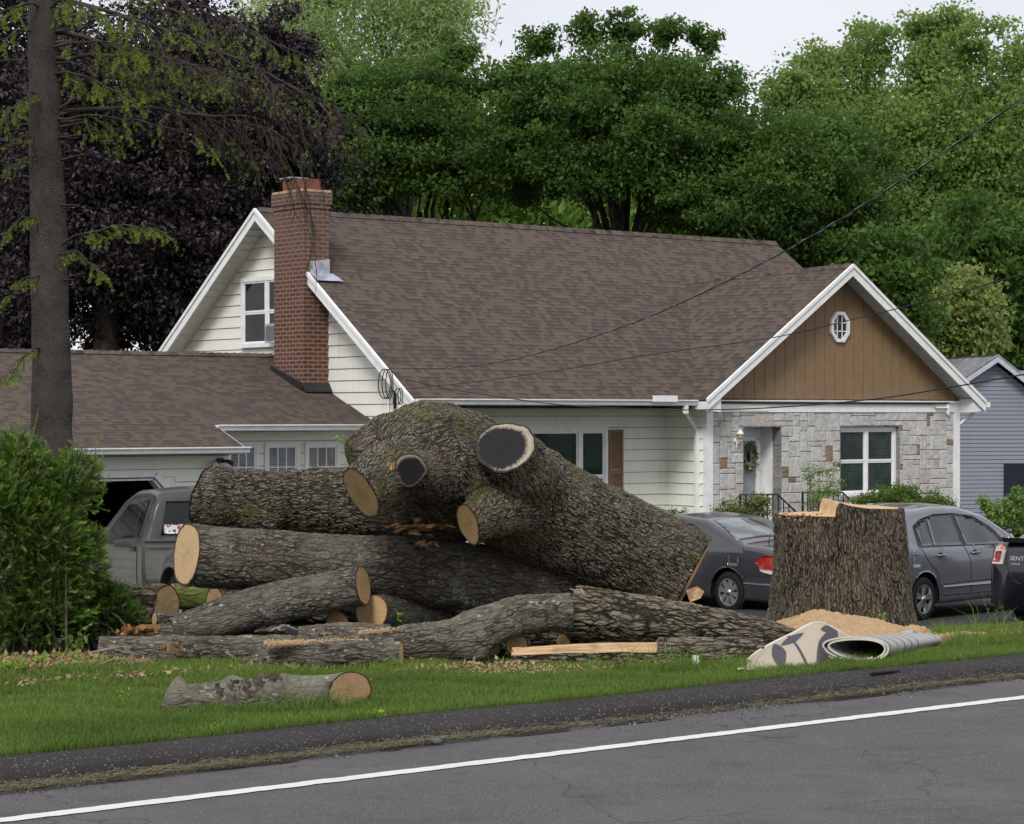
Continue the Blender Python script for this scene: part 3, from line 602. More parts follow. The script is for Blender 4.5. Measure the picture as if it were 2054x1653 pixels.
trim((gx1 - ch, gzt), (gx0 + ch, gzt), -.09); trim((gx1, gzt - ch), (gx1 - ch, gzt), -.09, .048); trim((gx1, GZ), (gx1, gzt - ch), -.09, .052); trim((gx0 + ch, gzt), (gx0, gzt - ch), -.09, .048); trim((gx0, gzt - ch), (gx0, GZ), -.09, .052)
trim((gx1 - .06, gzt - ch - .02), (gx1 - ch, gzt - .06), -.03, -.18); trim((gx1 - ch, gzt - .05), (gx0 + ch, gzt - .05), -.03, -.18)
for e in (gx1, gx0):
    sg = -1 if e == gx1 else 1
    mb.prism([H(e, -.06, gzt), H(e, -.06, gzt - ch), H(e + sg * ch, -.06, gzt)], ts * .05)
mb.build('garage_trim', MT['white'], house)
def post(s0, s1, t0, t1, z0, z1): mb = MB(); mb.box(H, s0, s1, t0, t1, z0, z1); mb.build('corner_trim' if z1 - z0 > .5 else 'frieze', MT['white'], house)
post(-.035, .07, -.03, .05, GZ, EZ - .12)
sx0, _ = onT(1414, 900, WT); sx1, _ = onT(1427, 900, WT); sy0, _ = onT(1911, 900, WT); sy1, _ = onT(1922, 900, WT)
post(sx0, sx1, WT - .045, WT + .06, GZ + .2, 1.75); post(sy0, sy1, WT - .045, WT + .06, GZ + .2, 1.75)
post(WA - .02, WB + .05, WT - .04, WT + .02, 1.68, 1.86); post(WA - .03, WB + .06, WT - .075, WT + .02, 1.86, 1.90)
mb = MB(); mb.box(H, WA - .025, WA + .62 + .9, WT - .05, WT - .03, 1.70, 1.83); mb.build('frieze_board', MT['siding'], house)
mb = MB(); mb.box(H, -.02, WA, -.03, .02, GZ, GZ + .35); mb.box(H, WA - .03, WA + .1, WT, 0, GZ, GZ + .35); mb.build('foundation', MT['concrete'], house)
# brown gable panel
bm = bmesh.new(); step = .262; s_ = WA + .02; 
sref, _ = onT(1471, 780, WT); s_ = sref - step * 3
while s_ < WB + .1:
    vs = [H(s_ + .006, WT - .004, 1.9), H(s_ + step - .006, WT - .004, 1.9), H(s_ + step - .006, WT - .004, 4.4), H(s_ + .006, WT - .004, 4.4)]
    vb = [bm.verts.new(p) for p in vs]; bm.faces.new(vb)
    for (p, q) in ((vs[0], vs[3]), (vs[1], vs[2])):
        bm.faces.new([bm.verts.new(x) for x in (p, q, q + ts * .014, p + ts * .014)])
    s_ += step
bm.faces.new([bm.verts.new(x) for x in (H(WA, WT + .008, 1.9), H(WB + .1, WT + .008, 1.9), H(WB + .1, WT + .008, 4.4), H(WA, WT + .008, 4.4))])
for sg in (-1, 1):
    nn = (us * sg * slW + upn).normalized()
    bmesh.ops.bisect_plane(bm, geom=bm.verts[:] + bm.edges[:] + bm.faces[:], plane_co=H(WRS, WT, WRZ - .1), plane_no=nn, clear_outer=True)
bm.verts.index_update(); V = np.array([v.co[:] for v in bm.verts]); Fs = [tuple(v.index for v in f.verts) for f in bm.faces]; bm.free()
gp = fast('gable_panel', V, Fs, MT['brown'], house)

# stone front: random ashlar
g = .098; sL = sx1; sR = sy0; zB = -.95; zT = 1.70; nx = int((sR - sL) / g) + 1; nz = int((zT - zB) / g) + 1
gs = (sR - sL) / nx; gh = (zT - zB) / nz
dl, dt_ = onT(1492, 853, WT); dr, _ = onT(1567, 853, WT); wl_, wt_ = onT(1685, 850, WT); wr_, _ = onT(1806, 850, WT); _, wb_ = onT(1745, 992, WT)
occ = np.zeros((nz, nx), int)
def cellr(v0, v1, b, st): return int(round((v0 - b) / st)), int(round((v1 - b) / st))
a, b = cellr(dl, dr, sL, gs); c, d = cellr(-2, dt_, zB, gh); occ[0:d, a:b] = -1; dl, dr, dt_ = sL + a * gs, sL + b * gs, zB + d * gh
a, b = cellr(wl_, wr_, sL, gs); c, d = cellr(wb_, wt_, zB, gh); occ[c:d, a:b] = -1; wl_, wr_, wb_, wt_ = sL + a * gs, sL + b * gs, zB + c * gh, zB + d * gh
mb = MB(); R = random.Random(12); idd = 1
for r_ in range(nz - 1, -1, -1):
    for c_ in range(nx):
        if occ[r_, c_] != 0: continue
        w = R.choice([2, 2, 3, 3, 4, 4, 5]); h = R.choice([1, 2, 2, 3, 3, 4])
        if R.random() < .12: w, h = R.choice([(1, 2), (2, 1), (1, 1)])
        ww = 0
        while ww < w and c_ + ww < nx and occ[r_, c_ + ww] == 0: ww += 1
        hh = 0
        while hh < h and r_ - hh >= 0 and (occ[r_ - hh, c_:c_ + ww] == 0).all(): hh += 1
        occ[r_ - hh + 1:r_ + 1, c_:c_ + ww] = idd; idd += 1
        j = lambda: R.uniform(-.009, .009)
        x0 = sL + c_ * gs + .005; x1 = sL + (c_ + ww) * gs - .005; z1_ = zB + (r_ + 1) * gh - .005; z0_ = zB + (r_ - hh + 1) * gh + .005
        base = R.uniform(.48, .59); tn = (base * 1.0, base * .99, base * .95)
        if (ww * hh <= 2 and R.random() < .28) or R.random() < .012: tn = (.27 * R.uniform(.8, 1.2), .185, .115)
        elif R.random() < .08: tn = (base * .95, base * .87, base * .77)
        pr = .022 + R.uniform(-.008, .008); e = .012
        q = [(x0 + j() * .3, z0_ + j() * .3), (x1 + j() * .3, z0_ + j() * .3), (x1 + j() * .3, z1_ + j() * .3), (x0 + j() * .3, z1_ + j() * .3)]
        cx_, cz_ = (x0 + x1) / 2, (z0_ + z1_) / 2
        ou = [H(x, WT + .01, z) for x, z in q]; mid = [H(x, WT - pr + .008, z) for x, z in q]
        inn = [H(x + (e if x < cx_ else -e), WT - pr, z + (e if z < cz_ else -e)) for x, z in q]
        mb.add(ou + mid + inn, [(8, 9, 10, 11)] + [(i, (i + 1) % 4, (i + 1) % 4 + 4, i + 4) for i in range(4)] + [(i + 4, (i + 1) % 4 + 4, (i + 1) % 4 + 8, i + 8) for i in range(4)], None, tn)
# stone reveals
for (s_, dp, z0_, z1_) in ((dr, .20, -1.1, dt_), (wr_, .16, wb_, wt_), (dl, .2, -1.1, dt_), (wl_, .16, wb_, wt_)):
    z = z0_
    while z < z1_:
        h = min(R.choice([.2, .3, .38]), z1_ - z); b_ = R.uniform(.2, .3)
        mb.box(H, s_ - .01, s_ + .012, WT - .015, WT + dp, z + .004, z + h - .004, (b_, b_ * .98, b_ * .95)); z += h
for (a_, b_, z_) in ((dl, dr, dt_), (wl_, wr_, wt_)): mb.box(H, a_, b_, WT - .012, WT + .2, z_ - .008, z_ + .01, (.3, .29, .28))
mb.box(H, wl_ - .02, wr_ + .02, WT - .06, WT + .16, wb_ - .07, wb_ - .01, (.30, .27, .22))
mb.build('stone_wall', MT['stone'], house)
mb = MB()
for (a_, b_, c_, d_) in ((sL, dl, zB, zT), (dr, wl_, zB, zT), (wr_, sR, zB, zT), (dl, dr, dt_, zT), (wl_, wr_, wt_, zT), (wl_, wr_, zB, wb_)):
    mb.quad(H(a_, WT - .002, c_), H(b_, WT - .002, c_), H(b_, WT - .002, d_), H(a_, WT - .002, d_))
mb.build('mortar', MT['mortar'], house)
# door recess
mb = MB(); RD = .5
mb.quad(H(dr - .0, WT + .2, -1.1), H(dr - .0, WT + RD, -1.1), H(dr - .0, WT + RD, dt_), H(dr - .0, WT + .2, dt_)); mb.quad(H(dl, WT + .2, -1.1), H(dl, WT + RD, -1.1), H(dl, WT + RD, dt_), H(dl, WT + .2, dt_))
mb.quad(H(dl, WT, dt_ - .01), H(dr, WT, dt_ - .01), H(dr, WT + RD, dt_ - .01), H(dl, WT + RD, dt_ - .01)); mb.box(H, dl - .3, dr, WT + RD, WT + RD + .05, -1.1, dt_); mb.box(H, dr - .03, dr - .012, WT + .22, WT + RD, -1.1, dt_ - .02)
mb.build('door_recess', MT['white'], house)
dw = .92; d0 = dr - .11 - dw; dtz = dt_ - .2
door = MB(); door.box(H, d0 + .1, d0 + dw - .1, WT + RD - .03, WT + RD - .005, -1.0, dtz - .06); door = door.build('door', MT['door'], house)
mb = MB()
for (a_, b_, c_, d_) in ((d0, d0 + .09, -1.05, dtz), (d0 + dw - .09, d0 + dw, -1.05, dtz), (d0, d0 + dw, dtz - .07, dtz), (d0, d0 + dw, -.02, .03), (d0, d0 + dw, -1.05, -.95)):
    mb.box(H, a_, b_, WT + RD - .055, WT + RD - .01, c_, d_)
mb.build('storm_frame', MT['white'], door)
mb = MB()
for k in range(3): mb.box(H, d0 + .22 + k * .19, d0 + .32 + k * .19, WT + RD - .034, WT + RD - .02, .75, 1.0)
mb.build('door_light', MT['glass'], door)
mb = MB(); mb.tube([H(d0 + .16, WT + RD - .09, .1), H(d0 + .16, WT + RD - .09, .22)], .012); mb.box(H, d0 + .14, d0 + .18, WT + RD - .08, WT + RD - .03, .1, .22); mb.build('door_handle', MT['chrome'], door)

# windows: frame boxes proud of the wall, glass set back inside the frame
def window(name, fr, a0, a1, z0, z1, units, glass, fw=.07, muntin=None, sash=True, dep=.07, back=0.0):
    lo_, hi_ = min(a0, a1), max(a0, a1)
    w = MB(); bx = lambda m_, p0, p1, q0, q1, o0, o1: m_.box8([fr(p0, o0, q0), fr(p1, o0, q0), fr(p1, o1, q0), fr(p0, o1, q0), fr(p0, o0, q1), fr(p1, o0, q1), fr(p1, o1, q1), fr(p0, o1, q1)])
    bx(w, lo_, hi_, z1 - fw, z1, back, dep); bx(w, lo_, hi_, z0, z0 + fw, back, dep + .02)
    bx(w, lo_, lo_ + fw, z0 + fw, z1 - fw, back, dep - .003); bx(w, hi_ - fw, hi_, z0 + fw, z1 - fw, back, dep - .003)
    W_ = (hi_ - lo_ - fw) / sum(u[0] for u in units); x = lo_ + fw; edges = []
    for i, (wt, dh) in enumerate(units):
        x1 = x + wt * W_ - fw; edges.append((x, x1, dh))
        if i < len(units) - 1: bx(w, x1, x1 + fw, z0 + fw, z1 - fw, back, dep - .005)
        x = x1 + fw
    root = w.build('window', MT['white'], house); sh = MB(); pn = MB()
    sw = .035
    for (x0, x1, dh) in edges:
        zs = [z0 + fw, z1 - fw] if not dh else [z0 + fw, (z0 + z1) / 2, z1 - fw]
        for k in range(len(zs) - 1):
            a_, b_ = zs[k], zs[k + 1]; o = dep - .025 + (.008 * (k) if dh else 0)
            bx(sh, x0, x1, a_, a_ + sw, back, o); bx(sh, x0, x1, b_ - sw, b_, back, o); bx(sh, x0, x0 + sw, a_ + sw, b_ - sw, back, o - .002); bx(sh, x1 - sw, x1, a_ + sw, b_ - sw, back, o - .002)
            if muntin:
                nx_, nz_ = muntin
                for i in range(1, nx_): c_ = x0 + sw + (x1 - x0 - 2 * sw) * i / nx_; bx(sh, c_ - .01, c_ + .01, a_ + sw, b_ - sw, back, o - .006)
                for i in range(1, nz_): c_ = a_ + sw + (b_ - a_ - 2 * sw) * i / nz_; bx(sh, x0 + sw, x1 - sw, c_ - .01, c_ + .01, back, o - .007)
            gl = [fr(x0 + sw, back + .031, a_ + sw), fr(x1 - sw, back + .031, a_ + sw), fr(x1 - sw, back + .031, b_ - sw), fr(x0 + sw, back + .031, b_ - sw)]
            pn.add(gl, [(0, 1, 2, 3)])
    sh.build('sash', MT['white'], root); pn.build('pane', glass, root); return root
fW = lambda a, o, z: H(a, WT - o, z)
_, z1 = onT(1150, 857, 0)
sa, _ = onT(1215, 900, 0); sb2, _ = onT(1158, 900, 0)
window('window', fF, sa - 3.0, sa, -.05 - .3, z1, [(.62, True), (1.75, False), (.62, True)], MT['glass_g'], .075)
t0, zb = onS(489, 697, 0); t1, zt2 = onS(489, 557, 0)
window('window', fG, t0, t0 - 1.75, onS(520, 697, 0)[1], onS(520, 556, 0)[1], [(1, True), (1, True)], MT['glass'], .075)
window('window', lambda a, o, z: H(a, WT + .14 - o, z), wl_ + .0, wr_ - .01, wb_, wt_ - .02, [(1, True), (1, True)], MT['glass_b'], .06)
fB = lambda a, o, z: H(a, .95 - o, z)
for (xa, xb) in ((452, 516), (529, 598), (609, 678)):
    s0, zt3 = onT(xa, 888, .95); s1, _ = onT(xb, 888, .95)
    window('window', fB, s0, s1, -.35, zt3, [(1, True)], MT['glass_w'], .05, (3, 2), dep=.06)
# shutter
s0, zt4 = onT(1219, 862, 0); s1, _ = onT(1247, 862, 0); mb = MB(); zbs = -.33
for (a_, b_, c_, d_) in ((s0, s0 + .04, zbs, zt4), (s1 - .04, s1, zbs, zt4), (s0 + .04, s1 - .04, zt4 - .05, zt4), (s0 + .04, s1 - .04, zbs, zbs + .05), (s0 + .04, s1 - .04, .57, .64)): mb.box(H, a_, b_, -.05, -.017, c_, d_)
z = zbs + .06
while z < zt4 - .06:
    if not .54 < z < .63: mb.add([H(s0 + .04, -.02, z + .045), H(s1 - .04, -.02, z + .045), H(s1 - .04, -.045, z), H(s0 + .04, -.045, z)], [(0, 1, 2, 3)])
    z += .042
mb.build('shutter', MT['shutter'], house)
mb = MB(); s0 = sa - 3.05; 
for (a_, b_, c_, d_) in ((s0 - .3, s0 - .26, zbs, zt4), (s0 - .04, s0, zbs, zt4), (s0 - .26, s0 - .04, zbs, zt4 - .001)): mb.box(H, a_, b_, -.045 if d_ < zt4 else -.05, -.017, c_, d_)
mb.build('shutter', MT['shutter'], house)
# octagonal window
so, zo = onT(1682, 656, WT); Ro = .30
def octo(r, rz=None): return [(so + (r) * math.cos(math.pi / 8 + k * math.pi / 4), zo + (rz or r) * math.sin(math.pi / 8 + k * math.pi / 4)) for k in range(8)]
mb = MB(); oo = octo(.27, .31); ii = octo(.20, .24)
vs = [H(x, WT - .005, z) for x, z in oo] + [H(x, WT - .06, z) for x, z in oo] + [H(x, WT - .06, z) for x, z in ii] + [H(x, WT - .01, z) for x, z in ii]
mb.add(vs, [(k + 8 * j, (k + 1) % 8 + 8 * j, (k + 1) % 8 + 8 * (j + 1), k + 8 * (j + 1)) for j in range(3) for k in range(8)])
ow = mb.build('octagonal_window', MT['white'], house)
mb = MB(); mb.add([H(x, WT - .015, z) for x, z in ii], [tuple(range(8))]); mb.build('pane', MT['glass'], ow)
mb = MB()
for k in (-1, 1): mb.box(H, so + k * .065 - .009, so + k * .065 + .009, WT - .035, WT - .018, zo - .235, zo + .235); mb.box(H, so - .195, so + .195, WT - .037, WT - .017, zo + k * .08 - .009, zo + k * .08 + .009)
mb.build('muntin', MT['white'], ow)
# chimney
mb = MB(); c0, c1, t0, t1 = -.53, .0, 1.95, 2.89
def cprism(a0, a1, b0, b1, z0, z1):
    q = [(a0, b0), (a1, b0), (a1, b1), (a0, b1)]; L = 0
    for i in range(4):
        p, r_ = q[i], q[(i + 1) % 4]; l = math.dist(p, r_)
        mb.add([H(*p, z0), H(*r_, z0), H(*r_, z1), H(*p, z1)], [(0, 1, 2, 3)], [(L, z0, 0), (L + l, z0, 0), (L + l, z1, 0), (L, z1, 0)]); L += l
    mb.add([H(*p, z1) for p in q], [(0, 1, 2, 3)], [(0, z1, 0), (.01, z1, 0), (.01, z1, 0), (0, z1, 0)]); mb.add([H(*p, z0) for p in q], [(3, 2, 1, 0)], [(0, z1, 0), (.01, z1, 0), (.01, z1, 0), (0, z1, 0)])
cprism(c0, c1, t0, t1, .5, 5.20); cprism(c0 - .02, c1 + .02, t0 - .02, t1 + .02, 5.20, 5.28); cprism(c0 - .04, c1 + .04, t0 - .04, t1 + .04, 5.28, 5.48)
chim = mb.build('chimney', MT['brick'], house)
mb = MB(); mb.prism([H(c0 - .03, t0 - .03, 5.48), H(c1 + .03, t0 - .03, 5.48), H(c1 + .03, t1 + .03, 5.48), H(c0 - .03, t1 + .03, 5.48)], Vector((0, 0, .04))); mb.build('chimney_cap', plain('mortar_cap', (.40, .32, .19), .9, .1, .2, .4), chim)
mb = MB(); mb.box(H, c0 + .10, c1 - .10, t0 + .12, t0 + .44, 5.5, 5.72); mb.box(H, c0 + .10, c1 - .10, t0 + .5, t0 + .82, 5.5, 5.70); mb.build('flue', MT['terra'], chim)
mb = MB(); mb.box(H, c0 + .05, c1 - .12, t0 + .46, t0 + .86, 5.75, 5.77); [mb.box(H, c0 + x, c0 + x + .02, t0 + y, t0 + y + .02, 5.70, 5.76) for x in (.12, .34) for y in (.5, .8)]; mb.build('flue_cap', MT['metal'], chim)
mb = MB()   # flashing and cricket
zf = APZ - SLM * (APT - t0)
mb.prism([H(c1 - .02, t0 - .03, zf + .25), H(c1 - .02, t0 - .03, zf - .08), H(c1 - .42, t0 - .03, zf - .08), H(c1 - .42, t0 - .03, zf + .2)], -ts * .02)
mb.add([H(c1 - .42, t0 - .05, zf), H(c1 + .05, t0 - .05, zf), H(c1 + .12, t0 - .28, zf - .14), H(c1 - .43, t0 - .28, zf - .14)], [(0, 1, 2, 3)])
mb.build('flashing', MT['metal'], chim)
mb = MB(); mb.prism([H(c0 - .02, t0 - .03, groof(t0) + .02), H(c0 - .02, t1 + .05, groof(t1) + .02), H(c0 - .02, t1 + .05, groof(t1) + .10), H(c0 - .02, t0 - .03, groof(t0) + .13)], -us * .03); mb.build('base_flashing', MT['plastic'], chim); mb = MB(); mb.prism([H(c0 - .05, t0 - .14, groof(t0) - .02), H(c1, t0 - .14, groof(t0) - .02), H(c1, t0 - .02, groof(t0) + .12), H(c0 - .05, t0 - .02, groof(t0) + .12)], Vector((0, 0, .012)))
mb.build('base_flashing', MT['plastic'], chim)
# wall lamp by the door, floodlight on the garage corner
s0, z0 = onT(1474, 878, WT); mb = MB(); mb.tube([H(s0, WT - .02, z0 - .05), H(s0, WT - .035, z0 - .05)], .055, 12); mb.tube([H(s0, WT - .03, z0 - .05), H(s0, WT - .09, z0 - .10), H(s0, WT - .14, z0 - .06)], .012)
mb.tube([H(s0, WT - .14, z0 + .06), H(s0, WT - .14, z0 + .10), H(s0, WT - .14, z0 + .155)], [.085, .05, .008], 12); mb.tube([H(s0, WT - .14, z0 - .06), H(s0, WT - .14, z0 - .04)], [.03, .045], 10); mb.tube([H(s0, WT - .05, z0 - .06), H(s0, WT - .05, z0 - .22)], .01)
lamp = mb.build('wall_lamp', MT['white'], house)
mb = MB(); mb.tube([H(s0, WT - .14, z0 - .04), H(s0, WT - .14, z0 + .06)], [.04, .065], 8); mb.build('lamp_glass', plain('amber_glass', (.42, .30, .12), .15, .5), lamp)
s0, z0 = onT(443, 925, -.1); mb = MB(); mb.box(H, s0 - .05, s0 + .05, -.10, -.04, z0 - .03, z0 + .05)
for k in (-1, 1): mb.tube([H(s0, -.1, z0), H(s0 + k * .08, -.16, z0 + .0), H(s0 + k * .16, -.22, z0 - .04)], [.02, .03, .05], 10)
fl = mb.build('floodlight', MT['plastic'], house)
mb = MB(); mb.tube([H(s0 - .17, -.22, z0 - .04), H(s0 - .21, -.27, z0 - .07), H(s0 - .23, -.29, z0 - .085)], [.05, .055, .02], 12); mb.build('bulb', MT['clear'], fl)
# electric meter mast and conduit at the house corner
mb = MB(); mb.tube([H(-.05, -.06, 1.5), H(-.05, -.06, -1)], .02); mb.tube([H(-.05, .08, 1.95), H(-.05, .08, -1)], .014); mb.build('conduit', MT['white'], house)

# things at the house
s0, z0 = onT(1505, 915, WT + RD - .1); wre = thing('door_wreath', 'leafy wreath with small white flowers on the front door', 'wreath', H(s0, WT + RD - .1, z0 - .25))
mb = MB(); mb.tube([H(s0 + .20 * math.cos(a) * .8, WT + RD - .1, z0 + .22 * math.sin(a)) for a in np.linspace(0, 6.28, 16)], .02, 5, False); mb.build('ring', MT['twig'], wre)
LATE = [('wreath', wre, s0, z0)]

ac = thing('air_conditioner', 'grey window air conditioner in the lower sash of the gable window', 'air conditioner', H(-.3, onS(545, 690, -.25)[0], onS(545, 690, -.25)[1]))
t0, zt5 = onS(531, 650, -.28); _, zb5 = onS(537, 688, -.28); mb = MB(); mb.box(H, -.28, -.03, t0 - .55, t0, zb5, zt5); mb.build('case', MT['metal'], ac)
mb = MB(); mb.box(H, -.286, -.279, t0 - .50, t0 - .04, zb5 + .04, zt5 - .04); mb.build('grille', plain('grey_grille', (.13, .13, .14), .5), ac)

def railing(x0, x1, y, xend, label):
    s0, z0 = onT(x0, y, WT - .75); s1, _ = onT(x1, y, WT - .75)
    r = thing('stair_railing', label, 'railing', H(s0, WT - .75, GZ), 'black iron railings at the front steps')
    t = WT - .75; mb = MB(); s2 = s1 + .55; pth = [H(s0, t, z0), H(s1, t, z0 - .02), H(s2, t - .02, z0 - .42)]
    mb.tube(pth, .016, 6); mb.build('handrail', MT['black'], r)
    n = int((s2 - s0) / .125)
    for k in range(n + 1):
        s_ = s0 + (s2 - s0) * k / n; zt_ = z0 if s_ < s1 else z0 - .42 * (s_ - s1) / (s2 - s1); w = .016 if k in (0,) else .008
        m2 = MB(); m2.box(H, s_ - w, s_ + w, t - w, t + w, GZ, zt_ - .005); m2.build('baluster', MT['black'], r)
    m2 = MB(); sc_ = s0 + (s1 - s0) * .8
    for sg in (-1, 1): m2.tube([H(sc_ + sg * (.05 + .028 * math.sin(a * 2)), t, z0 - .38 - .14 * math.cos(a)) for a in np.linspace(0, 3.1, 12)], .006, 5)
    m2.build('scroll', MT['black'], r)
railing(1485, 1560, 992, 0, 'left black iron stair railing beside the front door'); railing(1610, 1690, 988, 0, 'right black iron stair railing in front of the tall sparse shrub')

mb = MB()
for k, (x, y, l, c) in enumerate(((262, 967, .5, MT['plastic']), (272, 966, .55, MT['red']), (290, 966, .45, MT['red']))):
    s_, z = onT(x, y, 1.2); m2 = MB(); m2.tube([H(s_, 1.2, z), H(s_, 1.2, z - l)], .018, 6); m2.box(H, s_ - .07, s_ + .07, 1.19, 1.23, z - l - .18, z - l)
    tag(m2.build('garden_tool', c), ['black', 'red', 'second red'][k] + ' handled garden tool hanging inside the dark garage, ' + ['leftmost', 'middle', 'rightmost'][k], 'tool', 'garden tools hanging in the garage')

# service cables
def sag(a, b, dz, n=40): return [a.lerp(b, k / n) + Vector((0, 0, -dz * 4 * (k / n) * (1 - k / n))) for k in range(n + 1)]
def cable_px(pts, r, name, label, mat=None, tw=False):
    # pts: (x, y, Z)
    c = [P(*p) for p in pts]; out = []
    for i in range(len(c) - 1):
        p0, p1, p2, p3 = c[max(i - 1, 0)], c[i], c[i + 1], c[min(i + 2, len(c) - 1)]
        for k in range(10):
            t = k / 10; out.append(.5 * ((2 * p1) + (-p0 + p2) * t + (2 * p0 - 5 * p1 + 4 * p2 - p3) * t * t + (-p0 + 3 * p1 - 3 * p2 + p3) * t ** 3))
    out.append(c[-1])
    mb = MB(); mb.tube(out, r, 6, tint=None)
    if tw:
        L = [0]; 
        for i in range(1, len(out)): L.append(L[-1] + (out[i] - out[i - 1]).length)
        m2 = MB(); m2.tube([p + Vector((0, .01 * math.sin(l * 9), 0.010 * math.cos(l * 9))) for p, l in zip(out, L)], r * .7, 5)
        root = mb.build(name, mat or MT['cable']); m2.build('neutral_wire', MT['cable2'], root); o = root
    else: o = mb.build(name, mat or MT['cable'])
    tag(o, label, 'cable')
# they run from the rake of the house towards a pole across the street on the right
cable_px([(775, 739, 36.9), (900, 738, 34.5), (1024, 722, 32), (1150, 688, 29.8), (1300, 636, 27.4), (1480, 553, 24.9), (1666, 452, 22.6), (1850, 334, 20.6), (2027, 215, 19), (2120, 150, 18.2)], .0085, 'power_cable', 'thick twisted power cable rising from the roof edge to the upper right', tw=True)
cable_px([(822, 780, 36.6), (900, 772, 35), (1000, 760, 33.2), (1150, 738, 31), (1300, 712, 29), (1545, 678, 26.5), (1700, 643, 25), (1850, 606, 23.6), (2060, 548, 22)], .006, 'phone_cable', 'thin cable crossing the gable above the octagonal window')
cable_px([(815, 762, 36.6), (900, 780, 35), (1050, 803, 33), (1150, 814, 31.5), (1300, 821, 29.8), (1420, 822, 28.5), (1560, 817, 27), (1750, 801, 25.5), (1900, 778, 24.3), (2060, 750, 23)], .008, 'drop_cable', 'thin dark cable sagging past the gutter and the white band over the stone wall')
def coil(x, y, Z, rx, rz, n, name, label):
    mb = MB()
    for k in range(n):
        c = P(x + k * 5 - 5, y, Z); a = np.linspace(0, 6.28, 20); mb.tube([c + Vector((rx * math.sin(q) * (1 - .2 * k), .01 * k, rz * math.cos(q))) for q in a], .009, 5, False)
    tag(mb.build(name, MT['cable']), label, 'cable')
coil(776, 770, 36.3, .10, .24, 3, 'cable_coil', 'larger loop of black cable hanging from the roof edge'); coil(803, 795, 36.0, .05, .13, 2, 'cable_coil', 'small loop of black cable hanging at the eave corner')

# ------------------------------------------------------------------ neighbour house, blue grey
nb_o = P(1985, 1000, 58); B0 = Vector((P(1905, 800, 56).x, 56, 0)); AN = math.radians(14)
un = Vector((math.cos(AN), math.sin(AN), 0)); tn_ = Vector((-math.sin(AN), math.cos(AN), 0))
def NH(s, t, z): return B0 + un * s + tn_ * t + Vector((0, 0, z))
nh = thing('neighbour_house', 'blue grey sided house with a grey roof at the right edge', 'house', NH(2, 2, -1.2))
pk = CH - (718 - HY) * 57 / F
bm_p = house; house = nh
# gable end facing the camera
apx = (P(1990, 718, 56.3).x - B0.x) / un.x
nL = (un * -.62 + upn).normalized(); nR = (un * .72 + upn).normalized()
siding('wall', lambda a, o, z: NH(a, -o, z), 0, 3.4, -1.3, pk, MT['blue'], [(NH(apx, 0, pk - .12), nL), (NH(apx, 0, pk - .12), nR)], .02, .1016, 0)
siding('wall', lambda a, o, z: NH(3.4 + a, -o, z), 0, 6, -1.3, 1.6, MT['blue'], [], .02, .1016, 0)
mb = MB(); mb.prism([NH(0, .05, -1.3), NH(3.4, .05, -1.3), NH(3.4, .05, 1.0), NH(apx, .05, pk - .3), NH(0, .05, pk - .3 - .62 * apx)], tn_ * 8); mb.build('wall_core', MT['blue'], nh)
mb = MB()
for (a, b) in ((-.25, apx), (3.6, apx)):
    za = pk - (.62 if a < apx else .72) * abs(a - apx)
    mb.prism([NH(a, -.3, za), NH(apx, -.3, pk), NH(apx, -.3, pk - .13), NH(a, -.3, za - .13)], -tn_ * .03)
mb.build('rake_board', plain('blue_white_trim', (.42, .44, .50), .5), nh)
mb = MB(); slab(mb, NH(-.3, -.3, pk - .62 * (apx + .3) + .02), NH(-.3, 9, pk - .62 * (apx + .3) + .02), NH(apx, 9, pk + .02), NH(apx, -.3, pk + .02), .05); slab(mb, NH(3.65, 9, pk - .72 * (3.65 - apx) + .02), NH(3.65, -.3, pk - .72 * (3.65 - apx) + .02), NH(apx, -.3, pk + .02), NH(apx, 9, pk + .02), .05)
mb.prism([NH(3.3, -.4, 1.5), NH(9.4, -.4, 1.5), NH(9.4, 3.5, 2.75), NH(apx, 3.5, 2.75)], Vector((0, 0, .06)))
mb.build('roof', plain('grey_shingles', (.22, .225, .235), .9, .1, .25), nh)
x0 = (P(2010, 900, 56.5).x - B0.x) / un.x; zt6 = CH - (930 - HY) * 56.5 / F
mb = MB(); mb.box8([NH(x0, -.05, -.6), NH(x0 + .9, -.05, -.6), NH(x0 + .9, -.02, -.6), NH(x0, -.02, -.6), NH(x0, -.05, zt6), NH(x0 + .9, -.05, zt6), NH(x0 + .9, -.02, zt6), NH(x0, -.02, zt6)]); mb.build('shutter', plain('navy_shutter', (.012, .014, .03), .5), nh)
house = bm_p
# ------------------------------------------------------------------ logs
def vnoise(p, seed=0):
    """smooth value noise, p: (n,3)"""
    i = np.floor(p).astype(np.int64); f = p - i; f = f * f * (3 - 2 * f); r = 0
    def h(a): 
        x = (a[:, 0] * 374761393 + a[:, 1] * 668265263 + a[:, 2] * 2147483647 + seed * 1274126177) & 0xffffffff
        x = ((x ^ (x >> 13)) * 1274126177) & 0xffffffff; return ((x ^ (x >> 16)) & 0xffff) / 65535.0
    for dx in (0, 1):
        for dy in (0, 1):
            for dz in (0, 1):
                w = (f[:, 0] if dx else 1 - f[:, 0]) * (f[:, 1] if dy else 1 - f[:, 1]) * (f[:, 2] if dz else 1 - f[:, 2])
                r = r + w * h(i + np.array([dx, dy, dz]))
    return r
def fbm(p, seed=0, o=3):
    a = .5; r = 0; t = 0
    for k in range(o): r = r + a * vnoise(p * 2 ** k, seed + k); t += a; a *= .5
    return r / t
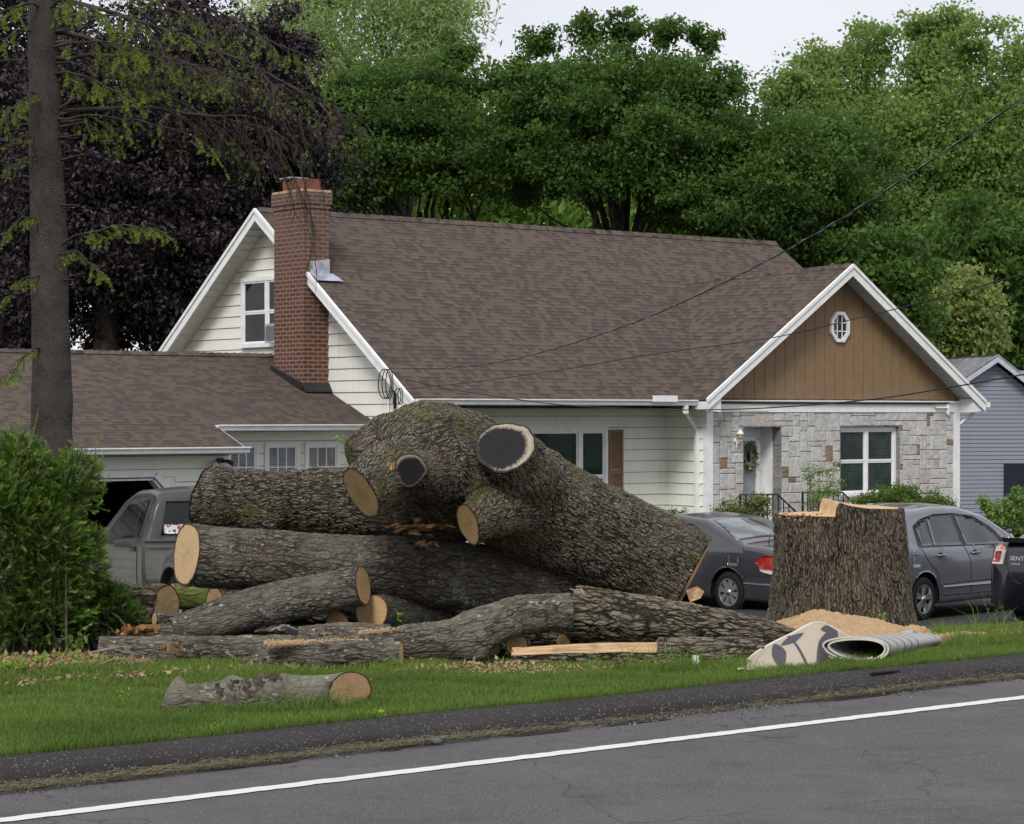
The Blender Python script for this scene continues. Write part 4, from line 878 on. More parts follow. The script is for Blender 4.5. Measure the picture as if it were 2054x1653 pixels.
def spline(pts, n):
    pts = [np.array(p, float) for p in pts]; out = []; m = len(pts)
    for i in range(m - 1):
        p0, p1, p2, p3 = pts[max(i - 1, 0)], pts[i], pts[i + 1], pts[min(i + 2, m - 1)]
        for k in range(n):
            t = k / n; out.append(.5 * ((2 * p1) + (-p0 + p2) * t + (2 * p0 - 5 * p1 + 4 * p2 - p3) * t * t + (-p0 + 3 * p1 - 3 * p2 + p3) * t ** 3))
    out.append(pts[-1]); return np.array(out)
def log(label, pts, rads, mat, ends=('cut', 'cut'), nrm=(None, None), group='oak logs heaped on the lawn', seed=0, lump=.06, res=.012, bumps=(), name='log', oval=1.0):
    """pts: world points of the axis, rads: radii (m). ends: material key for each cut or None. nrm: cut normals or None."""
    q = np.array([list(p) + [r] for p, r in zip(pts, rads)], float)
    sp = spline(q, 24); seg = np.linalg.norm(np.diff(sp[:, :3], axis=0), axis=1); L = np.concatenate([[0], np.cumsum(seg)])
    n = max(8, int(L[-1] / res)); s = np.linspace(0, L[-1], n); C = np.stack([np.interp(s, L, sp[:, k]) for k in range(4)], 1)
    c = C[:, :3].copy(); r = C[:, 3].copy(); T = np.gradient(c, axis=0); T /= np.linalg.norm(T, axis=1)[:, None]
    up = np.array([0, 0, 1.0]); N = np.cross(T, up); N /= np.linalg.norm(N, axis=1)[:, None]; B = np.cross(N, T)
    m = max(20, int(2 * math.pi * r.max() / res)); a = np.linspace(0, 2 * math.pi, m, endpoint=False)
    ca, sa_ = np.cos(a), np.sin(a); r0 = r.mean()
    co = np.stack([np.broadcast_to(ca * r0, (n, m)), np.broadcast_to(sa_ * r0, (n, m)), np.broadcast_to(s[:, None], (n, m))], -1).reshape(-1, 3)
    ln = fbm(co / r0 * np.array([1.1, 1.1, .6 * 1.0]) + seed * 3.3, seed, 2).reshape(n, m)
    ln2 = fbm(co * np.array([14, 14, 7]) + seed, seed + 9, 2).reshape(n, m)
    rr = r[:, None] * (1 + (ln - .5) * 2 * lump * 1.6) + (ln2 - .5) * .012
    for (bs, ba, bw, bh) in bumps:   # along (m), angle, width, height
        da = np.angle(np.exp(1j * (a[None, :] - ba))) * r[:, None]; rr = rr + bh * np.exp(-((s[:, None] - bs) ** 2 + da ** 2) / bw ** 2)
    V = c[:, None, :] + N[:, None, :] * (ca[None, :, None] * rr[..., None]) + B[:, None, :] * (sa_[None, :, None] * rr[..., None] * oval)
    caps = []
    for e in (0, 1):
        cc = c[0] if e == 0 else c[-1]; TT = T[0] if e == 0 else T[-1]; out = -TT if e == 0 else TT
        nn = np.array(nrm[e]) if nrm[e] is not None else out; nn = nn / np.linalg.norm(nn)
        if nn.dot(out) < 0: nn = -nn
        sgn = 1.0
        d = (V - cc) @ nn; mask = d > 0; step = np.where(mask, d / max(.25, out.dot(nn)), 0); V = V - step[..., None] * out
        if nrm[e] is not None:   # pull the last ring forward on to the cut plane
            k = 0 if e == 0 else -1; d = (V[k] - cc) @ nn; V[k] = V[k] - (d / out.dot(nn))[:, None] * out
            for j, w in ((1, .75), (2, .5), (3, .3)):
                kk = j if e == 0 else -1 - j; V[kk] = V[kk] - (d * w / out.dot(nn))[:, None] * out
        caps.append((cc, nn, e))
    V = V.reshape(-1, 3)
    i = (np.arange(n - 1) * m)[:, None]; k = np.arange(m)[None, :]; k2 = (k + 1) % m
    Fc = np.stack([i + k, i + k2, i + m + k2, i + m + k], -1).reshape(-1, 4)
    base = Vector((float(c[:, 0].mean()), float(c[:, 1].mean()), float(V[:, 2].min())))
    root = thing(name, label, 'log', base, group)
    fast('bark', V, Fc[:, ::-1], MT[mat] if isinstance(mat, str) else mat, root, co=co, smooth=True)
    for (cc, nn, e) in caps:
        ring = V[:m] if e == 0 else V[-m:]
        cap_disc(ring, nn, ends[e], root, seed + e)
    return root
def cap_disc(ring, nn, key, root, seed=0, name='cut_end', off=.002):
    if key is None: key = 'cut_dim'
    ce = ring.mean(0); m = len(ring); nr = 7; vs = []; co = []; R = np.random.default_rng(int(seed * 7) + 5)
    x = ring[0] - ce; x = x - nn * x.dot(nn); x /= np.linalg.norm(x); y = np.cross(nn, x); rad = np.linalg.norm(ring - ce, axis=1).mean()
    rot = R.random() * 6.28; ex, ey = (R.random() - .5) * .3, (R.random() - .5) * .3
    for j in range(nr + 1):
        f = j / nr; p = ce + (ring - ce) * f * 1.005 + nn * off
        if 0 < j < nr: p = p + nn * ((R.random(m) - .5) * .003)[:, None]
        vs.append(p)
        a = np.arctan2((ring - ce) @ y, (ring - ce) @ x) + rot
        co.append(np.stack([f * np.cos(a) + ex * (1 - f), f * np.sin(a) + ey * (1 - f), np.full(m, rad + seed)], 1))
    V = np.concatenate(vs); co = np.concatenate(co); i = (np.arange(nr) * m)[:, None]; k = np.arange(m)[None, :]; k2 = (k + 1) % m
    Fc = np.stack([i + k, i + k2, i + m + k2, i + m + k], -1).reshape(-1, 4)
    Fc2 = np.stack([np.arange(m) + nr * m, np.arange(m), np.arange(m)], -1)
    return fast(name, V, Fc, MT[key], root, co=co, smooth=True)
PD3 = lambda x, y, D: np.array(PD(x, y, D))
def px(r, x, D): return r * ZD(x, D) / F        # pixel radius -> metres
tow = lambda x, z: np.array([x, -1.0, z])      # normal pointing roughly at the camera

def plog(label, pts, mat, **kw):
    """pts: (x, y, D, radius px)"""
    return log(label, [PD3(x, y, D) for x, y, D, r in pts], [px(r, x, D) for x, y, D, r in pts], mat, **kw)

# the long grey log across the middle with the big pale face
plog('long grey lichen spotted log across the pile, big pale cut face at left', [(374, 1113, 13.45, 63), (520, 1124, 13.4, 62), (700, 1138, 13.35, 66), (880, 1150, 13.3, 69), (1050, 1166, 13.2, 66), (1190, 1180, 13.1, 60)], 'bark_limb', ends=('cut_pale', 'cut'), seed=1)
# diagonal log
plog('grey log leaning up to the right, narrow cut face just below the long grey log', [(350, 1268, 13.35, 30), (450, 1236, 13.2, 38), (590, 1200, 13.05, 42), (728, 1175, 12.95, 40)], 'bark_lichen', ends=('cut', 'cut'), seed=2, nrm=(None, (.95, -.20, .16)))
plog('short log sticking out of the yew with a pale oval cut face', [(150, 1206, 14.7, 36), (250, 1212, 14.5, 40), (333, 1214, 14.3, 42)], 'bark_rough', ends=('cut', 'cut_pale'), seed=3, nrm=(None, (.9, -.45, 0)))
plog('smooth green mossy log in the gap behind the pale faced logs', [(345, 1196, 15.3, 26), (440, 1200, 15.2, 24), (540, 1205, 15.1, 20)], 'bark_green', seed=4)
plog('dark rough log half hidden under the long grey log, split brown left end', [(432, 1212, 14.3, 34), (560, 1218, 14.2, 36), (720, 1230, 14.1, 38)], 'bark_rough', ends=('cut_brown', 'cut'), seed=5, nrm=((-.75, -.65, 0), None))
plog('thin grey log flat behind the lower end of the leaning log', [(310, 1243, 13.8, 14), (400, 1248, 13.75, 18), (500, 1252, 13.7, 20)], 'bark_lichen', seed=6)
plog('log with a round cracked cut face under the right end of the leaning log', [(745, 1228, 13.1, 36), (815, 1232, 13.35, 38), (900, 1246, 13.6, 36)], 'bark_lichen', ends=('cut', 'cut'), seed=7, nrm=((-.35, -.93, 0.05), None))
plog('dark brown log end just left of the round cracked cut face', [(676, 1248, 13.4, 24), (730, 1250, 13.65, 24)], 'bark_rough', ends=('cut_brown', 'cut'), seed=8, nrm=((-.3, -.95, 0), None))
plog('low grey log between the knobby log and the curved log', [(600, 1280, 12.8, 24), (680, 1276, 12.65, 28), (780, 1280, 12.5, 26)], 'bark_grey', seed=9)
plog('weathered log with an orange rotten left end and a knobby right end', [(262, 1270, 13.75, 13), (330, 1272, 13.65, 19), (440, 1276, 13.45, 22), (530, 1268, 13.25, 26), (566, 1266, 13.2, 20)], 'bark_lichen', ends=('rotten', 'cut_dim'), seed=10, bumps=((1.12, 1.6, .07, .035),))
plog('long low log with torn bark at the left front of the pile', [(200, 1303, 13.35, 27), (330, 1305, 13.1, 30), (450, 1304, 12.85, 29), (560, 1300, 12.6, 27), (640, 1298, 12.5, 22)], 'bark_grey', ends=('cut_dim', 'cut'), seed=11)
plog('sawdust covered log in front of the curved log, thin pale cut at its right end', [(492, 1336, 12.4, 15), (560, 1320, 12.25, 27), (680, 1314, 12.05, 30), (804, 1318, 11.85, 31)], 'bark_grey', ends=('cut_brown', 'cut_pale'), seed=12, nrm=(None, (.995, -.10, 0)))
plog('curved log rising to the right in the middle of the pile', [(640, 1300, 12.6, 22), (720, 1297, 12.4, 30), (810, 1294, 12.25, 40), (900, 1285, 12.1, 42), (965, 1262, 12.0, 42), (1030, 1238, 11.95, 40), (1090, 1231, 11.9, 38), (1144, 1229, 11.85, 37)], 'bark_grey', ends=('cut', 'cut_dim'), seed=13, bumps=((1.02, -.9, .09, .075),), nrm=(None, (.97, .14, .0)))
plog('thick rough log tapering to the right behind the rug, splintered left end', [(1150, 1228, 12.1, 54), (1250, 1238, 11.9, 50), (1380, 1252, 11.6, 44), (1500, 1268, 11.25, 33), (1610, 1288, 10.95, 22)], 'bark_rough', ends=('cut_dim', 'cut'), seed=14, nrm=((-.97, .2, .15), None))
plog('small log end behind the split log', [(1130, 1288, 12.1, 16), (1200, 1286, 12.3, 18), (1260, 1286, 12.4, 18)], 'bark_rough', ends=('cut', 'cut'), seed=15, nrm=((-.5, -.86, 0), None))
plog('upright pale cut block left of the split log', [(1037, 1294, 12.0, 22), (1042, 1298, 12.4, 22)], 'bark_rough', ends=('cut', 'cut'), seed=16, nrm=((-.15, -.98, 0), None))
plog('small dark cut block under the bend of the curved log', [(990, 1300, 12.2, 16), (1000, 1302, 12.5, 16)], 'bark_rough', ends=('cut_brown', 'cut'), seed=26, nrm=((-.15, -.98, 0), None))
plog('short smooth log lying alone on the grass near the curb, weathered cut face', [(338, 1400, 10.6, 27), (400, 1403, 10.5, 30), (480, 1397, 10.42, 32), (600, 1388, 10.25, 32), (670, 1384, 10.15, 33), (702, 1384, 10.1, 34)], 'bark_smooth', ends=('cut_dim', 'cut_brown'), seed=17, nrm=((-.9, .3, .3), (.66, -.75, 0.02)), bumps=((.03, 1.9, .05, .05), (.35, 1.5, .05, .03), (.62, 1.2, .06, .025)), lump=.09)
plog('flat thin strip of split wood on the grass in front of the curved log', [(790, 1338, 12.0, 6), (900, 1341, 11.85, 7), (1020, 1344, 11.65, 6)], 'bark_rough', ends=('split', 'split'), seed=18)
plog('dark log in the shadow under the trunk behind the curved log', [(830, 1262, 13.6, 30), (960, 1262, 13.3, 34), (1150, 1262, 13.0, 30)], 'bark_rough', seed=19)
# split log: flattened on top by a split face
def split_log():
    pts = [(1026, 1318, 25, 11.45), (1120, 1316, 31, 11.25), (1250, 1313, 33, 10.98), (1400, 1312, 33, 10.66), (1530, 1313, 31, 10.4)]
    q = np.array([list(PD3(x, y, D)) + [px(r, x, D)] for x, y, r, D in pts]); sp = spline(q, 24)
    L = np.concatenate([[0], np.cumsum(np.linalg.norm(np.diff(sp[:, :3], axis=0), axis=1))]); n = 240; s = np.linspace(0, L[-1], n)
    C = np.stack([np.interp(s, L, sp[:, k]) for k in range(4)], 1); c = C[:, :3]; r = C[:, 3]
    T = np.gradient(c, axis=0); T /= np.linalg.norm(T, axis=1)[:, None]; N = np.cross(T, [0, 0, 1.]); N /= np.linalg.norm(N, axis=1)[:, None]; B = np.cross(N, T)
    m = 110; a = np.linspace(0, 2 * math.pi, m, endpoint=False); r0 = r.mean()
    co = np.stack([np.broadcast_to(np.cos(a) * r0, (n, m)), np.broadcast_to(np.sin(a) * r0, (n, m)), np.broadcast_to(s[:, None], (n, m))], -1)
    rr = r[:, None] * (1 + (fbm(co.reshape(-1, 3) * 5, 4, 2).reshape(n, m) - .5) * .2)
    x = np.cos(a)[None] * rr; z = np.sin(a)[None] * rr      # x towards the camera side, z up
    Ls = np.interp(1322, [1026, 1530], [0, L[-1]])
    # split plane: tilted towards the camera, ends at Ls
    zs = r[:, None] * (.50 + .0 * x) - (x) * .24 + (fbm(co.reshape(-1, 3) * np.array([40, 40, 3.]), 8, 3).reshape(n, m) - .5) * .02
    fade = np.clip((s - Ls) / .06 + fbm(co.reshape(-1, 3) * 18, 5, 2).reshape(n, m)[:, :1].T[0] * 2 - 1, 0, 1)[:, None]
    zl = zs + fade * 1.0; cutm = z > zl; z2 = np.where(cutm, zl, z)
    V = (c[:, None] + N[:, None] * x[..., None] + B[:, None] * z2[..., None])
    V[0] += -T[0] * (0); V[:6] += (T[0] * (.02 * (fbm(co[:6].reshape(-1, 3) * 40, 3, 2).reshape(6, m) - .3)[..., None]))
    Vf = V.reshape(-1, 3); i = (np.arange(n - 1) * m)[:, None]; k = np.arange(m)[None, :]; k2 = (k + 1) % m
    Fc = np.stack([i + k, i + m + k, i + m + k2, i + k2], -1).reshape(-1, 4); fl = cutm.reshape(-1)[Fc].sum(1) >= 3
    root = thing('log', 'low split log with its bare pale split wood on top, behind the white pipe', 'log', Vector(c[n // 2]) - Vector((0, 0, .12)), 'oak logs heaped on the lawn')
    def sub(mask, nm, mat, cc):
        f = Fc[mask]; u, inv = np.unique(f, return_inverse=True); fast(nm, Vf[u], inv.reshape(-1, 4), mat, root, co=cc[u], smooth=True)
    cf = co.reshape(-1, 3); sub(~fl, 'bark', MT['bark_rough'], cf); gc = np.stack([cf[:, 2], cf[:, 0], cf[:, 1]], 1); sub(fl, 'split_face', MT['split'], gc)
    cap_disc(V[0], -T[0], 'cut_brown', root, 3); cap_disc(V[-1], T[-1], 'cut', root, 4)
split_log()

# ---- the big trunk: a smooth union of limbs, meshed from a distance field
def capsule(P_, a, b, ra, rb):
    ab = b - a; t = np.clip(((P_ - a) @ ab) / ab.dot(ab), 0, 1)
    return np.linalg.norm(P_ - a - t[..., None] * ab, axis=-1) - (ra + (rb - ra) * t)
TD = 12.95
def tp(x, y, dD, r): D = TD + dD; return np.array(PD(x, y, D)), px(r, x, D)
groups = []   # (segments, cut) with cut = (point, normal, material) or None
segs = []
def chain(cut, *pts):
    q = [tp(*p) for p in pts]; g = []
    for (a, ra), (b, rb) in zip(q[:-1], q[1:]): g.append((a, ra, b, rb)); segs.append((a, ra, b, rb))
    if cut: n_ = np.array(cut[1], float); n_ /= np.linalg.norm(n_); cut = (tp(*cut[0], 1)[0], n_, cut[2])
    groups.append((g, cut))
chain(((1394, 1146, 0), (.85, -.12, -.44), 'cut_pale'), (1560, 1292, .0, 124), (1300, 1139, .0, 114), (1130, 1042, .0, 106), (1010, 985, .0, 106), (920, 950, .05, 110), (880, 925, .05, 106))
chain(((436, 1000, 1.05), (-.92, .30, .15), 'cut_dim'), (960, 985, .25, 100), (800, 1003, .6, 84), (650, 1005, .9, 68), (520, 1008, 1.0, 65), (400, 1003, 1.05, 70), (300, 1000, 1.05, 78))
chain(None, (900, 925, .1, 98), (850, 905, .05, 90), (800, 905, -.05, 74)); chain(None, (905, 880, .15, 62), (940, 880, .1, 52)); chain(None, (830, 872, .1, 50), (880, 868, .15, 52))
chain(((723, 990, -.42), (-.70, -.36, -.45), 'cut_dim'), (850, 930, -.1, 76), (780, 945, -.25, 62), (715, 992, -.48, 52), (670, 1030, -.60, 50))
chain(None, (770, 900, .0, 60), (735, 905, .02, 45))
chain(((938, 1053, -.50), (-.84, -.38, -.22), 'cut_dim'), (1060, 1000, -.1, 70), (990, 1025, -.38, 48), (938, 1053, -.52, 41), (900, 1072, -.62, 40))
chain(((1015, 897, -.58), (-.22, -.80, .55), 'cut_old'), (1062, 985, -.1, 84), (1040, 940, -.38, 68), (1015, 897, -.58, 59), (985, 840, -.80, 58))
chain(((822, 942, -.56), (.12, -.98, .08), 'cut_black'), (880, 950, -.2, 60), (822, 942, -.55, 33), (815, 941, -.72, 31))
allp = np.array([s[0] for s in segs if 330 < CX + s[0][0] / s[0][1] * F < 1480] + [s[2] for s in segs if 330 < CX + s[2][0] / s[2][1] * F < 1480]); lo = allp.min(0) - .5; hi = allp.max(0) + np.array([.5, .5, .5])
def smin(d, e, k):
    if d is None: return e
    h = np.clip(.5 + .5 * (d - e) / k, 0, 1); return d * (1 - h) + e * h - k * h * (1 - h)
def group_field(g, Pt):
    d = None
    for (a, ra, b, rb) in g: d = smin(d, capsule(Pt, a, b, ra, rb), .05)
    return d
def noise_t(q): return (fbm(q * 3.2, 2, 2) - .5) * .075 + (fbm(q * 11, 5, 2) - .5) * .028
def make_trunk():
    vs = .0145; dims = np.ceil((hi - lo) / vs).astype(int)
    grid = np.empty(dims, np.float32); ys = lo[1] + np.arange(dims[1]) * vs; zs = lo[2] + np.arange(dims[2]) * vs
    yy, zz = np.meshgrid(ys, zs, indexing='ij')
    for i in range(dims[0]):
        x = lo[0] + i * vs; Pt = np.stack([np.full_like(yy, x), yy, zz], -1)
        fs = [group_field(g, Pt) for g, c in groups]; mn = np.min(fs, axis=0); near = mn < .15
        out = mn.copy()
        if near.any():
            q = Pt[near]; nz_ = noise_t(q); tot = None
            for (g, c), f in zip(groups, fs):
                e = f[near] + nz_
                if c is not None: e = np.maximum(e, (q - c[0]) @ c[1])
                tot = smin(tot, e, .07)
            out[near] = tot
        grid[i] = out
    import openvdb
    g = openvdb.FloatGrid(background=1.0); g.copyFromArray(np.clip(grid, -.2, .2)); pts, quads = g.convertToQuads(isovalue=0.0)
    return pts * vs + lo, quads
try:
    Vt, Qt = make_trunk()
except Exception as ex:
    print('openvdb missing, plain tubes', ex); Vt = None
troot = thing('felled_trunk', 'huge mossy felled trunk with sawn limb stubs resting on top of the pile', 'tree trunk', Vector(tp(1000, 1100, 0, 1)[0]), None)
if Vt is None:
    for g, c in groups:
        mb = MB(); mb.tube([Vector(g[0][0])] + [Vector(s[2]) for s in g], [g[0][1]] + [s[3] for s in g], 40); mb.build('bark', MT['bark_trunk'], troot)
if Vt is not None:
    me = bpy.data.meshes.new('t'); me.from_pydata(Vt.tolist(), [], Qt.tolist()); bm = bmesh.new(); bm.from_mesh(me)
    bmesh.ops.recalc_face_normals(bm, faces=bm.faces)
    fc = np.array([f.calc_center_median()[:] for f in bm.faces]); fn = np.array([f.normal[:] for f in bm.faces]); bm.faces.ensure_lookup_table(); kill = set()
    for (g, c) in groups:
        if c is None: continue
        cp, nn, key = c; x = np.cross(nn, [0, 0, 1.]); x /= np.linalg.norm(x); y = np.cross(nn, x); m = 120; a = np.linspace(0, 2 * math.pi, m, endpoint=False)
        dirs = np.cos(a)[:, None] * x + np.sin(a)[:, None] * y; lo_r = np.zeros(m); hi_r = np.full(m, .75)
        for _ in range(14):
            mid = (lo_r + hi_r) / 2; q = cp + dirs * mid[:, None]; v = group_field(g, q) + noise_t(q); lo_r = np.where(v < 0, mid, lo_r); hi_r = np.where(v < 0, hi_r, mid)
        ring = cp + dirs * (lo_r - .002)[:, None] + nn * .001
        dist = (fc - cp) @ nn; rad = np.linalg.norm(fc - cp - dist[:, None] * nn, axis=1); ang = np.arctan2((fc - cp) @ y, (fc - cp) @ x) % (2 * math.pi)
        rmax = np.interp(ang, np.append(a, 2 * math.pi), np.append(lo_r, lo_r[0]))
        sel = np.where((np.abs(dist) < .012) & (rad < rmax - .008) & (fn @ nn > .8))[0]; kill |= set(sel.tolist())
        cap_disc(ring, nn, key, troot, seed=len(sel) % 7, name='cut_end'); print('cut', key, len(sel), lo_r.mean())
    bmesh.ops.delete(bm, geom=[bm.faces[i] for i in kill], context='FACES')
    # keep the largest island only
    bm.verts.ensure_lookup_table(); seen = set(); isl = []
    for v in bm.verts:
        if v in seen: continue
        st = [v]; seen.add(v); cur = []
        while st:
            w = st.pop(); cur.append(w)
            for e in w.link_edges:
                o_ = e.other_vert(w)
                if o_ not in seen: seen.add(o_); st.append(o_)
        isl.append(cur)
    isl.sort(key=len, reverse=True)
    for cur in isl[1:]:
        for v in cur: bm.verts.remove(v)
    bm.normal_update(); bm.verts.index_update(); V = np.array([v.co[:] for v in bm.verts]); Fs = [tuple(v.index for v in f.verts) for f in bm.faces]; bm.free()
    # bark coordinates: blended over the nearest limbs
    d_all = []; cos_ = []
    Lacc = 0
    for (a, ra, b, rb) in segs:
        ab = b - a; l = np.linalg.norm(ab); t = ab / l; h = (V - a) @ t; hc = np.clip(h, 0, l); up = np.array([0, 0, 1.]); nx_ = np.cross(t, up); nx_ /= np.linalg.norm(nx_); ny_ = np.cross(nx_, t)
        q = V - a - hc[:, None] * t; th = np.arctan2(q @ ny_, q @ nx_); r0 = .5 * (ra + rb)
        d_all.append(np.linalg.norm(q, axis=1) - (ra + (rb - ra) * hc / l)); cos_.append(np.stack([np.cos(th) * r0, np.sin(th) * r0, h + Lacc], 1)); Lacc += l
    d_all = np.array(d_all); cos_ = np.array(cos_); best = d_all.argmin(0); co = cos_[best, np.arange(len(V))]
    fast('bark', V, Fs, MT['bark_trunk'], troot, co=co, smooth=True)

# hinge wedge and splinters on the butt of the trunk
c = tp(1372, 1172, -.05, 1)[0]
mb = MB()
def P3(x, y, d): return Vector(tp(x, y, d, 1)[0])
mb.add([P3(1376, 1184, -.47), P3(1398, 1176, -.40), P3(1412, 1186, -.42), P3(1405, 1200, -.45), P3(1384, 1208, -.46), P3(1378, 1186, .1), P3(1400, 1180, .1), P3(1412, 1190, .1), P3(1405, 1200, .1), P3(1384, 1208, .1)], [(0, 4, 3, 2, 1), (0, 1, 6, 5), (1, 2, 7, 6), (2, 3, 8, 7), (3, 4, 9, 8)], None)
mb.build('hinge_wood', MT['split'], troot)
# torn heartwood chunk between the trunk and the long log
def shards(name, label, cat, cen, n, L, w, mat, seed=0, flat=.35, group=None, dirx=(1, .2, .2), r=.12, root=None):
    R = random.Random(seed); mb = MB(); cen = Vector(cen)
    for k in range(n):
        p = cen + Vector((R.gauss(0, r), R.gauss(0, r * .4), R.gauss(0, r * .18))); d = Vector((dirx[0] + R.gauss(0, .4), dirx[1] + R.gauss(0, .4), dirx[2] + R.gauss(0, flat))).normalized(); l = L * R.uniform(.4, 1.2)
        s = d.cross(Vector((R.gauss(0, 1), R.gauss(0, 1), R.gauss(0, 1)))).normalized() * w * R.uniform(.4, 1.2); u = d.cross(s).normalized() * w * .35
        mb.add([p - d * l * .5 + s * .5, p - d * l * .5 - s * .5, p + d * l * .1 - s + u, p + d * l * .1 + s + u, p + d * l * .5, p + d * l * .1 - u * 2], [(0, 1, 2, 3), (2, 4, 3), (0, 3, 5), (1, 5, 2), (3, 4, 5), (5, 4, 2), (0, 5, 1)])
    o = mb.build(name, mat, root)
    if root is None: tag(o, label, cat, group)
    return o
shards('torn_wood', 'heap of torn orange brown heartwood between the trunk and the long grey log', 'wood debris', PD(825, 1058, 12.95), 26, .10, .02, MT['splinter'], 2)
shards('torn_wood', 'jagged orange splinter chunk standing on the long grey log', 'wood debris', PD(848, 1090, 12.98), 9, .08, .018, MT['splinter'], 3, .8, r=.03)
shards('splinters', None, None, PD(1166, 1184, 11.9), 5, .12, .006, MT['split'], 5, .3, dirx=(-.7, 0, .35), r=.03, root=troot)
shards('torn_wood', 'crumbling orange rotten wood at the left end of the weathered log', 'wood debris', PD(272, 1263, 13.6), 30, .07, .022, MT['rotten'], 6, .6, r=.06)
shards('torn_wood', 'strips of torn bark hanging on the long low log', 'wood debris', PD(345, 1300, 12.85), 20, .08, .007, MT['rotten'], 7, .9, dirx=(.3, 0, -1), r=.05)
shards('torn_wood', 'knobby torn branch collar at the right end of the weathered log', 'wood debris', PD(560, 1262, 13.0), 16, .10, .022, MT['twig_g'], 8, .6, r=.045)
shards('torn_wood', 'pale fibres torn beside the small black limb scar', 'wood debris', PD(786, 936, 12.28), 9, .07, .006, MT['split'], 9, .8, dirx=(.1, 0, -1), r=.02)
# loose bark flakes on the lone log
def flakes():
    R = random.Random(4); mb = MB()
    for band in ((440, 1372, 452, 1418), (468, 1366, 470, 1410), (490, 1362, 500, 1395), (515, 1358, 522, 1378), (545, 1356, 552, 1366), (530, 1354, 560, 1362)):
        for k in range(16):
            f = R.random(); x = band[0] + (band[2] - band[0]) * f + R.gauss(0, 5); y = band[1] + (band[3] - band[1]) * f; p = PD(x, y, 10.22 - .16 * min(1, f * 1.5) - .02)
            a = R.uniform(0, 3.1); s = R.uniform(.009, .022); e1 = Vector((math.cos(a), 0, math.sin(a))) * s; e2 = Vector((-math.sin(a), -.3, math.cos(a))) * s * .7; nn = Vector((0, -1, .5)) * .008
            mb.add([p - e1, p - e2, p + e1 + nn, p + e2 + nn * R.random()], [(0, 1, 2, 3)])
    tag(mb.build('loose_bark', plain('bark_flakes', (.105, .088, .072), .9, .1, .3)), 'curled flakes of dark bark on the lone log near the curb', 'bark', kind='stuff')
flakes()

# ------------------------------------------------------------------ stump and sawdust
def stump():
    D = 13.05; cx = 1688; Z = ZD(cx, D); c = PD(cx, 1250, D); X, Y = c.x, c.y; sc = Z / F
    zt = CH - (1022 - HY) * sc; zb = float(gz(D)) - .12; n = 130; m = 300; a = np.linspace(0, 2 * math.pi, m, endpoint=False)
    root = thing('tree_stump', 'wide freshly cut tree stump with rough bark standing in sawdust', 'stump', (X, Y, zb))
    h = np.linspace(0, 1, n)
    prof = np.interp(h, [0, .08, .2, .35, .6, 1], [1.44, 1.30, 1.15, 1.06, 1.005, .965]) * 131 * sc * 1.02
    co = np.stack([np.broadcast_to(np.cos(a) * .6, (n, m)), np.broadcast_to(np.sin(a) * .6, (n, m)), np.broadcast_to(h[:, None] * (zt - zb), (n, m))], -1).reshape(-1, 3)
    flare = np.clip(1 - h[:, None] / .55, 0, 1) ** 1.5
    lob = .10 * np.sin(a * 5 + .5)[None] + .06 * np.sin(a * 8 + 2)[None]
    r = prof[:, None] * (1 + flare * lob + (fbm(co * 3, 3, 2).reshape(n, m) - .5) * .06 + .018 * np.sin(a * 9 + 1)[None] * (1 - flare)) + (fbm(co * np.array([13, 13, 5]), 6, 2).reshape(n, m) - .5) * .025
    lean = -.02 * h[:, None]
    # the top: left third cut lower (felling step), right part higher
    xx = X + np.cos(a)[None] * r + lean; yy = Y + np.sin(a)[None] * r
    step = -28 * sc
    zz = zb + h[:, None] * (zt - zb) + 0 * xx
    left = (xx - X) < step; top_l = zt - 10 * sc; zz = np.where(left, zb + h[:, None] * (top_l - zb), zz + h[:, None] * (.018 - .02 * (xx - X)))
    rdg = lambda x: np.exp(-np.clip(x - step - .02, 0, 9) / .13) * (x > step) * np.clip((x - step) / .03, 0, 1) * .06
    zz = zz + rdg(xx - X) * h[:, None] ** 8
    V = np.stack([xx, yy, zz], -1)
    i = (np.arange(n - 1) * m)[:, None]; k = np.arange(m)[None, :]; k2 = (k + 1) % m
    fast('bark', V.reshape(-1, 3), np.stack([i + k, i + k2, i + m + k2, i + m + k], -1).reshape(-1, 4), MT['bark_stump'], root, co=co, smooth=True)
    ring = V[-1]; fr = [p for p in ring]
    # cut surface: fine grid over the disc with the step ridge
    nr = 60; vs = []; cc = []; ce = ring.mean(0)
    for j in range(nr + 1):
        f = j / nr; p = ce + (ring - ce) * f * .995; x = p[:, 0] - X
        e = (x >= step) * 1.0
        z = top_l + e * (zt + .018 - .02 * x - top_l) + rdg(x) + .008 * fbm(np.stack([p[:, 0] * 8, p[:, 1] * 8, 0 * x], 1), 3, 2)
        if j == nr: z = ring[:, 2]
        vs.append(np.stack([p[:, 0], p[:, 1], z + .001], 1)); cc.append(np.stack([f * np.cos(a), f * np.sin(a), np.full(m, .4)], 1))
    i = (np.arange(nr) * m)[:, None]
    fast('cut_top', np.concatenate(vs), np.stack([i + k, i + m + k, i + m + k2, i + k2], -1).reshape(-1, 4), MT['cut_pale'], root, co=np.concatenate(cc), smooth=True)
    return X, Y, zb, sc, top_l
SX, SY, SZ, SSC, STL = stump()
shards('splinters', 'fringe of torn orange fibres on the lower step of the stump', 'wood debris', (SX - .33, SY - .40, STL), 34, .035, .010, MT['splinter'], 12, .5, r=.12)
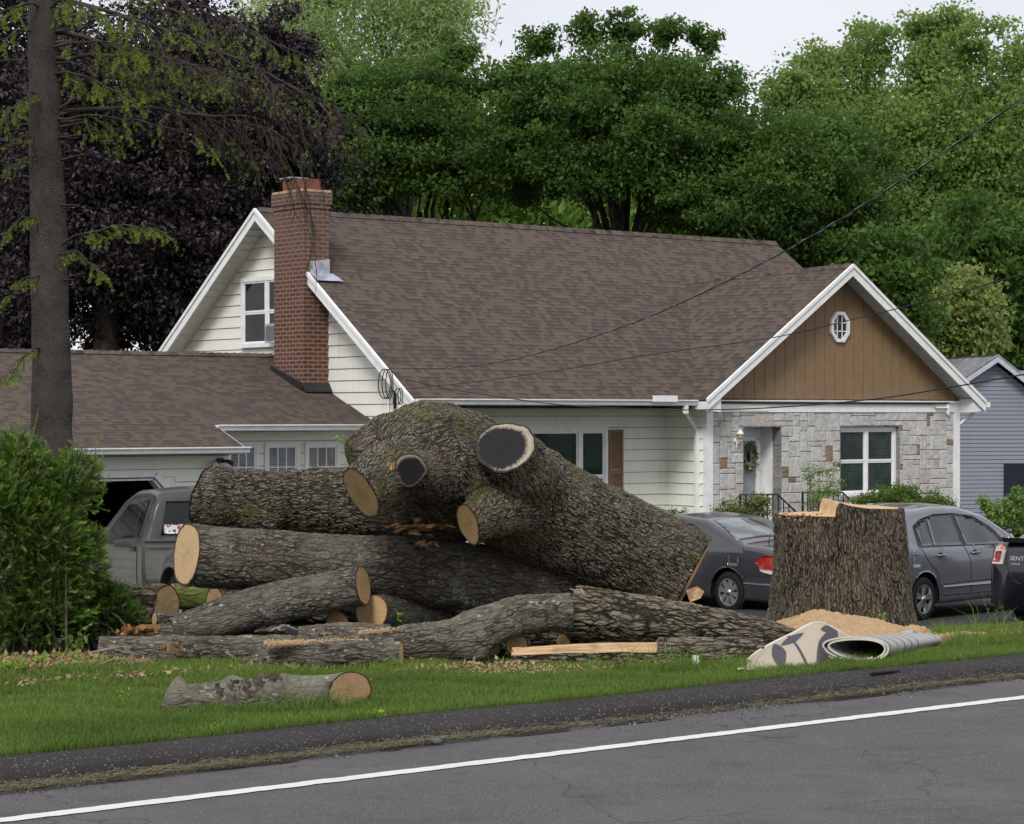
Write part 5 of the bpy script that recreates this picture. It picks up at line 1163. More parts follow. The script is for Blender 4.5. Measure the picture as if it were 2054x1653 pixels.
def mound(name, cx, cD, ru, rd, h, seed, label):
    n = 180; uu, dd = np.meshgrid(np.linspace(-1, 1, n), np.linspace(-1, 1, n)); c = np.array([UU(PD(cx, 1200, cD)), cD])
    u = c[0] + uu * ru; d = c[1] + dd * rd; q = np.sqrt(uu ** 2 + dd ** 2); p3 = np.stack([u * 2.2, d * 2.2, 0 * u], -1).reshape(-1, 3)
    nz_ = fbm(p3, seed, 3).reshape(n, n); z = gz(d, u) + h * np.clip(1 - q, 0, 1) ** .8 * (.7 + .6 * nz_) + (nz_ - .55) * .09 - np.clip(q - .75, 0, 1) * .25 + (fbm(p3 * 9, seed + 2, 2).reshape(n, n) - .5) * .034 + (fbm(p3 * 24, seed + 4, 1).reshape(n, n) - .5) * .014
    V = np.stack([u * CA - d * SA, u * SA + d * CA, z], -1).reshape(-1, 3); i = np.arange(n - 1)[None, :] + np.arange(n - 1)[:, None] * n
    o = fast(name, V, np.stack([i, i + 1, i + 1 + n, i + n], -1).reshape(-1, 4), MT['sawdust'], smooth=True); tag(o, label, 'sawdust', kind='stuff'); return o
mound('sawdust', 1640, 12.3, 1.2, .85, .27, 3, 'pale heap of sawdust around the front of the stump')
mound('sawdust', 1840, 11.5, .9, .75, .07, 5, 'thin spill of sawdust on the grass to the right of the stump')
# sawdust lying on the logs
def dust(pts, label):
    mb = MB(); R = random.Random(3); V = []; 
    for (x0, y0, x1, y1, D, n) in pts:
        for k in range(n):
            f = R.random(); p = PD(x0 + (x1 - x0) * f, y0 + (y1 - y0) * f + R.gauss(0, 2.6) + 1, D + R.gauss(0, .045)); s = R.uniform(.003, .008)
            V += [p + Vector((-s, -s, 0)), p + Vector((s, -s * .6, s * .5)), p + Vector((0, s, s * .9))]
    V = np.array([v[:] for v in V]); o = fast('sawdust', V, np.arange(len(V)).reshape(-1, 3), MT['sawdust']); tag(o, label, 'sawdust', kind='stuff')
dust([(530, 1289, 740, 1286, 12.15, 1800), (720, 1267, 850, 1260, 12.25, 600), (540, 1295, 620, 1290, 12.15, 600)], 'sawdust sprinkled over the logs left of the curved log')
# ------------------------------------------------------------------ vehicles
class Car:
    """local frame: x forward, y left, z up; origin under the rear bumper centre"""
    def __init__(s, name, label, cat, org, head, pitch=0.0):
        s.R = Matrix.Rotation(head, 4, 'Z') @ Matrix.Rotation(pitch, 4, 'Y'); s.o = Vector(org); s.root = thing(name, label, cat, s.o)
    def w(s, p): return s.o + (s.R @ Vector(p))
    def put(s, name, mb, mat, parent=None):
        mb.v = [tuple(s.w(p)) for p in mb.v]; return mb.build(name, mat, parent or s.root)
    def body(s, L, W, prof, zbot, belt, tum=.36, wheels=(), WR=.36, nose=.5, tail=.35, mat=None, r_top=.09, name='body', zbf=None, barrel=.05, pw=5.0):
        nx = 190; xs = np.linspace(0.002, L - .002, nx); pz = np.interp(xs, [p[0] for p in prof], [p[1] for p in prof])
        k = np.ones(5) / 5; pz = np.convolve(np.pad(pz, 2, 'edge'), k, 'valid')
        qn = 46; rows = []
        for x, zt in zip(xs, pz):
            e = 1.0
            if x < tail: e = (1 - ((tail - x) / tail) ** pw * .999) ** (1 / 2.4)
            if x > L - nose: e = (1 - ((x - L + nose) / nose) ** pw * .999) ** (1 / 2.4)
            hw = W / 2 * (.72 + .28 * e) if 0 < x < L else 0
            zb = zbot + (0 if zbf is None else zbf(x)); zb = min(zb, zt - .1); bl = belt(x) if callable(belt) else belt
            def wid(z):
                c = (z - (zb + .35)) / .5; w_ = hw * (1 - barrel * c * c)
                if z > bl: w_ = hw * (1 - barrel * ((bl - zb - .35) / .5) ** 2) - .02 - (z - bl) * tum
                return w_
            r = min(r_top, (zt - zb) * .3); row = [(x, 0, zb)]
            row.append((x, wid(zb) * .85, zb)); row.append((x, wid(zb + .02) * .97, zb + .02))
            zz = np.linspace(zb + .05, zt - r, qn - 16)
            row += [(x, wid(z), z) for z in zz]
            wr = wid(zt - r)
            for a in np.linspace(0, math.pi / 2, 9)[1:]: row.append((x, wr - r * 1.3 + r * 1.3 * math.cos(a), zt - r + r * math.sin(a)))
            for f in (.8, .55, .28, 0): row.append((x, (wr - r * 1.3) * f, zt + .03 * (1 - f * f)))
            rows.append(row)
        G = np.array(rows); n2 = G.shape[1]
        for (wx, wz) in wheels:     # open the arches
            d = np.sqrt((G[..., 0] - wx) ** 2 + (G[..., 2] - wz) ** 2); ins = (d < WR) & (G[..., 1] > .5); dd = np.maximum(d, 1e-4)
            G[..., 0] = np.where(ins, wx + (G[..., 0] - wx) / dd * WR, G[..., 0]); G[..., 2] = np.where(ins, wz + (G[..., 2] - wz) / dd * WR, G[..., 2])
        Mr = G.copy(); Mr[..., 1] *= -1
        V = []; Fs = []
        for sd_, g in ((0, G), (1, Mr)):
            b0 = len(V); V += [tuple(p) for p in g.reshape(-1, 3)]
            for i in range(nx - 1):
                for j in range(n2 - 1):
                    q = [b0 + i * n2 + j, b0 + (i + 1) * n2 + j, b0 + (i + 1) * n2 + j + 1, b0 + i * n2 + j + 1]
                    c = (g[i, j] + g[i + 1, j + 1]) / 2
                    if any((c[0] - wx) ** 2 + (c[2] - wz) ** 2 < (WR * .985) ** 2 for wx, wz in wheels) and abs(c[1]) > .5: continue
                    if j <= 2 and any(abs(c[0] - wx) < WR * .97 for wx, wz in wheels) : continue
                    Fs.append(tuple(q if sd_ == 0 else q[::-1]))
            for i, rev in ((0, 0), (nx - 1, 1)): Fs.append(tuple([b0 + i * n2 + j for j in range(n2)][::(-1 if rev ^ sd_ else 1)]))
        s.bvh = BVHTree.FromPolygons([Vector(v) for v in V], Fs); s.W = W; s.L = L
        mb = MB(); mb.add(V, Fs, None, None, True); o = s.put(name, mb, mat); s.mat = mat
        if wheels:
            for (wx, wz) in wheels:
                for sg in (1, -1):
                    m2 = MB(); a = np.linspace(-.25, math.pi + .25, 24); pin = [(wx + (WR + .0) * math.cos(t), sg * (W / 2 - .03), wz + WR * math.sin(t)) for t in a]; pou = [(p[0], sg * (W / 2 - .35), p[2]) for p in pin]
                    m2.add(pin + pou, [(i, i + 1, i + 25, i + 24) for i in range(23)]); m2.add([(wx - WR, sg * (W / 2 - .34), .1), (wx + WR, sg * (W / 2 - .34), .1), (wx + WR, sg * (W / 2 - .34), wz + WR), (wx - WR, sg * (W / 2 - .34), wz + WR)], [(0, 1, 2, 3)])
                    s.put('wheel_well', m2, MT['black'])
        return o
    def hit(s, p, d):
        h = s.bvh.ray_cast(Vector(p), Vector(d)); return h
    def decal(s, name, poly, mat, axis='L', off=.006, step=.05, parent=None, rim=None):
        """poly in (x,z) for the sides L/R, (y,z) for rear B; laid on the body surface as a thin raised shell"""
        bm = bmesh.new(); f3 = {'L': lambda a, b: Vector((a, 0, b)), 'R': lambda a, b: Vector((a, 0, b)), 'B': lambda a, b: Vector((0, a, b)), 'T': lambda a, b: Vector((a, b, 0))}[axis]
        bm.faces.new([bm.verts.new(f3(*p)) for p in poly]); xs = [p[0] for p in poly]; zs = [p[1] for p in poly]
        for (lo_, hi_, nn) in ((min(xs), max(xs), f3(1, 0) - f3(0, 0)), (min(zs), max(zs), f3(0, 1) - f3(0, 0))):
            v = lo_ + step
            while v < hi_: bmesh.ops.bisect_plane(bm, geom=bm.verts[:] + bm.edges[:] + bm.faces[:], plane_co=nn * v, plane_no=nn); v += step
        d = {'L': Vector((0, -1, 0)), 'R': Vector((0, 1, 0)), 'B': Vector((1, 0, 0)), 'T': Vector((0, 0, -1))}[axis]
        ok = True; V = []; V2 = []
        for v in bm.verts:
            h = s.hit(v.co - d * 6 - d * 0 if axis != 'T' else v.co + Vector((0, 0, 4)), d)
            if h[0] is None: h = (v.co - d * .8, -d)
            nn = h[1] if h[1].dot(d) < 0 else -h[1]; V.append(h[0] + nn * off); V2.append(h[0] - nn * .004)
        bm.verts.index_update(); Fs = [tuple(v.index for v in f.verts) for f in bm.faces]; n = len(V)
        be = [e for e in bm.edges if len(e.link_faces) == 1]; Fs2 = [(e.verts[0].index, e.verts[1].index, e.verts[1].index + n, e.verts[0].index + n) for e in be]; bm.free()
        mb = MB(); mb.add(V + V2, Fs + Fs2, None, None, True); o = s.put(name, mb, mat, parent)
        return o
    def seam(s, pts, axis='L', w=.006, mat=None, name='panel_gap', off=.002):
        out = []
        pts = [Vector((*p, 0)) for p in pts]; d = {'L': Vector((0, -1, 0)), 'R': Vector((0, 1, 0)), 'B': Vector((1, 0, 0))}[axis]
        for a, b in zip(pts[:-1], pts[1:]):
            for k in range(9):
                q = a.lerp(b, k / 8); p = Vector((q.x, 0, q.y)) if axis != 'B' else Vector((0, q.x, q.y)); h = s.hit(p - d * 6, d)
                if h[0] is not None: out.append(h[0] + (h[1] if h[1].dot(d) < 0 else -h[1]) * off)
        if len(out) > 1: mb = MB(); mb.tube(out, w, 5); return s.put(name, mb, mat or MT['black'])
    def wheel(s, x, z, r, sg, W=None, spokes=7, mat=None, w=.2):
        W = W or s.W; y1 = sg * (W / 2 - .03); y0 = sg * (W / 2 - .03 - w); mb = MB(); n = 40
        prof = [(r * .62, y1 - sg * .0), (r * .72, y1 + sg * .012), (r * .93, y1 + sg * .006), (r, y1 - sg * .03), (r, y0 + sg * .03), (r * .9, y0), (r * .6, y0)]
        vs = [(x + p[0] * math.cos(2 * math.pi * k / n), p[1], z + p[0] * math.sin(2 * math.pi * k / n)) for p in prof for k in range(n)]
        m_ = len(prof); mb.add(vs, [(i * n + k, i * n + (k + 1) % n, (i + 1) * n + (k + 1) % n, (i + 1) * n + k) for i in range(m_ - 1) for k in range(n)], None, None, True)
        wh = s.put('wheel', mb, MT['rubber']); mb = MB()
        vs = [(x + q * r * math.cos(2 * math.pi * k / n), yy, z + q * r * math.sin(2 * math.pi * k / n)) for q, yy in ((.66, y1 + sg * .008), (.60, y1 + sg * .006), (.58, y1 - sg * .05)) for k in range(n)]
        mb.add(vs, [(i * n + k, i * n + (k + 1) % n, (i + 1) * n + (k + 1) % n, (i + 1) * n + k) for i in range(2) for k in range(n)])
        for k in range(spokes):
            a = 2 * math.pi * k / spokes + .2; ca_, sa2 = math.cos(a), math.sin(a)
            def q(rr_, t, y): return (x + rr_ * ca_ - t * sa2, y, z + rr_ * sa2 + t * ca_)
            w0, w1 = r * .07, r * .15
            mb.box8([q(.05 * r, -w0, y1 - sg * .03), q(.62 * r, -w1, y1 - sg * .03), q(.62 * r, w1, y1 - sg * .03), q(.05 * r, w0, y1 - sg * .03), q(.05 * r, -w0, y1 + sg * .0), q(.62 * r, -w1 * .8, y1 + sg * .004), q(.62 * r, w1 * .8, y1 + sg * .004), q(.05 * r, w0, y1)])
        mb.tube([(x, y1 - sg * .03, z), (x, y1 + sg * .01, z)], r * .16, 14); s.put('rim', mb, mat or MT['alloy'], wh)
        mb = MB(); mb.tube([(x, y0 + sg * .02, z), (x, y1 - sg * .06, z)], r * .6, 24); s.put('brake_disc', mb, MT['black'], wh)

def ground_at(p): return float(gz(DD(p)))
# dark grey sedan behind the trunk: rear left quarter faces us
hd = math.atan2(math.cos(A + .02), -math.sin(A + .02))      # nose towards the house
zg = CH - (1228 - HY) * 33.6 / F
rc = P(1548, 1228, 32.6); fwd = Vector((math.cos(hd), math.sin(hd), 0)); lef = Vector((-math.sin(hd), math.cos(hd), 0))
W_ = 1.78; org = Vector((rc.x, rc.y, zg)) - lef * (W_ / 2) + fwd * -.1
sedan = Car('parked_sedan', 'dark grey sedan parked between the felled trunk and the stump, red tail light showing', 'car', org, hd)
sedan.body(4.55, W_, [(0, .70), (.05, .96), (.35, 1.02), (.80, 1.05), (1.35, 1.25), (1.75, 1.375), (2.3, 1.42), (2.8, 1.38), (3.5, .98), (4.2, .86), (4.5, .66), (4.55, .5)], .2, lambda x: .93 - .02 * (x - 2), .42, [(1.02, .33), (3.62, .33)], .36, mat=MT['p_sedan'], tail=.5, barrel=.06)
for x in (1.02, 3.62): sedan.wheel(x, .32, .31, 1, spokes=8); sedan.wheel(x, .32, .31, -1, spokes=8)
sedan.decal('rear_window', [(.93, .82 - .05), (.93, -.77), (1.66, -.52), (1.66, .52)], MT['carglass_l'], 'T', .006)
sedan.decal('side_window', [(1.5, .97), (2.35, .95), (2.35, 1.30), (1.95, 1.29), (1.55, 1.12)], MT['carglass'], 'L'); sedan.decal('side_window', [(2.42, .95), (3.25, .93), (2.95, 1.14), (2.7, 1.27), (2.42, 1.30)], MT['carglass'], 'L')
tl = sedan.decal('tail_light', [(.30, .70), (.42, .78), (.40, .86), (.28, .90), (.10, .90), (.02, .86), (.02, .70), (.12, .66)], MT['red'], 'L', .018); sedan.decal('lens', [(.06, .68), (.34, .72), (.30, .665), (.14, .635), (.06, .64)], MT['clear'], 'L', .022, parent=tl)
sedan.decal('tail_light', [(.84, .68), (.84, .88), (.50, .90), (.42, .80), (.48, .68)], MT['red'], 'B', .014); sedan.decal('tail_light', [(-.84, .68), (-.84, .88), (-.50, .90), (-.42, .80), (-.48, .68)], MT['red'], 'B', .014)
sedan.decal('bumper_strip', [(.02, .47), (.72, .47), (.72, .50), (.02, .51)], plain('grey_strip', (.12, .12, .13), .4), 'L', .014); sedan.decal('bumper_strip', [(-.8, .47), (.8, .47), (.8, .51), (-.8, .51)], plain('grey_strip', (.12, .12, .13), .4), 'B', .014)
sedan.decal('fuel_door', [(.78, .72), (1.02, .72), (1.02, .88), (.78, .88)], MT['p_sedan'], 'L', .003); sedan.seam([(.76, .70), (1.04, .70), (1.04, .90), (.76, .90), (.76, .70)], 'L', .003)
sedan.seam([(.02, .60), (.6, .60), (.7, .52)], 'L', .004, name='bumper_gap'); sedan.seam([(1.6, .93), (1.5, .6), (1.42, .4)], 'L', .004, name='door_gap')
sedan.decal('plate', [(-.26, .55), (.26, .55), (.26, .68), (-.26, .68)], MT['white'], 'B', .02)
h = sedan.hit((.62, .42, 4), (0, 0, -1)); mb = MB(); mb.tube([h[0] if h[0] else (.62, .42, 1.03), (.58, .42, 1.22)], [.007, .004], 5); mb.tube([(.63, .42, 1.02), (.62, .42, 1.05)], [.025, .012], 8); sedan.put('antenna', mb, MT['plastic'])

# grey hatchback right of the stump: right side faces us, nose to the right and away
hd = math.radians(90 - 43); zg = CH - (1247 - HY) * 30.2 / F
fwd = Vector((math.cos(hd), math.sin(hd), 0)); lef = Vector((-math.sin(hd), math.cos(hd), 0)); wc = P(1857, 1210, 30.2); W_ = 1.70
org = Vector((wc.x, wc.y, zg)) + lef * (W_ / 2) - fwd * .72
hat = Car('parked_hatchback', 'medium grey five door hatchback parked right of the stump', 'car', org, hd)
hat.body(4.2, W_, [(0, .75), (.04, 1.15), (.30, 1.40), (.70, 1.50), (1.3, 1.53), (1.9, 1.51), (2.5, 1.38), (3.25, 1.02), (3.9, .88), (4.15, .7), (4.2, .5)], .2, lambda x: .98 - .03 * (x - 1.5), .34, [(.72, .31), (3.32, .31)], .36, mat=MT['p_hatch'], tail=.42, nose=.7)
for x in (.72, 3.32): hat.wheel(x, .30, .305, -1, spokes=5); hat.wheel(x, .30, .305, 1, spokes=5)
hat.decal('window_surround', [(.62, .995), (2.93, .95), (2.60, 1.20), (2.2, 1.37), (1.7, 1.425), (1.2, 1.425), (.85, 1.37), (.62, 1.28)], MT['plastic'], 'R', .003)
hat.decal('side_window', [(.72, 1.015), (.98, 1.01), (.98, 1.375), (.86, 1.34), (.68, 1.25)], MT['carglass'], 'R', .008); hat.decal('side_window', [(1.01, 1.01), (1.72, .99), (1.62, 1.40), (1.2, 1.40), (1.01, 1.385)], MT['carglass'], 'R', .008)
hat.decal('side_window', [(1.82, .985), (2.80, .965), (2.52, 1.18), (2.15, 1.345), (1.74, 1.395)], MT['carglass'], 'R', .008)
for x in (1.02, 1.90):
    mb = MB(); y = hat.hit((x + .1, -6, .87), (0, 1, 0))[0].y; mb.tube([(x, y - .005, .87), (x + .03, y - .035, .875), (x + .17, y - .035, .875), (x + .20, y - .005, .87)], .016, 8); hat.put('door_handle', mb, MT['p_hatch']); hat.decal('handle_cup', [(x + .04, .84), (x + .16, .84), (x + .14, .91), (x + .06, .91)], MT['plastic'], 'R', .002)
hat.seam([(1.72, .99), (1.86, .80), (1.88, .35)], 'R', .004, name='door_gap'); hat.seam([(.66, .99), (.82, .80), (1.02, .66), (1.10, .42), (1.12, .33)], 'R', .004, name='door_gap'); hat.seam([(2.95, .94), (2.93, .35)], 'R', .004, name='door_gap'); hat.seam([(1.15, .33), (2.93, .31)], 'R', .005, name='sill_gap')
hat.decal('fuel_door', [(.42, .74), (.60, .74), (.60, .90), (.42, .90)], MT['p_hatch'], 'R', .003)
hat.decal('side_moulding', [(1.14, .44), (2.9, .42), (2.9, .50), (1.14, .485)], MT['p_hatch'], 'R', .012)
hat.decal('rear_window', [(-.55, 1.05), (.55, 1.05), (.48, 1.38), (-.48, 1.38)], MT['carglass'], 'B'); hat.decal('tail_light', [(-.8, .85), (-.62, .85), (-.62, 1.2), (-.78, 1.2)], MT['red'], 'B', .012)
mb = MB(); mb.tube([(2.72, -.84, 1.0), (2.74, -.98, 1.04)], [.05, .08], 10); hat.put('mirror', mb, MT['p_hatch'])

# dark navy sedan cropped at the right edge: its tail faces us
hd = math.radians(90 - 40); fwd = Vector((math.cos(hd), math.sin(hd), 0)); lef = Vector((-math.sin(hd), math.cos(hd), 0)); W_ = 1.78
rc = P(1976, 1258, 28.2); org = Vector((rc.x, rc.y, rc.z)) - lef * (W_ / 2)
nav = Car('parked_navy_sedan', 'dark navy sedan seen from behind, cut off by the right edge', 'car', org, hd)
nav.body(4.55, W_, [(0, .62), (.03, .98), (.18, 1.08), (.60, 1.09), (1.2, 1.34), (1.7, 1.47), (2.3, 1.50), (2.8, 1.42), (3.5, 1.02), (4.2, .88), (4.55, .5)], .24, 1.0, .40, [(.95, .33), (3.60, .33)], .36, mat=MT['p_dark'], tail=.30, barrel=.07, pw=3.5)
for x in (.95, 3.60): nav.wheel(x, .31, .31, 1); nav.wheel(x, .31, .31, -1)
tl = nav.decal('tail_light', [(.80, .80), (.64, .80), (.62, .98), (.68, 1.05), (.77, 1.0)], MT['clear'], 'B', .016); nav.decal('lens', [(.785, .83), (.69, .83), (.68, .96), (.76, .95)], MT['red'], 'B', .022, parent=tl); nav.decal('lens', [(.71, .99), (.65, .98), (.68, 1.035), (.72, 1.03)], plain('orange_lens', (.55, .16, .04), .15, .6), 'B', .022, parent=tl)
nav.decal('tail_light', [(-.80, .80), (-.64, .80), (-.62, .98), (-.68, 1.05), (-.77, 1.0)], MT['clear'], 'B', .016)
nav.seam([(.62, 1.04), (.60, .80), (.52, .62), (.40, .56), (-.40, .56), (-.52, .62), (-.60, .80), (-.62, 1.04)], 'B', .007, name='trunk_gap', mat=MT['plastic'])
mb = MB(); mb.box8([(.03, -.66, 1.075), (.30, -.66, 1.10), (.30, .66, 1.10), (.03, .66, 1.075), (.0, -.66, 1.135), (.30, -.66, 1.12), (.30, .66, 1.12), (.0, .66, 1.135)]); nav.put('spoiler', mb, MT['plastic'])
mb = MB(); h = nav.hit((-6, .14, .90), (1, 0, 0))[0]; mb.tube([(h.x - .02, .18, .90), (h.x - .03, -.18, .90)], .022, 8); nav.put('trunk_handle', mb, MT['chrome'])
mb = MB(); mb.tube([(.02, .50, .30), (.16, .50, .30)], .035, 12); nav.put('exhaust_pipe', mb, MT['metal'])
def badge(txt, y, z, size, name='badge'):
    cu_ = bpy.data.curves.new('t', 'FONT'); cu_.body = txt; cu_.size = size; cu_.extrude = .002; cu_.align_x = 'LEFT'; ob = bpy.data.objects.new('t', cu_)
    COL.objects.link(ob); dg = bpy.context.evaluated_depsgraph_get(); me = bpy.data.meshes.new_from_object(ob.evaluated_get(dg)); bpy.data.objects.remove(ob)
    V = []
    for v in me.vertices:
        yy = y - v.co.x * 1.15; zz = z + v.co.y; hh = nav.hit((-6, yy, zz), (1, 0, 0))[0]; V.append(Vector(((hh.x if hh else 0) - .006 - v.co.z, yy, zz)))
    mb = MB(); mb.add(V, [tuple(p.vertices) for p in me.polygons]); nav.put(name, mb, MT['chrome'])
badge('SENTRA', .56, .855, .072); badge('SPECIAL', .53, .80, .030, 'small_badge')

# grey pickup in front of the garage, nose down the drive
hd = math.radians(90 + 28); fwd = Vector((math.cos(hd), math.sin(hd), 0)); lef = Vector((-math.sin(hd), math.cos(hd), 0)); W_ = 1.95
cabrear = P(285, 1075, 29.0)     # left rear corner of the cab at rail height
zg = ground_at(P(285, 1230, 29.5))
org = Vector((cabrear.x, cabrear.y, zg + .16)) - lef * (W_ / 2) - fwd * 2.15
tr = Car('pickup_truck', 'grey pickup truck parked nose first at the dark garage opening', 'truck', org + Vector((0, 0, .1)), hd, math.radians(3.0))
tr.body(3.2, 1.90, [(0, 1.20), (.05, 1.66), (.18, 1.79), (.5, 1.84), (1.1, 1.83), (1.45, 1.72), (2.1, 1.22), (3.0, 1.12), (3.2, .8)], .38, 1.14, .40, [(2.35, .38)], .42, mat=MT['p_truck'], tail=.10, nose=.5, name='cab', barrel=.03, r_top=.10)
# shift the cab forward of the bed
dx = fwd * 2.15
for ch in list(tr.root.children): ch.location = ch.location + dx
def shifted(fn, *a, **k):
    o_ = tr.o.copy(); tr.o = tr.o + tr.R @ Vector((2.15, 0, 0)); r_ = fn(*a, **k); tr.o = o_; return r_
for ch in list(tr.root.children): ch.location = Vector((0, 0, 0)) + (tr.R @ Vector((2.15, 0, 0)))
shifted(tr.decal, 'rear_window', [(-.70, 1.22), (.70, 1.22), (.60, 1.66), (-.60, 1.66)], MT['glass'], 'B', .008)
shifted(tr.decal, 'side_window', [(.35, 1.20), (1.75, 1.18), (1.5, 1.42), (1.2, 1.66), (.42, 1.70)], MT['glass'], 'L', .008)
shifted(tr.seam, [(.28, 1.72), (.26, 1.15), (.25, .42)], 'L', .006, name='door_gap'); shifted(tr.seam, [(.62, 1.69), (.60, 1.2)], 'L', .012, name='window_post')
shifted(tr.decal, 'door_handle', [(.33, 1.02), (.52, 1.02), (.52, 1.08), (.33, 1.08)], MT['plastic'], 'L', .012); shifted(tr.decal, 'sticker', [(.64, 1.24), (.30, 1.24), (.30, 1.36), (.64, 1.36)], None, 'B', .014) if False else None
def mat_sticker():
    m = M('sticker'); o = m.obj(); v = m.vor(o, 28, 'F1', out='Color'); c = m.ramp(m.sep(v)[0], [(0, (.6, .6, .6)), (.5, (.55, .55, .55)), (.55, (.35, .08, .08)), (.8, (.06, .06, .06)), (1, (.5, .5, .5))], 'CONSTANT'); m.pb(c, .5); return m.m
shifted(tr.decal, 'sticker', [(.66, 1.24), (.28, 1.24), (.28, 1.36), (.66, 1.36)], mat_sticker(), 'B', .014)
mb = MB(); mb.tube([(1.55, .93, 1.17), (1.58, 1.10, 1.22)], [.02, .02], 6); mb.box8([(1.52, 1.03, 1.10), (1.60, 1.03, 1.10), (1.60, 1.27, 1.10), (1.52, 1.27, 1.10), (1.50, 1.03, 1.30), (1.58, 1.03, 1.30), (1.58, 1.25, 1.30), (1.50, 1.25, 1.30)]); shifted(tr.put, 'mirror', mb, MT['plastic'])
# bed: side panels with a swelling over the wheel
def bedside(sg):
    nx, nz = 70, 30; V = []; wx, wz, R_ = .98, .40, .42
    for i in range(nx):
        for j in range(nz):
            x = 2.12 * i / (nx - 1); z = .52 + (1.17 - .52) * j / (nz - 1); d = math.hypot(x - wx, z - wz)
            y = .93 - .03 * ((z - .85) / .3) ** 2 + .07 * math.exp(-((d - R_ - .05) / .10) ** 2) * (z < 1.02) + .035 * math.exp(-((z - 1.10) / .06) ** 2)
            if d < R_: x = wx + (x - wx) / max(d, 1e-3) * R_; z = wz + (z - wz) / max(d, 1e-3) * R_
            V.append((x, sg * y, z))
    Fs = []
    for i in range(nx - 1):
        for j in range(nz - 1):
            q = [i * nz + j, (i + 1) * nz + j, (i + 1) * nz + j + 1, i * nz + j + 1]; c = [sum(V[k][t] for k in q) / 4 for t in range(3)]
            if math.hypot(c[0] - wx, c[2] - wz) < R_ * .985: continue
            Fs.append(tuple(q if sg > 0 else q[::-1]))
    mb = MB(); mb.add(V, Fs, None, None, True); tr.put('bed_side', mb, MT['p_truck'])
for sg in (1, -1): bedside(sg)
mb = MB(); mb.box8([(0, .72, 1.10), (2.12, .72, 1.10), (2.12, .955, 1.15), (0, .955, 1.15), (0, .72, 1.19), (2.12, .72, 1.19), (2.12, .95, 1.18), (0, .95, 1.18)]); tr.put('bed_rail', mb, MT['p_truck'])
mb = MB(); mb.box8([(0, -.955, 1.10), (2.12, -.955, 1.10), (2.12, -.72, 1.10), (0, -.72, 1.10), (0, -.95, 1.18), (2.12, -.95, 1.18), (2.12, -.72, 1.19), (0, -.72, 1.19)]); tr.put('bed_rail', mb, MT['p_truck'])
mb = MB(); mb.box8([(.05, -.90, .55), (2.10, -.90, .55), (2.10, .90, .55), (.05, .90, .55), (.05, -.90, .60), (2.10, -.90, .60), (2.10, .90, .60), (.05, .90, .60)]); mb.box8([(2.10, -.93, .40), (2.17, -.93, .40), (2.17, .90, .40), (2.10, .90, .40), (2.10, -.9, 1.12), (2.17, -.9, 1.12), (2.17, .9, 1.12), (2.10, .9, 1.12)]); mb.box8([(.3, -.5, .3), (2.4, -.5, .3), (2.4, .5, .3), (.3, .5, .3), (.3, -.5, .56), (2.4, -.5, .56), (2.4, .5, .56), (.3, .5, .56)]); tr.put('bed_floor', mb, MT['black'])
mb = MB(); mb.box8([(-.03, -.92, .52), (.04, -.92, .52), (.04, .92, .52), (-.03, .92, .52), (-.03, -.92, 1.17), (.04, -.92, 1.17), (.04, .92, 1.17), (-.03, .92, 1.17)]); tr.put('tailgate', mb, MT['p_truck'])
mb = MB(); mb.box8([(-.16, -.95, .42), (.02, -.95, .42), (.02, .95, .42), (-.16, .95, .42), (-.16, -.95, .60), (.02, -.95, .60), (.02, .95, .60), (-.16, .95, .60)]); tr.put('rear_bumper', mb, MT['p_truck'])
mb = MB(); a = np.linspace(0, math.pi, 16); [mb.tube([(.98 + .44 * math.cos(t), sg * .985, .40 + .44 * math.sin(t)) for t in a], .022, 6) for sg in (1, -1)]; tr.put('arch_lip', mb, MT['p_truck'])
for sg in (1, -1): tr.wheel(.98, .38, .37, sg, W=1.9, w=.25); shifted(tr.wheel, 2.35, .38, .37, sg, W=1.9, w=.25)
# ------------------------------------------------------------------ foliage
def unit(n, R):
    v = R.normal(size=(n, 3)); return v / np.linalg.norm(v, axis=1)[:, None]
def leaf_mesh(name, C, size, mat, R, tint, up=.6, aspect=.62, parent=None, nrm=None, droop=.25, quad=True):
    """C (n,3) leaf bases; one folded kite each"""
    n = len(C); nn = unit(n, R) + np.array([0, 0, up]) if nrm is None else nrm + unit(n, R) * .5; nn /= np.linalg.norm(nn, axis=1)[:, None]
    d = unit(n, R); d = d - nn * (d * nn).sum(1)[:, None]; d /= np.linalg.norm(d, axis=1)[:, None]; d[:, 2] -= droop; s = np.cross(nn, d); s /= np.linalg.norm(s, axis=1)[:, None]
    L = (size * R.uniform(.6, 1.25, n))[:, None]; W = L * aspect * .5; f = nn * L * .10
    V = np.stack([C, C + d * L * .45 - s * W - f, C + d * L, C + d * L * .45 + s * W - f], 1).reshape(-1, 3)
    i = np.arange(n)[:, None] * 4; Fc = i + np.array([[0, 1, 2, 3]])
    t = np.repeat(tint, 4, axis=0); return fast(name, V, Fc, mat, parent, tint=t)
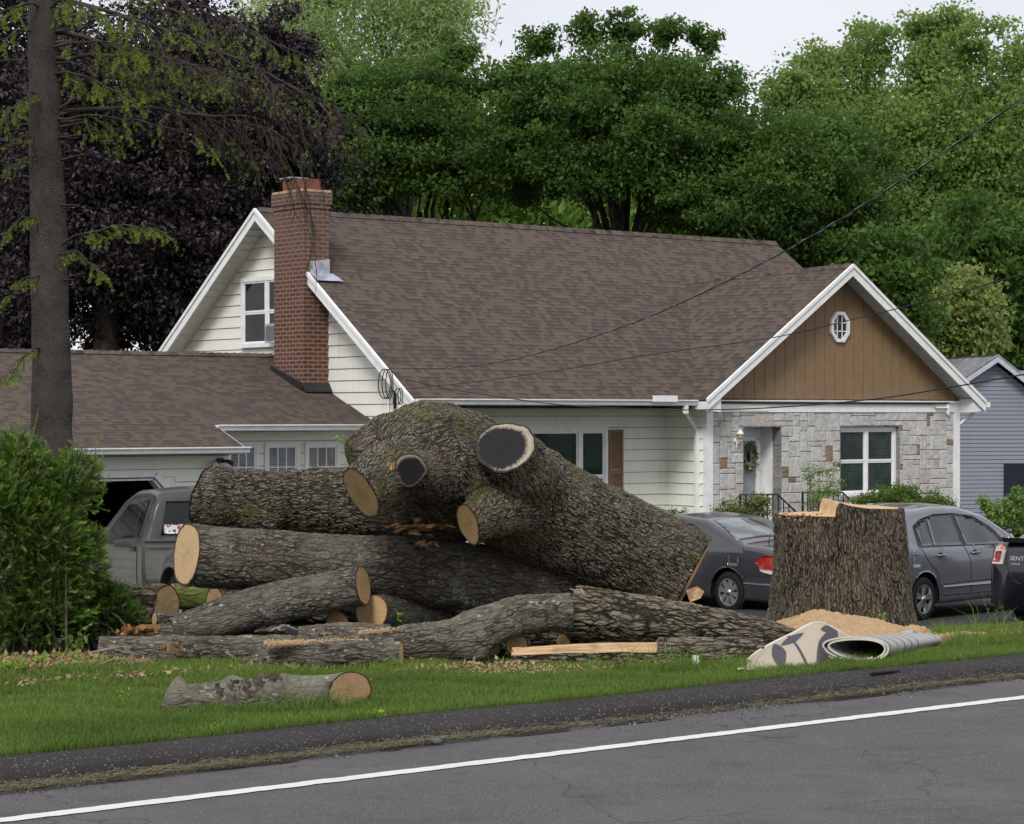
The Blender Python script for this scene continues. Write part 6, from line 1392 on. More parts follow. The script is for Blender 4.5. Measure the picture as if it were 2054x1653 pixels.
def crown_points(cen, rad, nclump, per, R, cr=.7, flat=.55, inner=.45, bottom=-1.0, edge=1.0, lobes=0.35):
    """clumps through an ellipsoid; the outline is broken by low frequency lobes"""
    u = unit(nclump * 3, R); u = u[u[:, 2] > bottom][:nclump]; q = inner + (1 - inner) * R.random(len(u)) ** .55
    lob = 1 + (fbm(u * 2.2 + 7, int(cen[0] * 3) % 50, 2) - .5) * 2 * lobes
    K = np.array(cen) + u * np.array(rad) * (q * lob)[:, None]
    rr = cr * R.uniform(.55, 1.3, len(K)); g = R.normal(size=(len(K), per, 3)) * .5
    g = g / np.maximum(1, np.linalg.norm(g, axis=2) / 1.1)[..., None]
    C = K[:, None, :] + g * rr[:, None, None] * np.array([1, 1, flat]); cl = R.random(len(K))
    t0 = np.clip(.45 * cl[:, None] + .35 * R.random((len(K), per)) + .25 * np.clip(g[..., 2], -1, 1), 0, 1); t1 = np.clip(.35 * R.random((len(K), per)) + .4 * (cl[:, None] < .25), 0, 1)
    T = np.stack([t0, t1, 0 * t0], -1).reshape(-1, 3); return C.reshape(-1, 3), T, K
def branches(mb, base, targets, r0, R, fork=.45):
    base = Vector(base)
    for k, t in enumerate(targets):
        t = Vector(t); m1 = base.lerp(t, .35) + Vector((R.uniform(-.3, .3), R.uniform(-.3, .3), (t - base).length * .10)); m2 = base.lerp(t, .7) + Vector((R.uniform(-.3, .3), R.uniform(-.3, .3), .1))
        rr = r0 * R.uniform(.5, 1); mb.tube([base, m1, m2, t], [rr, rr * .7, rr * .42, rr * .12], 6)
def tree(name, label, x, y_c, Z, rx_px, rz_px, mat, size, nclump, per, seed, cr=.7, trunk=.25, group=None, ry=None, gbase=-1.2, nb=14, flat=.55, inner=.45, bottom=-1.0, extra=(), split=None, bark='bark_far', up=.6, lobes=.35, aspect=.62, tx=None):
    R = np.random.default_rng(seed); s = Z / F; c = P(x, y_c, Z); rx, rz = rx_px * s, rz_px * s; ry = ry or rx * .8
    root = thing(name, label, 'tree', (c.x, c.y, gbase), group)
    C, T, K = crown_points(c, (rx, ry, rz), nclump, per, R, cr, flat, inner, bottom, lobes=lobes)
    for (ex, ey, er, en) in extra:     # sprays standing out of the crown, px
        cc = P(ex, ey, Z + R.uniform(-1, 1)); C2, T2, K2 = crown_points(cc, (er * s, er * s, er * s * 1.1), int(en * 1.8), int(per * .5), R, cr * .5, flat, .1, -1, lobes=.3); C = np.concatenate([C, C2]); T = np.concatenate([T, T2]); K = np.concatenate([K, K2])
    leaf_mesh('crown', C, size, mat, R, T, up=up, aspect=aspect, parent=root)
    mb = MB(); tx_ = P(tx, 0, Z).x if tx else c.x
    sp = Vector((tx_, c.y, split if split is not None else c.z - rz * .6)); b = Vector((tx_, c.y, gbase - .1))
    mb.tube([b, b.lerp(sp, .5) + Vector((.1, 0, 0)), sp, sp.lerp(Vector(c), .6)], [trunk * 1.3, trunk, trunk * .85, trunk * .4], 10); mb.build('trunk', MT[bark], root)
    mb = MB(); idx = R.choice(len(K), nb, replace=False); branches(mb, sp, [K[i] for i in idx], trunk * .55, R)
    for i in idx[:6]:
        near = K[np.argsort(np.linalg.norm(K - K[i], axis=1))[1:5]]; branches(mb, Vector(K[i]).lerp(sp, .35), near, trunk * .22, R)
    mb.build('limbs', MT[bark], root); return root

# far wood behind everything
def wood():
    R = np.random.default_rng(5); C = []; T = []
    for k in range(34):
        x = 480 + k * 52; Z = 100 + R.uniform(-6, 10); c = P(x, 470 + R.uniform(-50, 60), Z); C2, T2, _ = crown_points(c, (3.6, 3, 6.5), 60, 42, R, 1.3, .7, .2); C.append(C2); T.append(T2)
    C = np.concatenate(C); T = np.concatenate(T); tag(leaf_mesh('far_wood', C, .42, MT['l_bright'], R, T), 'bright green wood far behind the house, seen between the maple limbs', 'woodland', kind='stuff')
wood()
# pale feathery willow behind
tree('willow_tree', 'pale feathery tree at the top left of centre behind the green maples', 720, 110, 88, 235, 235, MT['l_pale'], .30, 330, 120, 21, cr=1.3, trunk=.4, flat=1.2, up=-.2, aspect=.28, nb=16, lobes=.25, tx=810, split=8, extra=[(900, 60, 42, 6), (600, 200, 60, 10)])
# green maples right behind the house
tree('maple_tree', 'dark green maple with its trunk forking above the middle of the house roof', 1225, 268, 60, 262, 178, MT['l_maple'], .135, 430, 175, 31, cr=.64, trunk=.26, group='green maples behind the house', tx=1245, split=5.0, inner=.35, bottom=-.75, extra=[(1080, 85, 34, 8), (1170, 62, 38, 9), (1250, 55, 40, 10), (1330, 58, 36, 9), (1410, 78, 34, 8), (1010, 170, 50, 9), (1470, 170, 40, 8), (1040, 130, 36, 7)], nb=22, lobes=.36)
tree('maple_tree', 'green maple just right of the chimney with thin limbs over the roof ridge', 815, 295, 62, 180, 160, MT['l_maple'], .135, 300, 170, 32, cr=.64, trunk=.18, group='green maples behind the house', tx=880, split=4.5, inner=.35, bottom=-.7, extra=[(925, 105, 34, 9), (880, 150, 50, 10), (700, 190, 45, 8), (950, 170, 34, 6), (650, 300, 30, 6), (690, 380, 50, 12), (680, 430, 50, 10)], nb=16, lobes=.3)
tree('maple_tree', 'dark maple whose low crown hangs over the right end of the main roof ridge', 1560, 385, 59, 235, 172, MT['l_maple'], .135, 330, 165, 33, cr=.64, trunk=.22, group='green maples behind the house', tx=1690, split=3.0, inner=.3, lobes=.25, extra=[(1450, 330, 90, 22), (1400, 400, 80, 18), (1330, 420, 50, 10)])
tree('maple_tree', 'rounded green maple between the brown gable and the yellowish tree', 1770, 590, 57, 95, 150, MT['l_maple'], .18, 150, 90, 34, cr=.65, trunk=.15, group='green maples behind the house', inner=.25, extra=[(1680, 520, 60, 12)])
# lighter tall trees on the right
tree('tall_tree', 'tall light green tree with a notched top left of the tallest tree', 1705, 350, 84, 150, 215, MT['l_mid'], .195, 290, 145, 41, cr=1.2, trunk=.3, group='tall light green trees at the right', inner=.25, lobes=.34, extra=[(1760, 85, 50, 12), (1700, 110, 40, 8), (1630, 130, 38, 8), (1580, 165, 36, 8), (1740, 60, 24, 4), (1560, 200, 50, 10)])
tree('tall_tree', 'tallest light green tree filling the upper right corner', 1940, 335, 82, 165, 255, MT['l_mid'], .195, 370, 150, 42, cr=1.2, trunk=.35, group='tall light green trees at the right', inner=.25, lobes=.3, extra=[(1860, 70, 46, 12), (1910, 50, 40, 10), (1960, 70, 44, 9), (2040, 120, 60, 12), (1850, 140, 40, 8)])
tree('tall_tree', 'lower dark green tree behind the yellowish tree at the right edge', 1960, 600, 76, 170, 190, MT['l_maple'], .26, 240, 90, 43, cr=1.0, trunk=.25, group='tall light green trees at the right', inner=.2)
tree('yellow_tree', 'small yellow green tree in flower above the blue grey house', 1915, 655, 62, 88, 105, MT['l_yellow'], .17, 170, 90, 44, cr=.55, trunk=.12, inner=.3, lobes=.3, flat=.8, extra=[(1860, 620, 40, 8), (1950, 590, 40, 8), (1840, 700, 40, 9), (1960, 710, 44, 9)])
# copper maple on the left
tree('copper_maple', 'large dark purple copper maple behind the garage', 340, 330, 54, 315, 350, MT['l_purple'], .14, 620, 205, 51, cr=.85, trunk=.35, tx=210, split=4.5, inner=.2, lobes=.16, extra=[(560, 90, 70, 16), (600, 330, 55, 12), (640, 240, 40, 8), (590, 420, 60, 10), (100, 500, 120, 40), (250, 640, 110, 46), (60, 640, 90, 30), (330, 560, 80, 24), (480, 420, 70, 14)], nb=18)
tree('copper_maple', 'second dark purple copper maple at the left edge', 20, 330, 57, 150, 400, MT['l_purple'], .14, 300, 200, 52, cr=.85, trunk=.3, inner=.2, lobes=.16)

# spruce in front at the left: bare lower trunk, drooping twigs
def spruce():
    R = np.random.default_rng(8); RR = random.Random(8); Z = 20.0; s = Z / F; gx = P(105, 930, Z); zb = float(gz(DD(gx))) - .1
    root = thing('spruce_tree', 'spruce with a dark straight trunk and drooping half bare branches at the left', 'tree', (gx.x, gx.y, zb))
    plog_pts = [(104, 1080, 45), (104, 930, 42), (104, 800, 40), (101, 650, 38), (97, 480, 36), (92, 330, 33), (88, 160, 30), (84, 0, 27), (80, -160, 22)]
    pts = [P(x, y, Z) for x, y, r in plog_pts]; rad = [r * s for *_, r in plog_pts]
    q = spline(np.array([list(p) + [r] for p, r in zip(pts, rad)]), 20); L = np.concatenate([[0], np.cumsum(np.linalg.norm(np.diff(q[:, :3], axis=0), axis=1))]); n = 420; m = 90
    sv = np.linspace(0, L[-1], n); C = np.stack([np.interp(sv, L, q[:, k]) for k in range(4)], 1); a = np.linspace(0, 2 * math.pi, m, endpoint=False)
    co = np.stack([np.broadcast_to(np.cos(a) * .16, (n, m)), np.broadcast_to(np.sin(a) * .16, (n, m)), np.broadcast_to(sv[:, None], (n, m))], -1).reshape(-1, 3)
    r = C[:, 3][:, None] * (1 + (fbm(co * np.array([6, 6, 4]), 3, 2).reshape(n, m) - .5) * .14)
    V = C[:, None, :3] + np.stack([np.cos(a)[None] * r, np.sin(a)[None] * r, 0 * r], -1)
    i = (np.arange(n - 1) * m)[:, None]; k = np.arange(m)[None, :]; k2 = (k + 1) % m
    fast('trunk', V.reshape(-1, 3), np.stack([i + k, i + k2, i + m + k2, i + m + k], -1).reshape(-1, 4), MT['bark_spruce'], root, co=co, smooth=True)
    mb = MB(); NC = []; ND = []; NT = []
    def needles(p, d, l, bright):
        k = int(l / .0042)
        for j in range(k):
            f = j / k; NC.append(p + d * (l * f)); ND.append(d); NT.append(min(1, max(0, bright + .35 * f + R.uniform(-.15, .15))))
    def twig(p, d, l, r, lev, green):
        pts = [p]; q = p.copy(); dd = d.copy(); nseg = 5
        for j in range(nseg):
            dd = (dd + Vector((R.normal() * .10, R.normal() * .10, -.07 * lev + R.normal() * .07))).normalized(); q = q + dd * l / nseg; pts.append(q.copy())
        mb.tube(pts, [r * (1 - .16 * j) for j in range(nseg + 1)], 5, True)
        if lev < 3:
            for j in range(1, nseg + 1):
                for sg in ((-1, 1) if lev < 2 else (RR.choice((-1, 1)),)):
                    if RR.random() < .18: continue
                    sd = dd.cross(Vector((0, 0, 1))).normalized() * sg; d2 = (dd * .8 + sd * .7 + Vector((0, 0, -.25 - .2 * RR.random()))).normalized(); twig(pts[j], d2, l * RR.uniform(.28, .5), r * .5, lev + 1, green)
        if green and (lev >= 2 or RR.random() < .5):
            for j in range(1 if lev > 1 else 3, nseg): 
                if RR.random() < green: needles(pts[j], (pts[j + 1] - pts[j]).normalized(), (pts[j + 1] - pts[j]).length * 1.05, .2 + .75 * (j / nseg) * (lev >= 2))
    # large branches, by where they start on the trunk and where they reach
    spec = [((100, 225), (540, 262), .34, .0, .028), ((100, 225), (300, 180), -.3, .8, .016), ((95, 60), (620, 235), .5, .03, .024), ((95, -10), (640, 200), -.3, .07, .024), ((92, 120), (470, 150), -.5, .18, .02), ((95, 40), (330, 60), -.6, .9, .016), ((92, 100), (300, 110), -.7, .9, .016),
            ((95, 150), (250, 200), -.6, .95, .014), ((90, 60), (-60, 130), -.4, .95, .016), ((90, 190), (10, 240), -.5, .9, .013), ((100, 300), (10, 290), -.3, .3, .012), ((104, 500), (300, 455), -.5, .95, .014), ((104, 520), (200, 545), -.5, .8, .012), ((104, 560), (20, 590), -.4, .9, .012), ((95, 15), (190, 30), -.8, .95, .012), ((95, -60), (420, 60), .3, .15, .02), ((95, -90), (560, 90), .0, .2, .02),
            ((104, 700), (10, 760), -.5, .9, .01), ((92, 20), (-20, 40), -.7, .95, .012), ((100, 240), (390, 275), -.6, .65, .014), ((100, 250), (230, 290), .4, .3, .012), ((95, 90), (560, 330), .7, .05, .018), ((104, 330), (20, 340), -.3, .2, .012), ((104, 440), (10, 470), -.3, .7, .012)]
    for (a_, b_, dy, green, r_) in spec:
        p = P(a_[0], a_[1], Z); e = P(b_[0], b_[1], Z + dy * 1.2); n_ = 8; pts = [p.lerp(e, j / n_) + Vector((0, 0, .10 * math.sin(math.pi * j / n_))) + Vector((0, R.normal() * .015, R.normal() * .012)) for j in range(n_ + 1)]
        mb.tube(pts, [r_ * (1 - .09 * j) for j in range(n_ + 1)], 6); D_ = (e - p).normalized(); Lb = (e - p).length
        for j in range(2, n_ + 1):
            for sg in (-1, 1):
                if RR.random() < .28: continue
                sd = D_.cross(Vector((0, 0, 1))).normalized() * sg; d2 = (D_ * .9 + sd * .8 + Vector((0, 0, -.05 - .32 * RR.random()))).normalized(); twig(pts[j], d2, Lb * RR.uniform(.14, .26) * (1.25 if b_[0] > 450 else 1), r_ * .42, 1 if b_[0] > 450 else 2, green)
    # long hanging sprays that reach the chimney
    for (x, y, x2, y2) in ((540, 262, 655, 430), (520, 250, 600, 370), (600, 330, 655, 520), (480, 100, 640, 270), (470, 180, 520, 330), (600, 235, 640, 380)):
        p = P(x, y, Z + .4); e = P(x2, y2, Z + .45); twig(p, (e - p).normalized(), (e - p).length, .008, 1, .04)
    for k in range(34):   # dead stubs
        y = RR.uniform(-20, 700); a_ = RR.uniform(-.5, .5) + (0 if RR.random() < .55 else math.pi); c = P(95 + (y * .014), y, Z); d = Vector((math.cos(a_), -abs(math.sin(a_)) - .1, RR.uniform(-.05, .25))).normalized(); l = RR.uniform(.18, .38); mb.tube([c, c + d * l * .6, c + d * l], [.014, .010, .005], 5)
    mb.build('branches', MT['branch_sp'], root)
    C = np.array([c[:] for c in NC]); Dv = np.array([d[:] for d in ND]); n = len(C); tt = np.array(NT); print('spruce needles', n)
    rep = 3; C = np.repeat(C, rep, 0); Dv = np.repeat(Dv, rep, 0); tt = np.repeat(tt, rep); n = len(C); u = unit(n, R); d = u - Dv * (u * Dv).sum(1)[:, None] * .6 + Dv * .5; d /= np.linalg.norm(d, axis=1)[:, None]; w = np.cross(d, unit(n, R)); w /= np.linalg.norm(w, axis=1)[:, None]
    L_ = R.uniform(.016, .030, n)[:, None]; V = np.stack([C - w * .0028, C + w * .0028, C + d * L_], 1).reshape(-1, 3)
    fast('needles', V, np.arange(n * 3).reshape(-1, 3), MT['l_spruce'], root, tint=np.repeat(np.stack([tt, np.zeros(n), np.zeros(n)], 1), 3, axis=0))
spruce()

# yew bush at the left
def yew(name, label, blobs, nshoot, seed, D, bright=1.0, zlow=None):
    """blobs: (x, y, rpx, dD)"""
    R = np.random.default_rng(seed); cs = [PD(x, y, D + dd) for x, y, r, dd in blobs]; rs = [px(r, x, D) for x, y, r, dd in blobs]; wts = np.array(rs) ** 2; wts /= wts.sum()
    base = Vector(cs[0]); base.z = float(gz(D, UU(base))); root = thing(name, label, 'bush', base)
    k = R.choice(len(cs), nshoot, p=wts); u = unit(nshoot, R); u[:, 2] = np.where(u[:, 2] < -.3, -u[:, 2], u[:, 2]); q = .35 + .65 * R.random(nshoot) ** .4
    C = np.array([c[:] for c in cs])[k] + u * (np.array(rs)[k] * q)[:, None]; d = u + np.array([0, 0, .12]) + unit(nshoot, R) * .7; d /= np.linalg.norm(d, axis=1)[:, None]
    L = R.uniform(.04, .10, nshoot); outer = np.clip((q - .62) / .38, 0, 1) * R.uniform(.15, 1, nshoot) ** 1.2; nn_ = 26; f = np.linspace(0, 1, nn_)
    side = np.cross(d, unit(nshoot, R)); side /= np.linalg.norm(side, axis=1)[:, None]; upv = np.cross(side, d)
    Pn = C[:, None] + d[:, None] * (L[:, None] * f[None])[..., None]; sgn = np.where(np.arange(nn_) % 2 == 0, 1.0, -1.0)
    dirn = side[:, None] * sgn[None, :, None] + d[:, None] * .45 + upv[:, None] * R.uniform(-.5, .5, (nshoot, nn_, 1)); dirn /= np.linalg.norm(dirn, axis=2)[..., None]
    ln = R.uniform(.014, .024, (nshoot, nn_, 1)) * (1 - .35 * f[None, :, None]); w = np.cross(dirn, upv[:, None] + 0 * dirn) * .0027
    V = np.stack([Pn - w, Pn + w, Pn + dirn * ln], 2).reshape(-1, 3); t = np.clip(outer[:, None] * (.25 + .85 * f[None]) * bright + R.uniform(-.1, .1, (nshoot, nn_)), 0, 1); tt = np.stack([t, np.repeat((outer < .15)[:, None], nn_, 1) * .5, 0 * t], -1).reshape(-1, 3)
    zmin = base.z; fast('needles', V, np.arange(len(V)).reshape(-1, 3), MT['l_yew'], root, tint=np.repeat(tt, 3, axis=0))
    mb = MB(); R2 = random.Random(seed)
    for i in R.choice(nshoot, 70, replace=False):
        e = Vector(C[i]); b = Vector((base.x + R2.gauss(0, .15), base.y + R2.gauss(0, .12), zmin)); mb.tube([b, b.lerp(e, .5) + Vector((0, 0, .06)), e, e + Vector(d[i]) * .05], [.012, .008, .004, .002], 5)
    mb.build('stems', MT['twig'], root)
yew('yew_bush', 'large bright tipped yew bush at the left edge in front of the garage', [(60, 1110, 120, .0), (50, 985, 82, .1), (130, 1010, 66, -.05), (150, 960, 48, .0), (30, 930, 55, .1), (130, 1150, 78, -.1), (90, 1220, 95, -.1), (-40, 1050, 130, .1), (-40, 1200, 130, .1), (160, 1100, 42, -.1), (60, 1060, 110, .1), (60, 1265, 70, -.1), (130, 1262, 50, -.1), (0, 1270, 70, -.1)], 11500, 61, 14.0)
yew('yew_bush', 'small dark drooping yew branch heap beside the short log', [(215, 1225, 48, 0), (180, 1245, 52, .05), (245, 1250, 36, -.05), (175, 1195, 40, .1), (150, 1270, 36, -.05)], 2400, 62, 13.9, .45)
def sprig(pts, R):
    pass
# single tall shoots above the yew
def shoots():
    mb = MB(); R = np.random.default_rng(9); C = []; dv = []
    root = thing('yew_shoots', 'long upright yew shoots standing above the large yew bush', 'shrub shoots', PD(60, 1000, 13.9))
    for (x, y, x2, y2) in ((27, 1000, 75, 838), (115, 975, 150, 888), (60, 980, 90, 900), (170, 1010, 193, 890), (180, 1010, 205, 920), (30, 960, 35, 850), (195, 1090, 208, 1068), (200, 1010, 212, 965), (190, 1150, 225, 1130)):
        p, e = PD(x, y, 13.9), PD(x2, y2, 13.85); mb.tube([p, p.lerp(e, .5) + Vector((.01, 0, 0)), e], [.004, .003, .0015], 5)
        for s_ in range(9):
            f = .25 + .75 * s_ / 8; b = p.lerp(e, f); dd = ((e - p).normalized() + Vector(unit(1, R)[0]) * .9).normalized(); l = .06
            for j in range(22): C.append(b + dd * l * j / 22); dv.append(dd)
    mb.build('stem', MT['twig'], root); C = np.array([c[:] for c in C]); dv = np.array([c[:] for c in dv]); n = len(C); d = unit(n, R) + dv * .8; d /= np.linalg.norm(d, axis=1)[:, None]; w = np.cross(d, unit(n, R)) * .0024
    fast('needles', np.stack([C - w, C + w, C + d * .021], 1).reshape(-1, 3), np.arange(3 * n).reshape(-1, 3), MT['l_yew'], root, tint=np.repeat(np.stack([R.uniform(.6, 1, n), 0 * R.random(n), 0 * R.random(n)], 1), 3, axis=0))
shoots()

# shrubs near the house
def shrub(label, blobs, Z, mat, size, n, seed, name='shrub', stems=True, up=.5, aspect=.6, cr=.12, zg=GZ):
    R = np.random.default_rng(seed); s = Z / F; C = []; T = []; K = []
    for (x, y, rx, ry) in blobs:
        c = P(x, y, Z); a, b, k_ = crown_points(c, (rx * s, rx * s * .8, ry * s), max(6, int(n * rx * ry / 1600)), 34, R, cr, .8, .2, lobes=.3); C.append(a); T.append(b); K.append(k_)
    C = np.concatenate(C); T = np.concatenate(T); K = np.concatenate(K); b0 = P(blobs[0][0], blobs[0][1], Z); root = thing(name, label, 'shrub', (b0.x, b0.y, zg)); leaf_mesh('leaves', C, size, mat, R, T, up=up, parent=root, aspect=aspect)
    mb = MB()
    for i in R.choice(len(K), min(len(K), 26), replace=False):
        b = Vector((b0.x + R.normal() * .12, b0.y + R.normal() * .1, zg)); b.x = b.x * .6 + K[i][0] * .4; mb.tube([b, b.lerp(Vector(K[i]), .6) + Vector((R.normal() * .03, 0, .05)), Vector(K[i])], [.012, .008, .003], 5)
    mb.build('stems', MT['twig'], root)
shrub('bronze tinted azalea left of the front door', [(1490, 1030, 52, 34), (1460, 1040, 30, 18), (1520, 1010, 26, 18), (1440, 1050, 24, 14)], 38.2, MT['l_azalea'], .05, 62, 71)
shrub('bright green clipped hedge between the azalea and the stump', [(1530, 1068, 45, 24), (1570, 1066, 34, 22)], 36.8, MT['l_shrub'], .04, 110, 72)
shrub('small light green bush at the inner corner by the downspout', [(1360, 1042, 28, 22), (1340, 1052, 20, 16)], 38.6, MT['l_shrub'], .05, 70, 73)
shrub('tall sparse shrub against the stone between the door and the window', [(1640, 985, 22, 52), (1665, 965, 22, 42), (1625, 960, 12, 30), (1650, 1010, 34, 26)], 39.6, MT['l_mid'], .05, 20, 74)
shrub('spreading green bush under the stone wall window', [(1790, 1005, 56, 32), (1850, 1012, 42, 24), (1740, 1015, 32, 22), (1890, 1010, 24, 20), (1820, 992, 30, 16)], 38.6, MT['l_shrub'], .05, 95, 75)
shrub('loose leafy plant in front of the blue grey house', [(2000, 1035, 32, 36), (2035, 1020, 30, 40), (1980, 1015, 16, 24)], 44, MT['l_mid'], .09, 40, 76)
shrub('dark green bush behind the navy sedan at the right edge', [(2070, 1030, 50, 60)], 50, MT['l_maple'], .09, 60, 77)

for _n, wr0, s0_, z0_ in LATE:
    Rw = np.random.default_rng(4); aw = Rw.uniform(0, 6.28, 240); Cw = np.array([H(s0_ + .16 * math.cos(q) + Rw.normal() * .02, WT + RD - .11 + Rw.normal() * .02, z0_ + .22 * math.sin(q) + Rw.normal() * .02)[:] for q in aw])
    leaf_mesh('leaves', Cw, .08, MT['l_mid'], Rw, np.stack([Rw.random(240) * .5, Rw.random(240) * .6, 0 * aw], 1), parent=wr0, aspect=.4); leaf_mesh('flowers', Cw[::16] + np.array([0, -.04, 0]), .07, MT['white'], Rw, np.ones((15, 3)), parent=wr0, aspect=.9)
# seedlings and weeds
def weed(name, label, x, y, D, n, h, leaf, mat, seed, group=None, cat='weed', base=None, spread=.5, ang=None):
    R = np.random.default_rng(seed); b = PD(x, y, D); root = thing(name, label, cat, b, group); mb = MB(); C = []; 
    for k in range(n):
        a = R.uniform(0, 6.28); l = h * R.uniform(.5, 1.1); d = Vector((math.cos(a) * spread, math.sin(a) * spread, 1)) if ang is None else Vector(ang) + Vector((R.normal() * .2, R.normal() * .2, R.normal() * .2)); d.normalize(); e = b + d * l; mb.tube([b, b.lerp(e, .5) + Vector((0, 0, l * .06)), e], [.003, .002, .001], 4)
        for j in range(5): C.append(tuple(b.lerp(e, .35 + .65 * j / 4) + Vector(unit(1, R)[0]) * .01))
    mb.build('stem', MT['twig'], root); C = np.array(C); leaf_mesh('leaves', C, leaf, mat, R, np.stack([R.uniform(.3, 1, len(C)), R.uniform(0, .3, len(C)), 0 * C[:, 0]], 1), up=.3, parent=root, aspect=.5)
weed('oak_seedling', 'small bright oak sprout on the grey log above the curved log', 800, 1240, 13.05, 3, .11, .055, MT['l_fresh'], 1, spread=1.2)
weed('twig_sprout', 'thin twig with yellow green leaves sticking out left of the trunk', 708, 905, 12.9, 3, .20, .032, MT['l_fresh'], 2, ang=(-.75, 0, .75), cat='twig')
weed('broadleaf_weed', 'broad leaved weed in front of the yew bush beside the dead leaves', 150, 1318, 13.4, 9, .24, .055, MT['l_shrub'], 3)
weed('grass_weed', 'fresh yellow green leaves on the grass behind the lone log', 585, 1362, 12.0, 9, .08, .05, MT['l_fresh'], 4)
weed('broadleaf_weed', 'green weed growing at the foot of the sawdust heap', 1768, 1255, 12.2, 8, .13, .03, MT['l_fresh'], 5)
weed('broadleaf_weed', 'tall thin weed in front of the navy sedan', 1990, 1262, 12.0, 4, .35, .03, MT['l_shrub'], 6, spread=.3)
weed('broadleaf_weed', 'low weed at the right end of the sawdust covered log', 790, 1348, 11.75, 5, .14, .04, MT['l_shrub'], 7)

# ------------------------------------------------------------------ rug, pipe, litter
def rug():
    D = 9.85; a0 = PD(1715, 1306, D); root = thing('rug', 'rolled up patterned rug with a beige and charcoal flap dumped by the curb', 'rug', (a0.x, a0.y, .06))
    ax = Vector((.42, .90, 0)).normalized(); sd = Vector((ax.y, -ax.x, 0)); Lr = 1.45
    def mat_rug(name, back):
        m = M(name); v = m.attr('bco'); fz = m.noise(v, 400, 2); c = m.mix(fz, (.36, .31, .25), (.50, .45, .38)) if not back else m.mix(fz, (.26, .26, .25), (.46, .46, .44))
        if back:
            s = m.sep(v); st = m.math('MULTIPLY', m.ss(m.math('SINE', m.math('MULTIPLY', s[0], 34.0)), .75, .9), m.ss(m.noise(v, 8, 2), .4, .5)); c = m.mix(m.math('MULTIPLY', st, .8), c, (.10, .10, .11))
        m.pb(c, .95, m.bump(fz, .5, .004), .1); return m.m
    # spiral cross-section, flattened
    prof = []; th = .012
    for k in range(150):
        t = k / 149; a = t * 2 * math.pi * 2.35 + math.pi * 1.02; rx = .235 - .066 * t; rz = .088 - .030 * t; prof.append((rx * math.cos(a) - .01 + .02 * t, rz * math.sin(a) + .008 * math.sin(a * 2 + 1)))
    n = len(prof); ns = 26; V = []; co = []
    for j in range(ns):
        f = j / (ns - 1); c = a0 + ax * Lr * f; c.z = 0; sq = 1 - .38 * f; zz = CH * 0 + .165 * (1 - f) + f * .11 - .0
        for layer in (0, 1):
            for i, (x, z) in enumerate(prof):
                x2, z2 = prof[min(i + 1, n - 1)]; x1, z1 = prof[max(i - 1, 0)]; nx_, nz_ = z2 - z1, -(x2 - x1); l = math.hypot(nx_, nz_) or 1; o = th * (layer - .5)
                V.append(c + sd * (x + nx_ / l * o) * (1 - .15 * f) + Vector((0, 0, zz - .02 * f + (z + nz_ / l * o) * sq))); co.append((f * Lr, i * .01, layer * .0))
    Fo, Fi = [], []
    idx = lambda j, l, i: j * 2 * n + l * n + i
    for j in range(ns - 1):
        for i in range(n - 1): Fo.append((idx(j, 0, i), idx(j, 0, i + 1), idx(j + 1, 0, i + 1), idx(j + 1, 0, i))); Fi.append((idx(j, 1, i), idx(j + 1, 1, i), idx(j + 1, 1, i + 1), idx(j, 1, i + 1)))
    E = [(idx(0, 0, i), idx(0, 1, i), idx(0, 1, i + 1), idx(0, 0, i + 1)) for i in range(n - 1)]
    V = np.array([v[:] for v in V]); co = np.array(co)
    fast('roll', V, Fo + Fi, mat_rug('rug_backing', True), root, co=co, smooth=True)
    u = np.unique(np.array(E)); mp_ = {int(k): i for i, k in enumerate(u)}
    fast('binding', V[u] - np.array(ax) * .003, [tuple(mp_[k] for k in f) for f in E], plain('rug_binding', (.55, .52, .45), .9, .1, .1), root)
    # the loose flap: a stiff fold standing up to the left of the roll
    top = [(1484, 1341), (1512, 1313), (1550, 1290), (1595, 1268), (1625, 1252), (1645, 1249), (1668, 1258), (1700, 1276), (1745, 1284)]; bot = [(1482, 1342), (1520, 1345), (1560, 1346), (1600, 1346), (1640, 1344), (1660, 1342), (1680, 1340), (1710, 1338), (1745, 1335)]
    nu, nv = 70, 26; V = []; co = []
    tsn = np.linspace(0, 1, len(top)); us_ = np.linspace(0, 1, nu); tx_ = spline([(*p, 0) for p in top], 12); bx_ = spline([(*p, 0) for p in bot], 12); q = np.linspace(0, 1, len(tx_))
    Vg = np.zeros((2, nu, nv, 3)); cg = np.zeros((nu, nv, 3))
    for i, u_ in enumerate(us_):
        t_ = (np.interp(u_, q, tx_[:, 0]), np.interp(u_, q, tx_[:, 1])); b_ = (np.interp(u_, q, bx_[:, 0]), np.interp(u_, q, bx_[:, 1]))
        pt = PD(t_[0], t_[1], 10.35); pb_ = PD(b_[0], b_[1], 9.82 + .85 * max(0, (u_ - .52)))
        for j in range(nv):
            v = j / (nv - 1); p = pb_.lerp(pt, v) + Vector((0, -.05 * math.sin(math.pi * v), .02 * math.sin(math.pi * v)))
            Vg[0, i, j] = p; Vg[1, i, j] = p + Vector((.004, .012, -.004)); cg[i, j] = (t_[0] * (v) + b_[0] * (1 - v), t_[1] * v + b_[1] * (1 - v), 0)
    cg[..., 0] = (cg[..., 0] - 1480) / 270; cg[..., 1] = (1345 - cg[..., 1]) / 270
    V = Vg.reshape(-1, 3); n1 = nu * nv; f = lambda l, i, j: l * n1 + i * nv + j; Fs = []
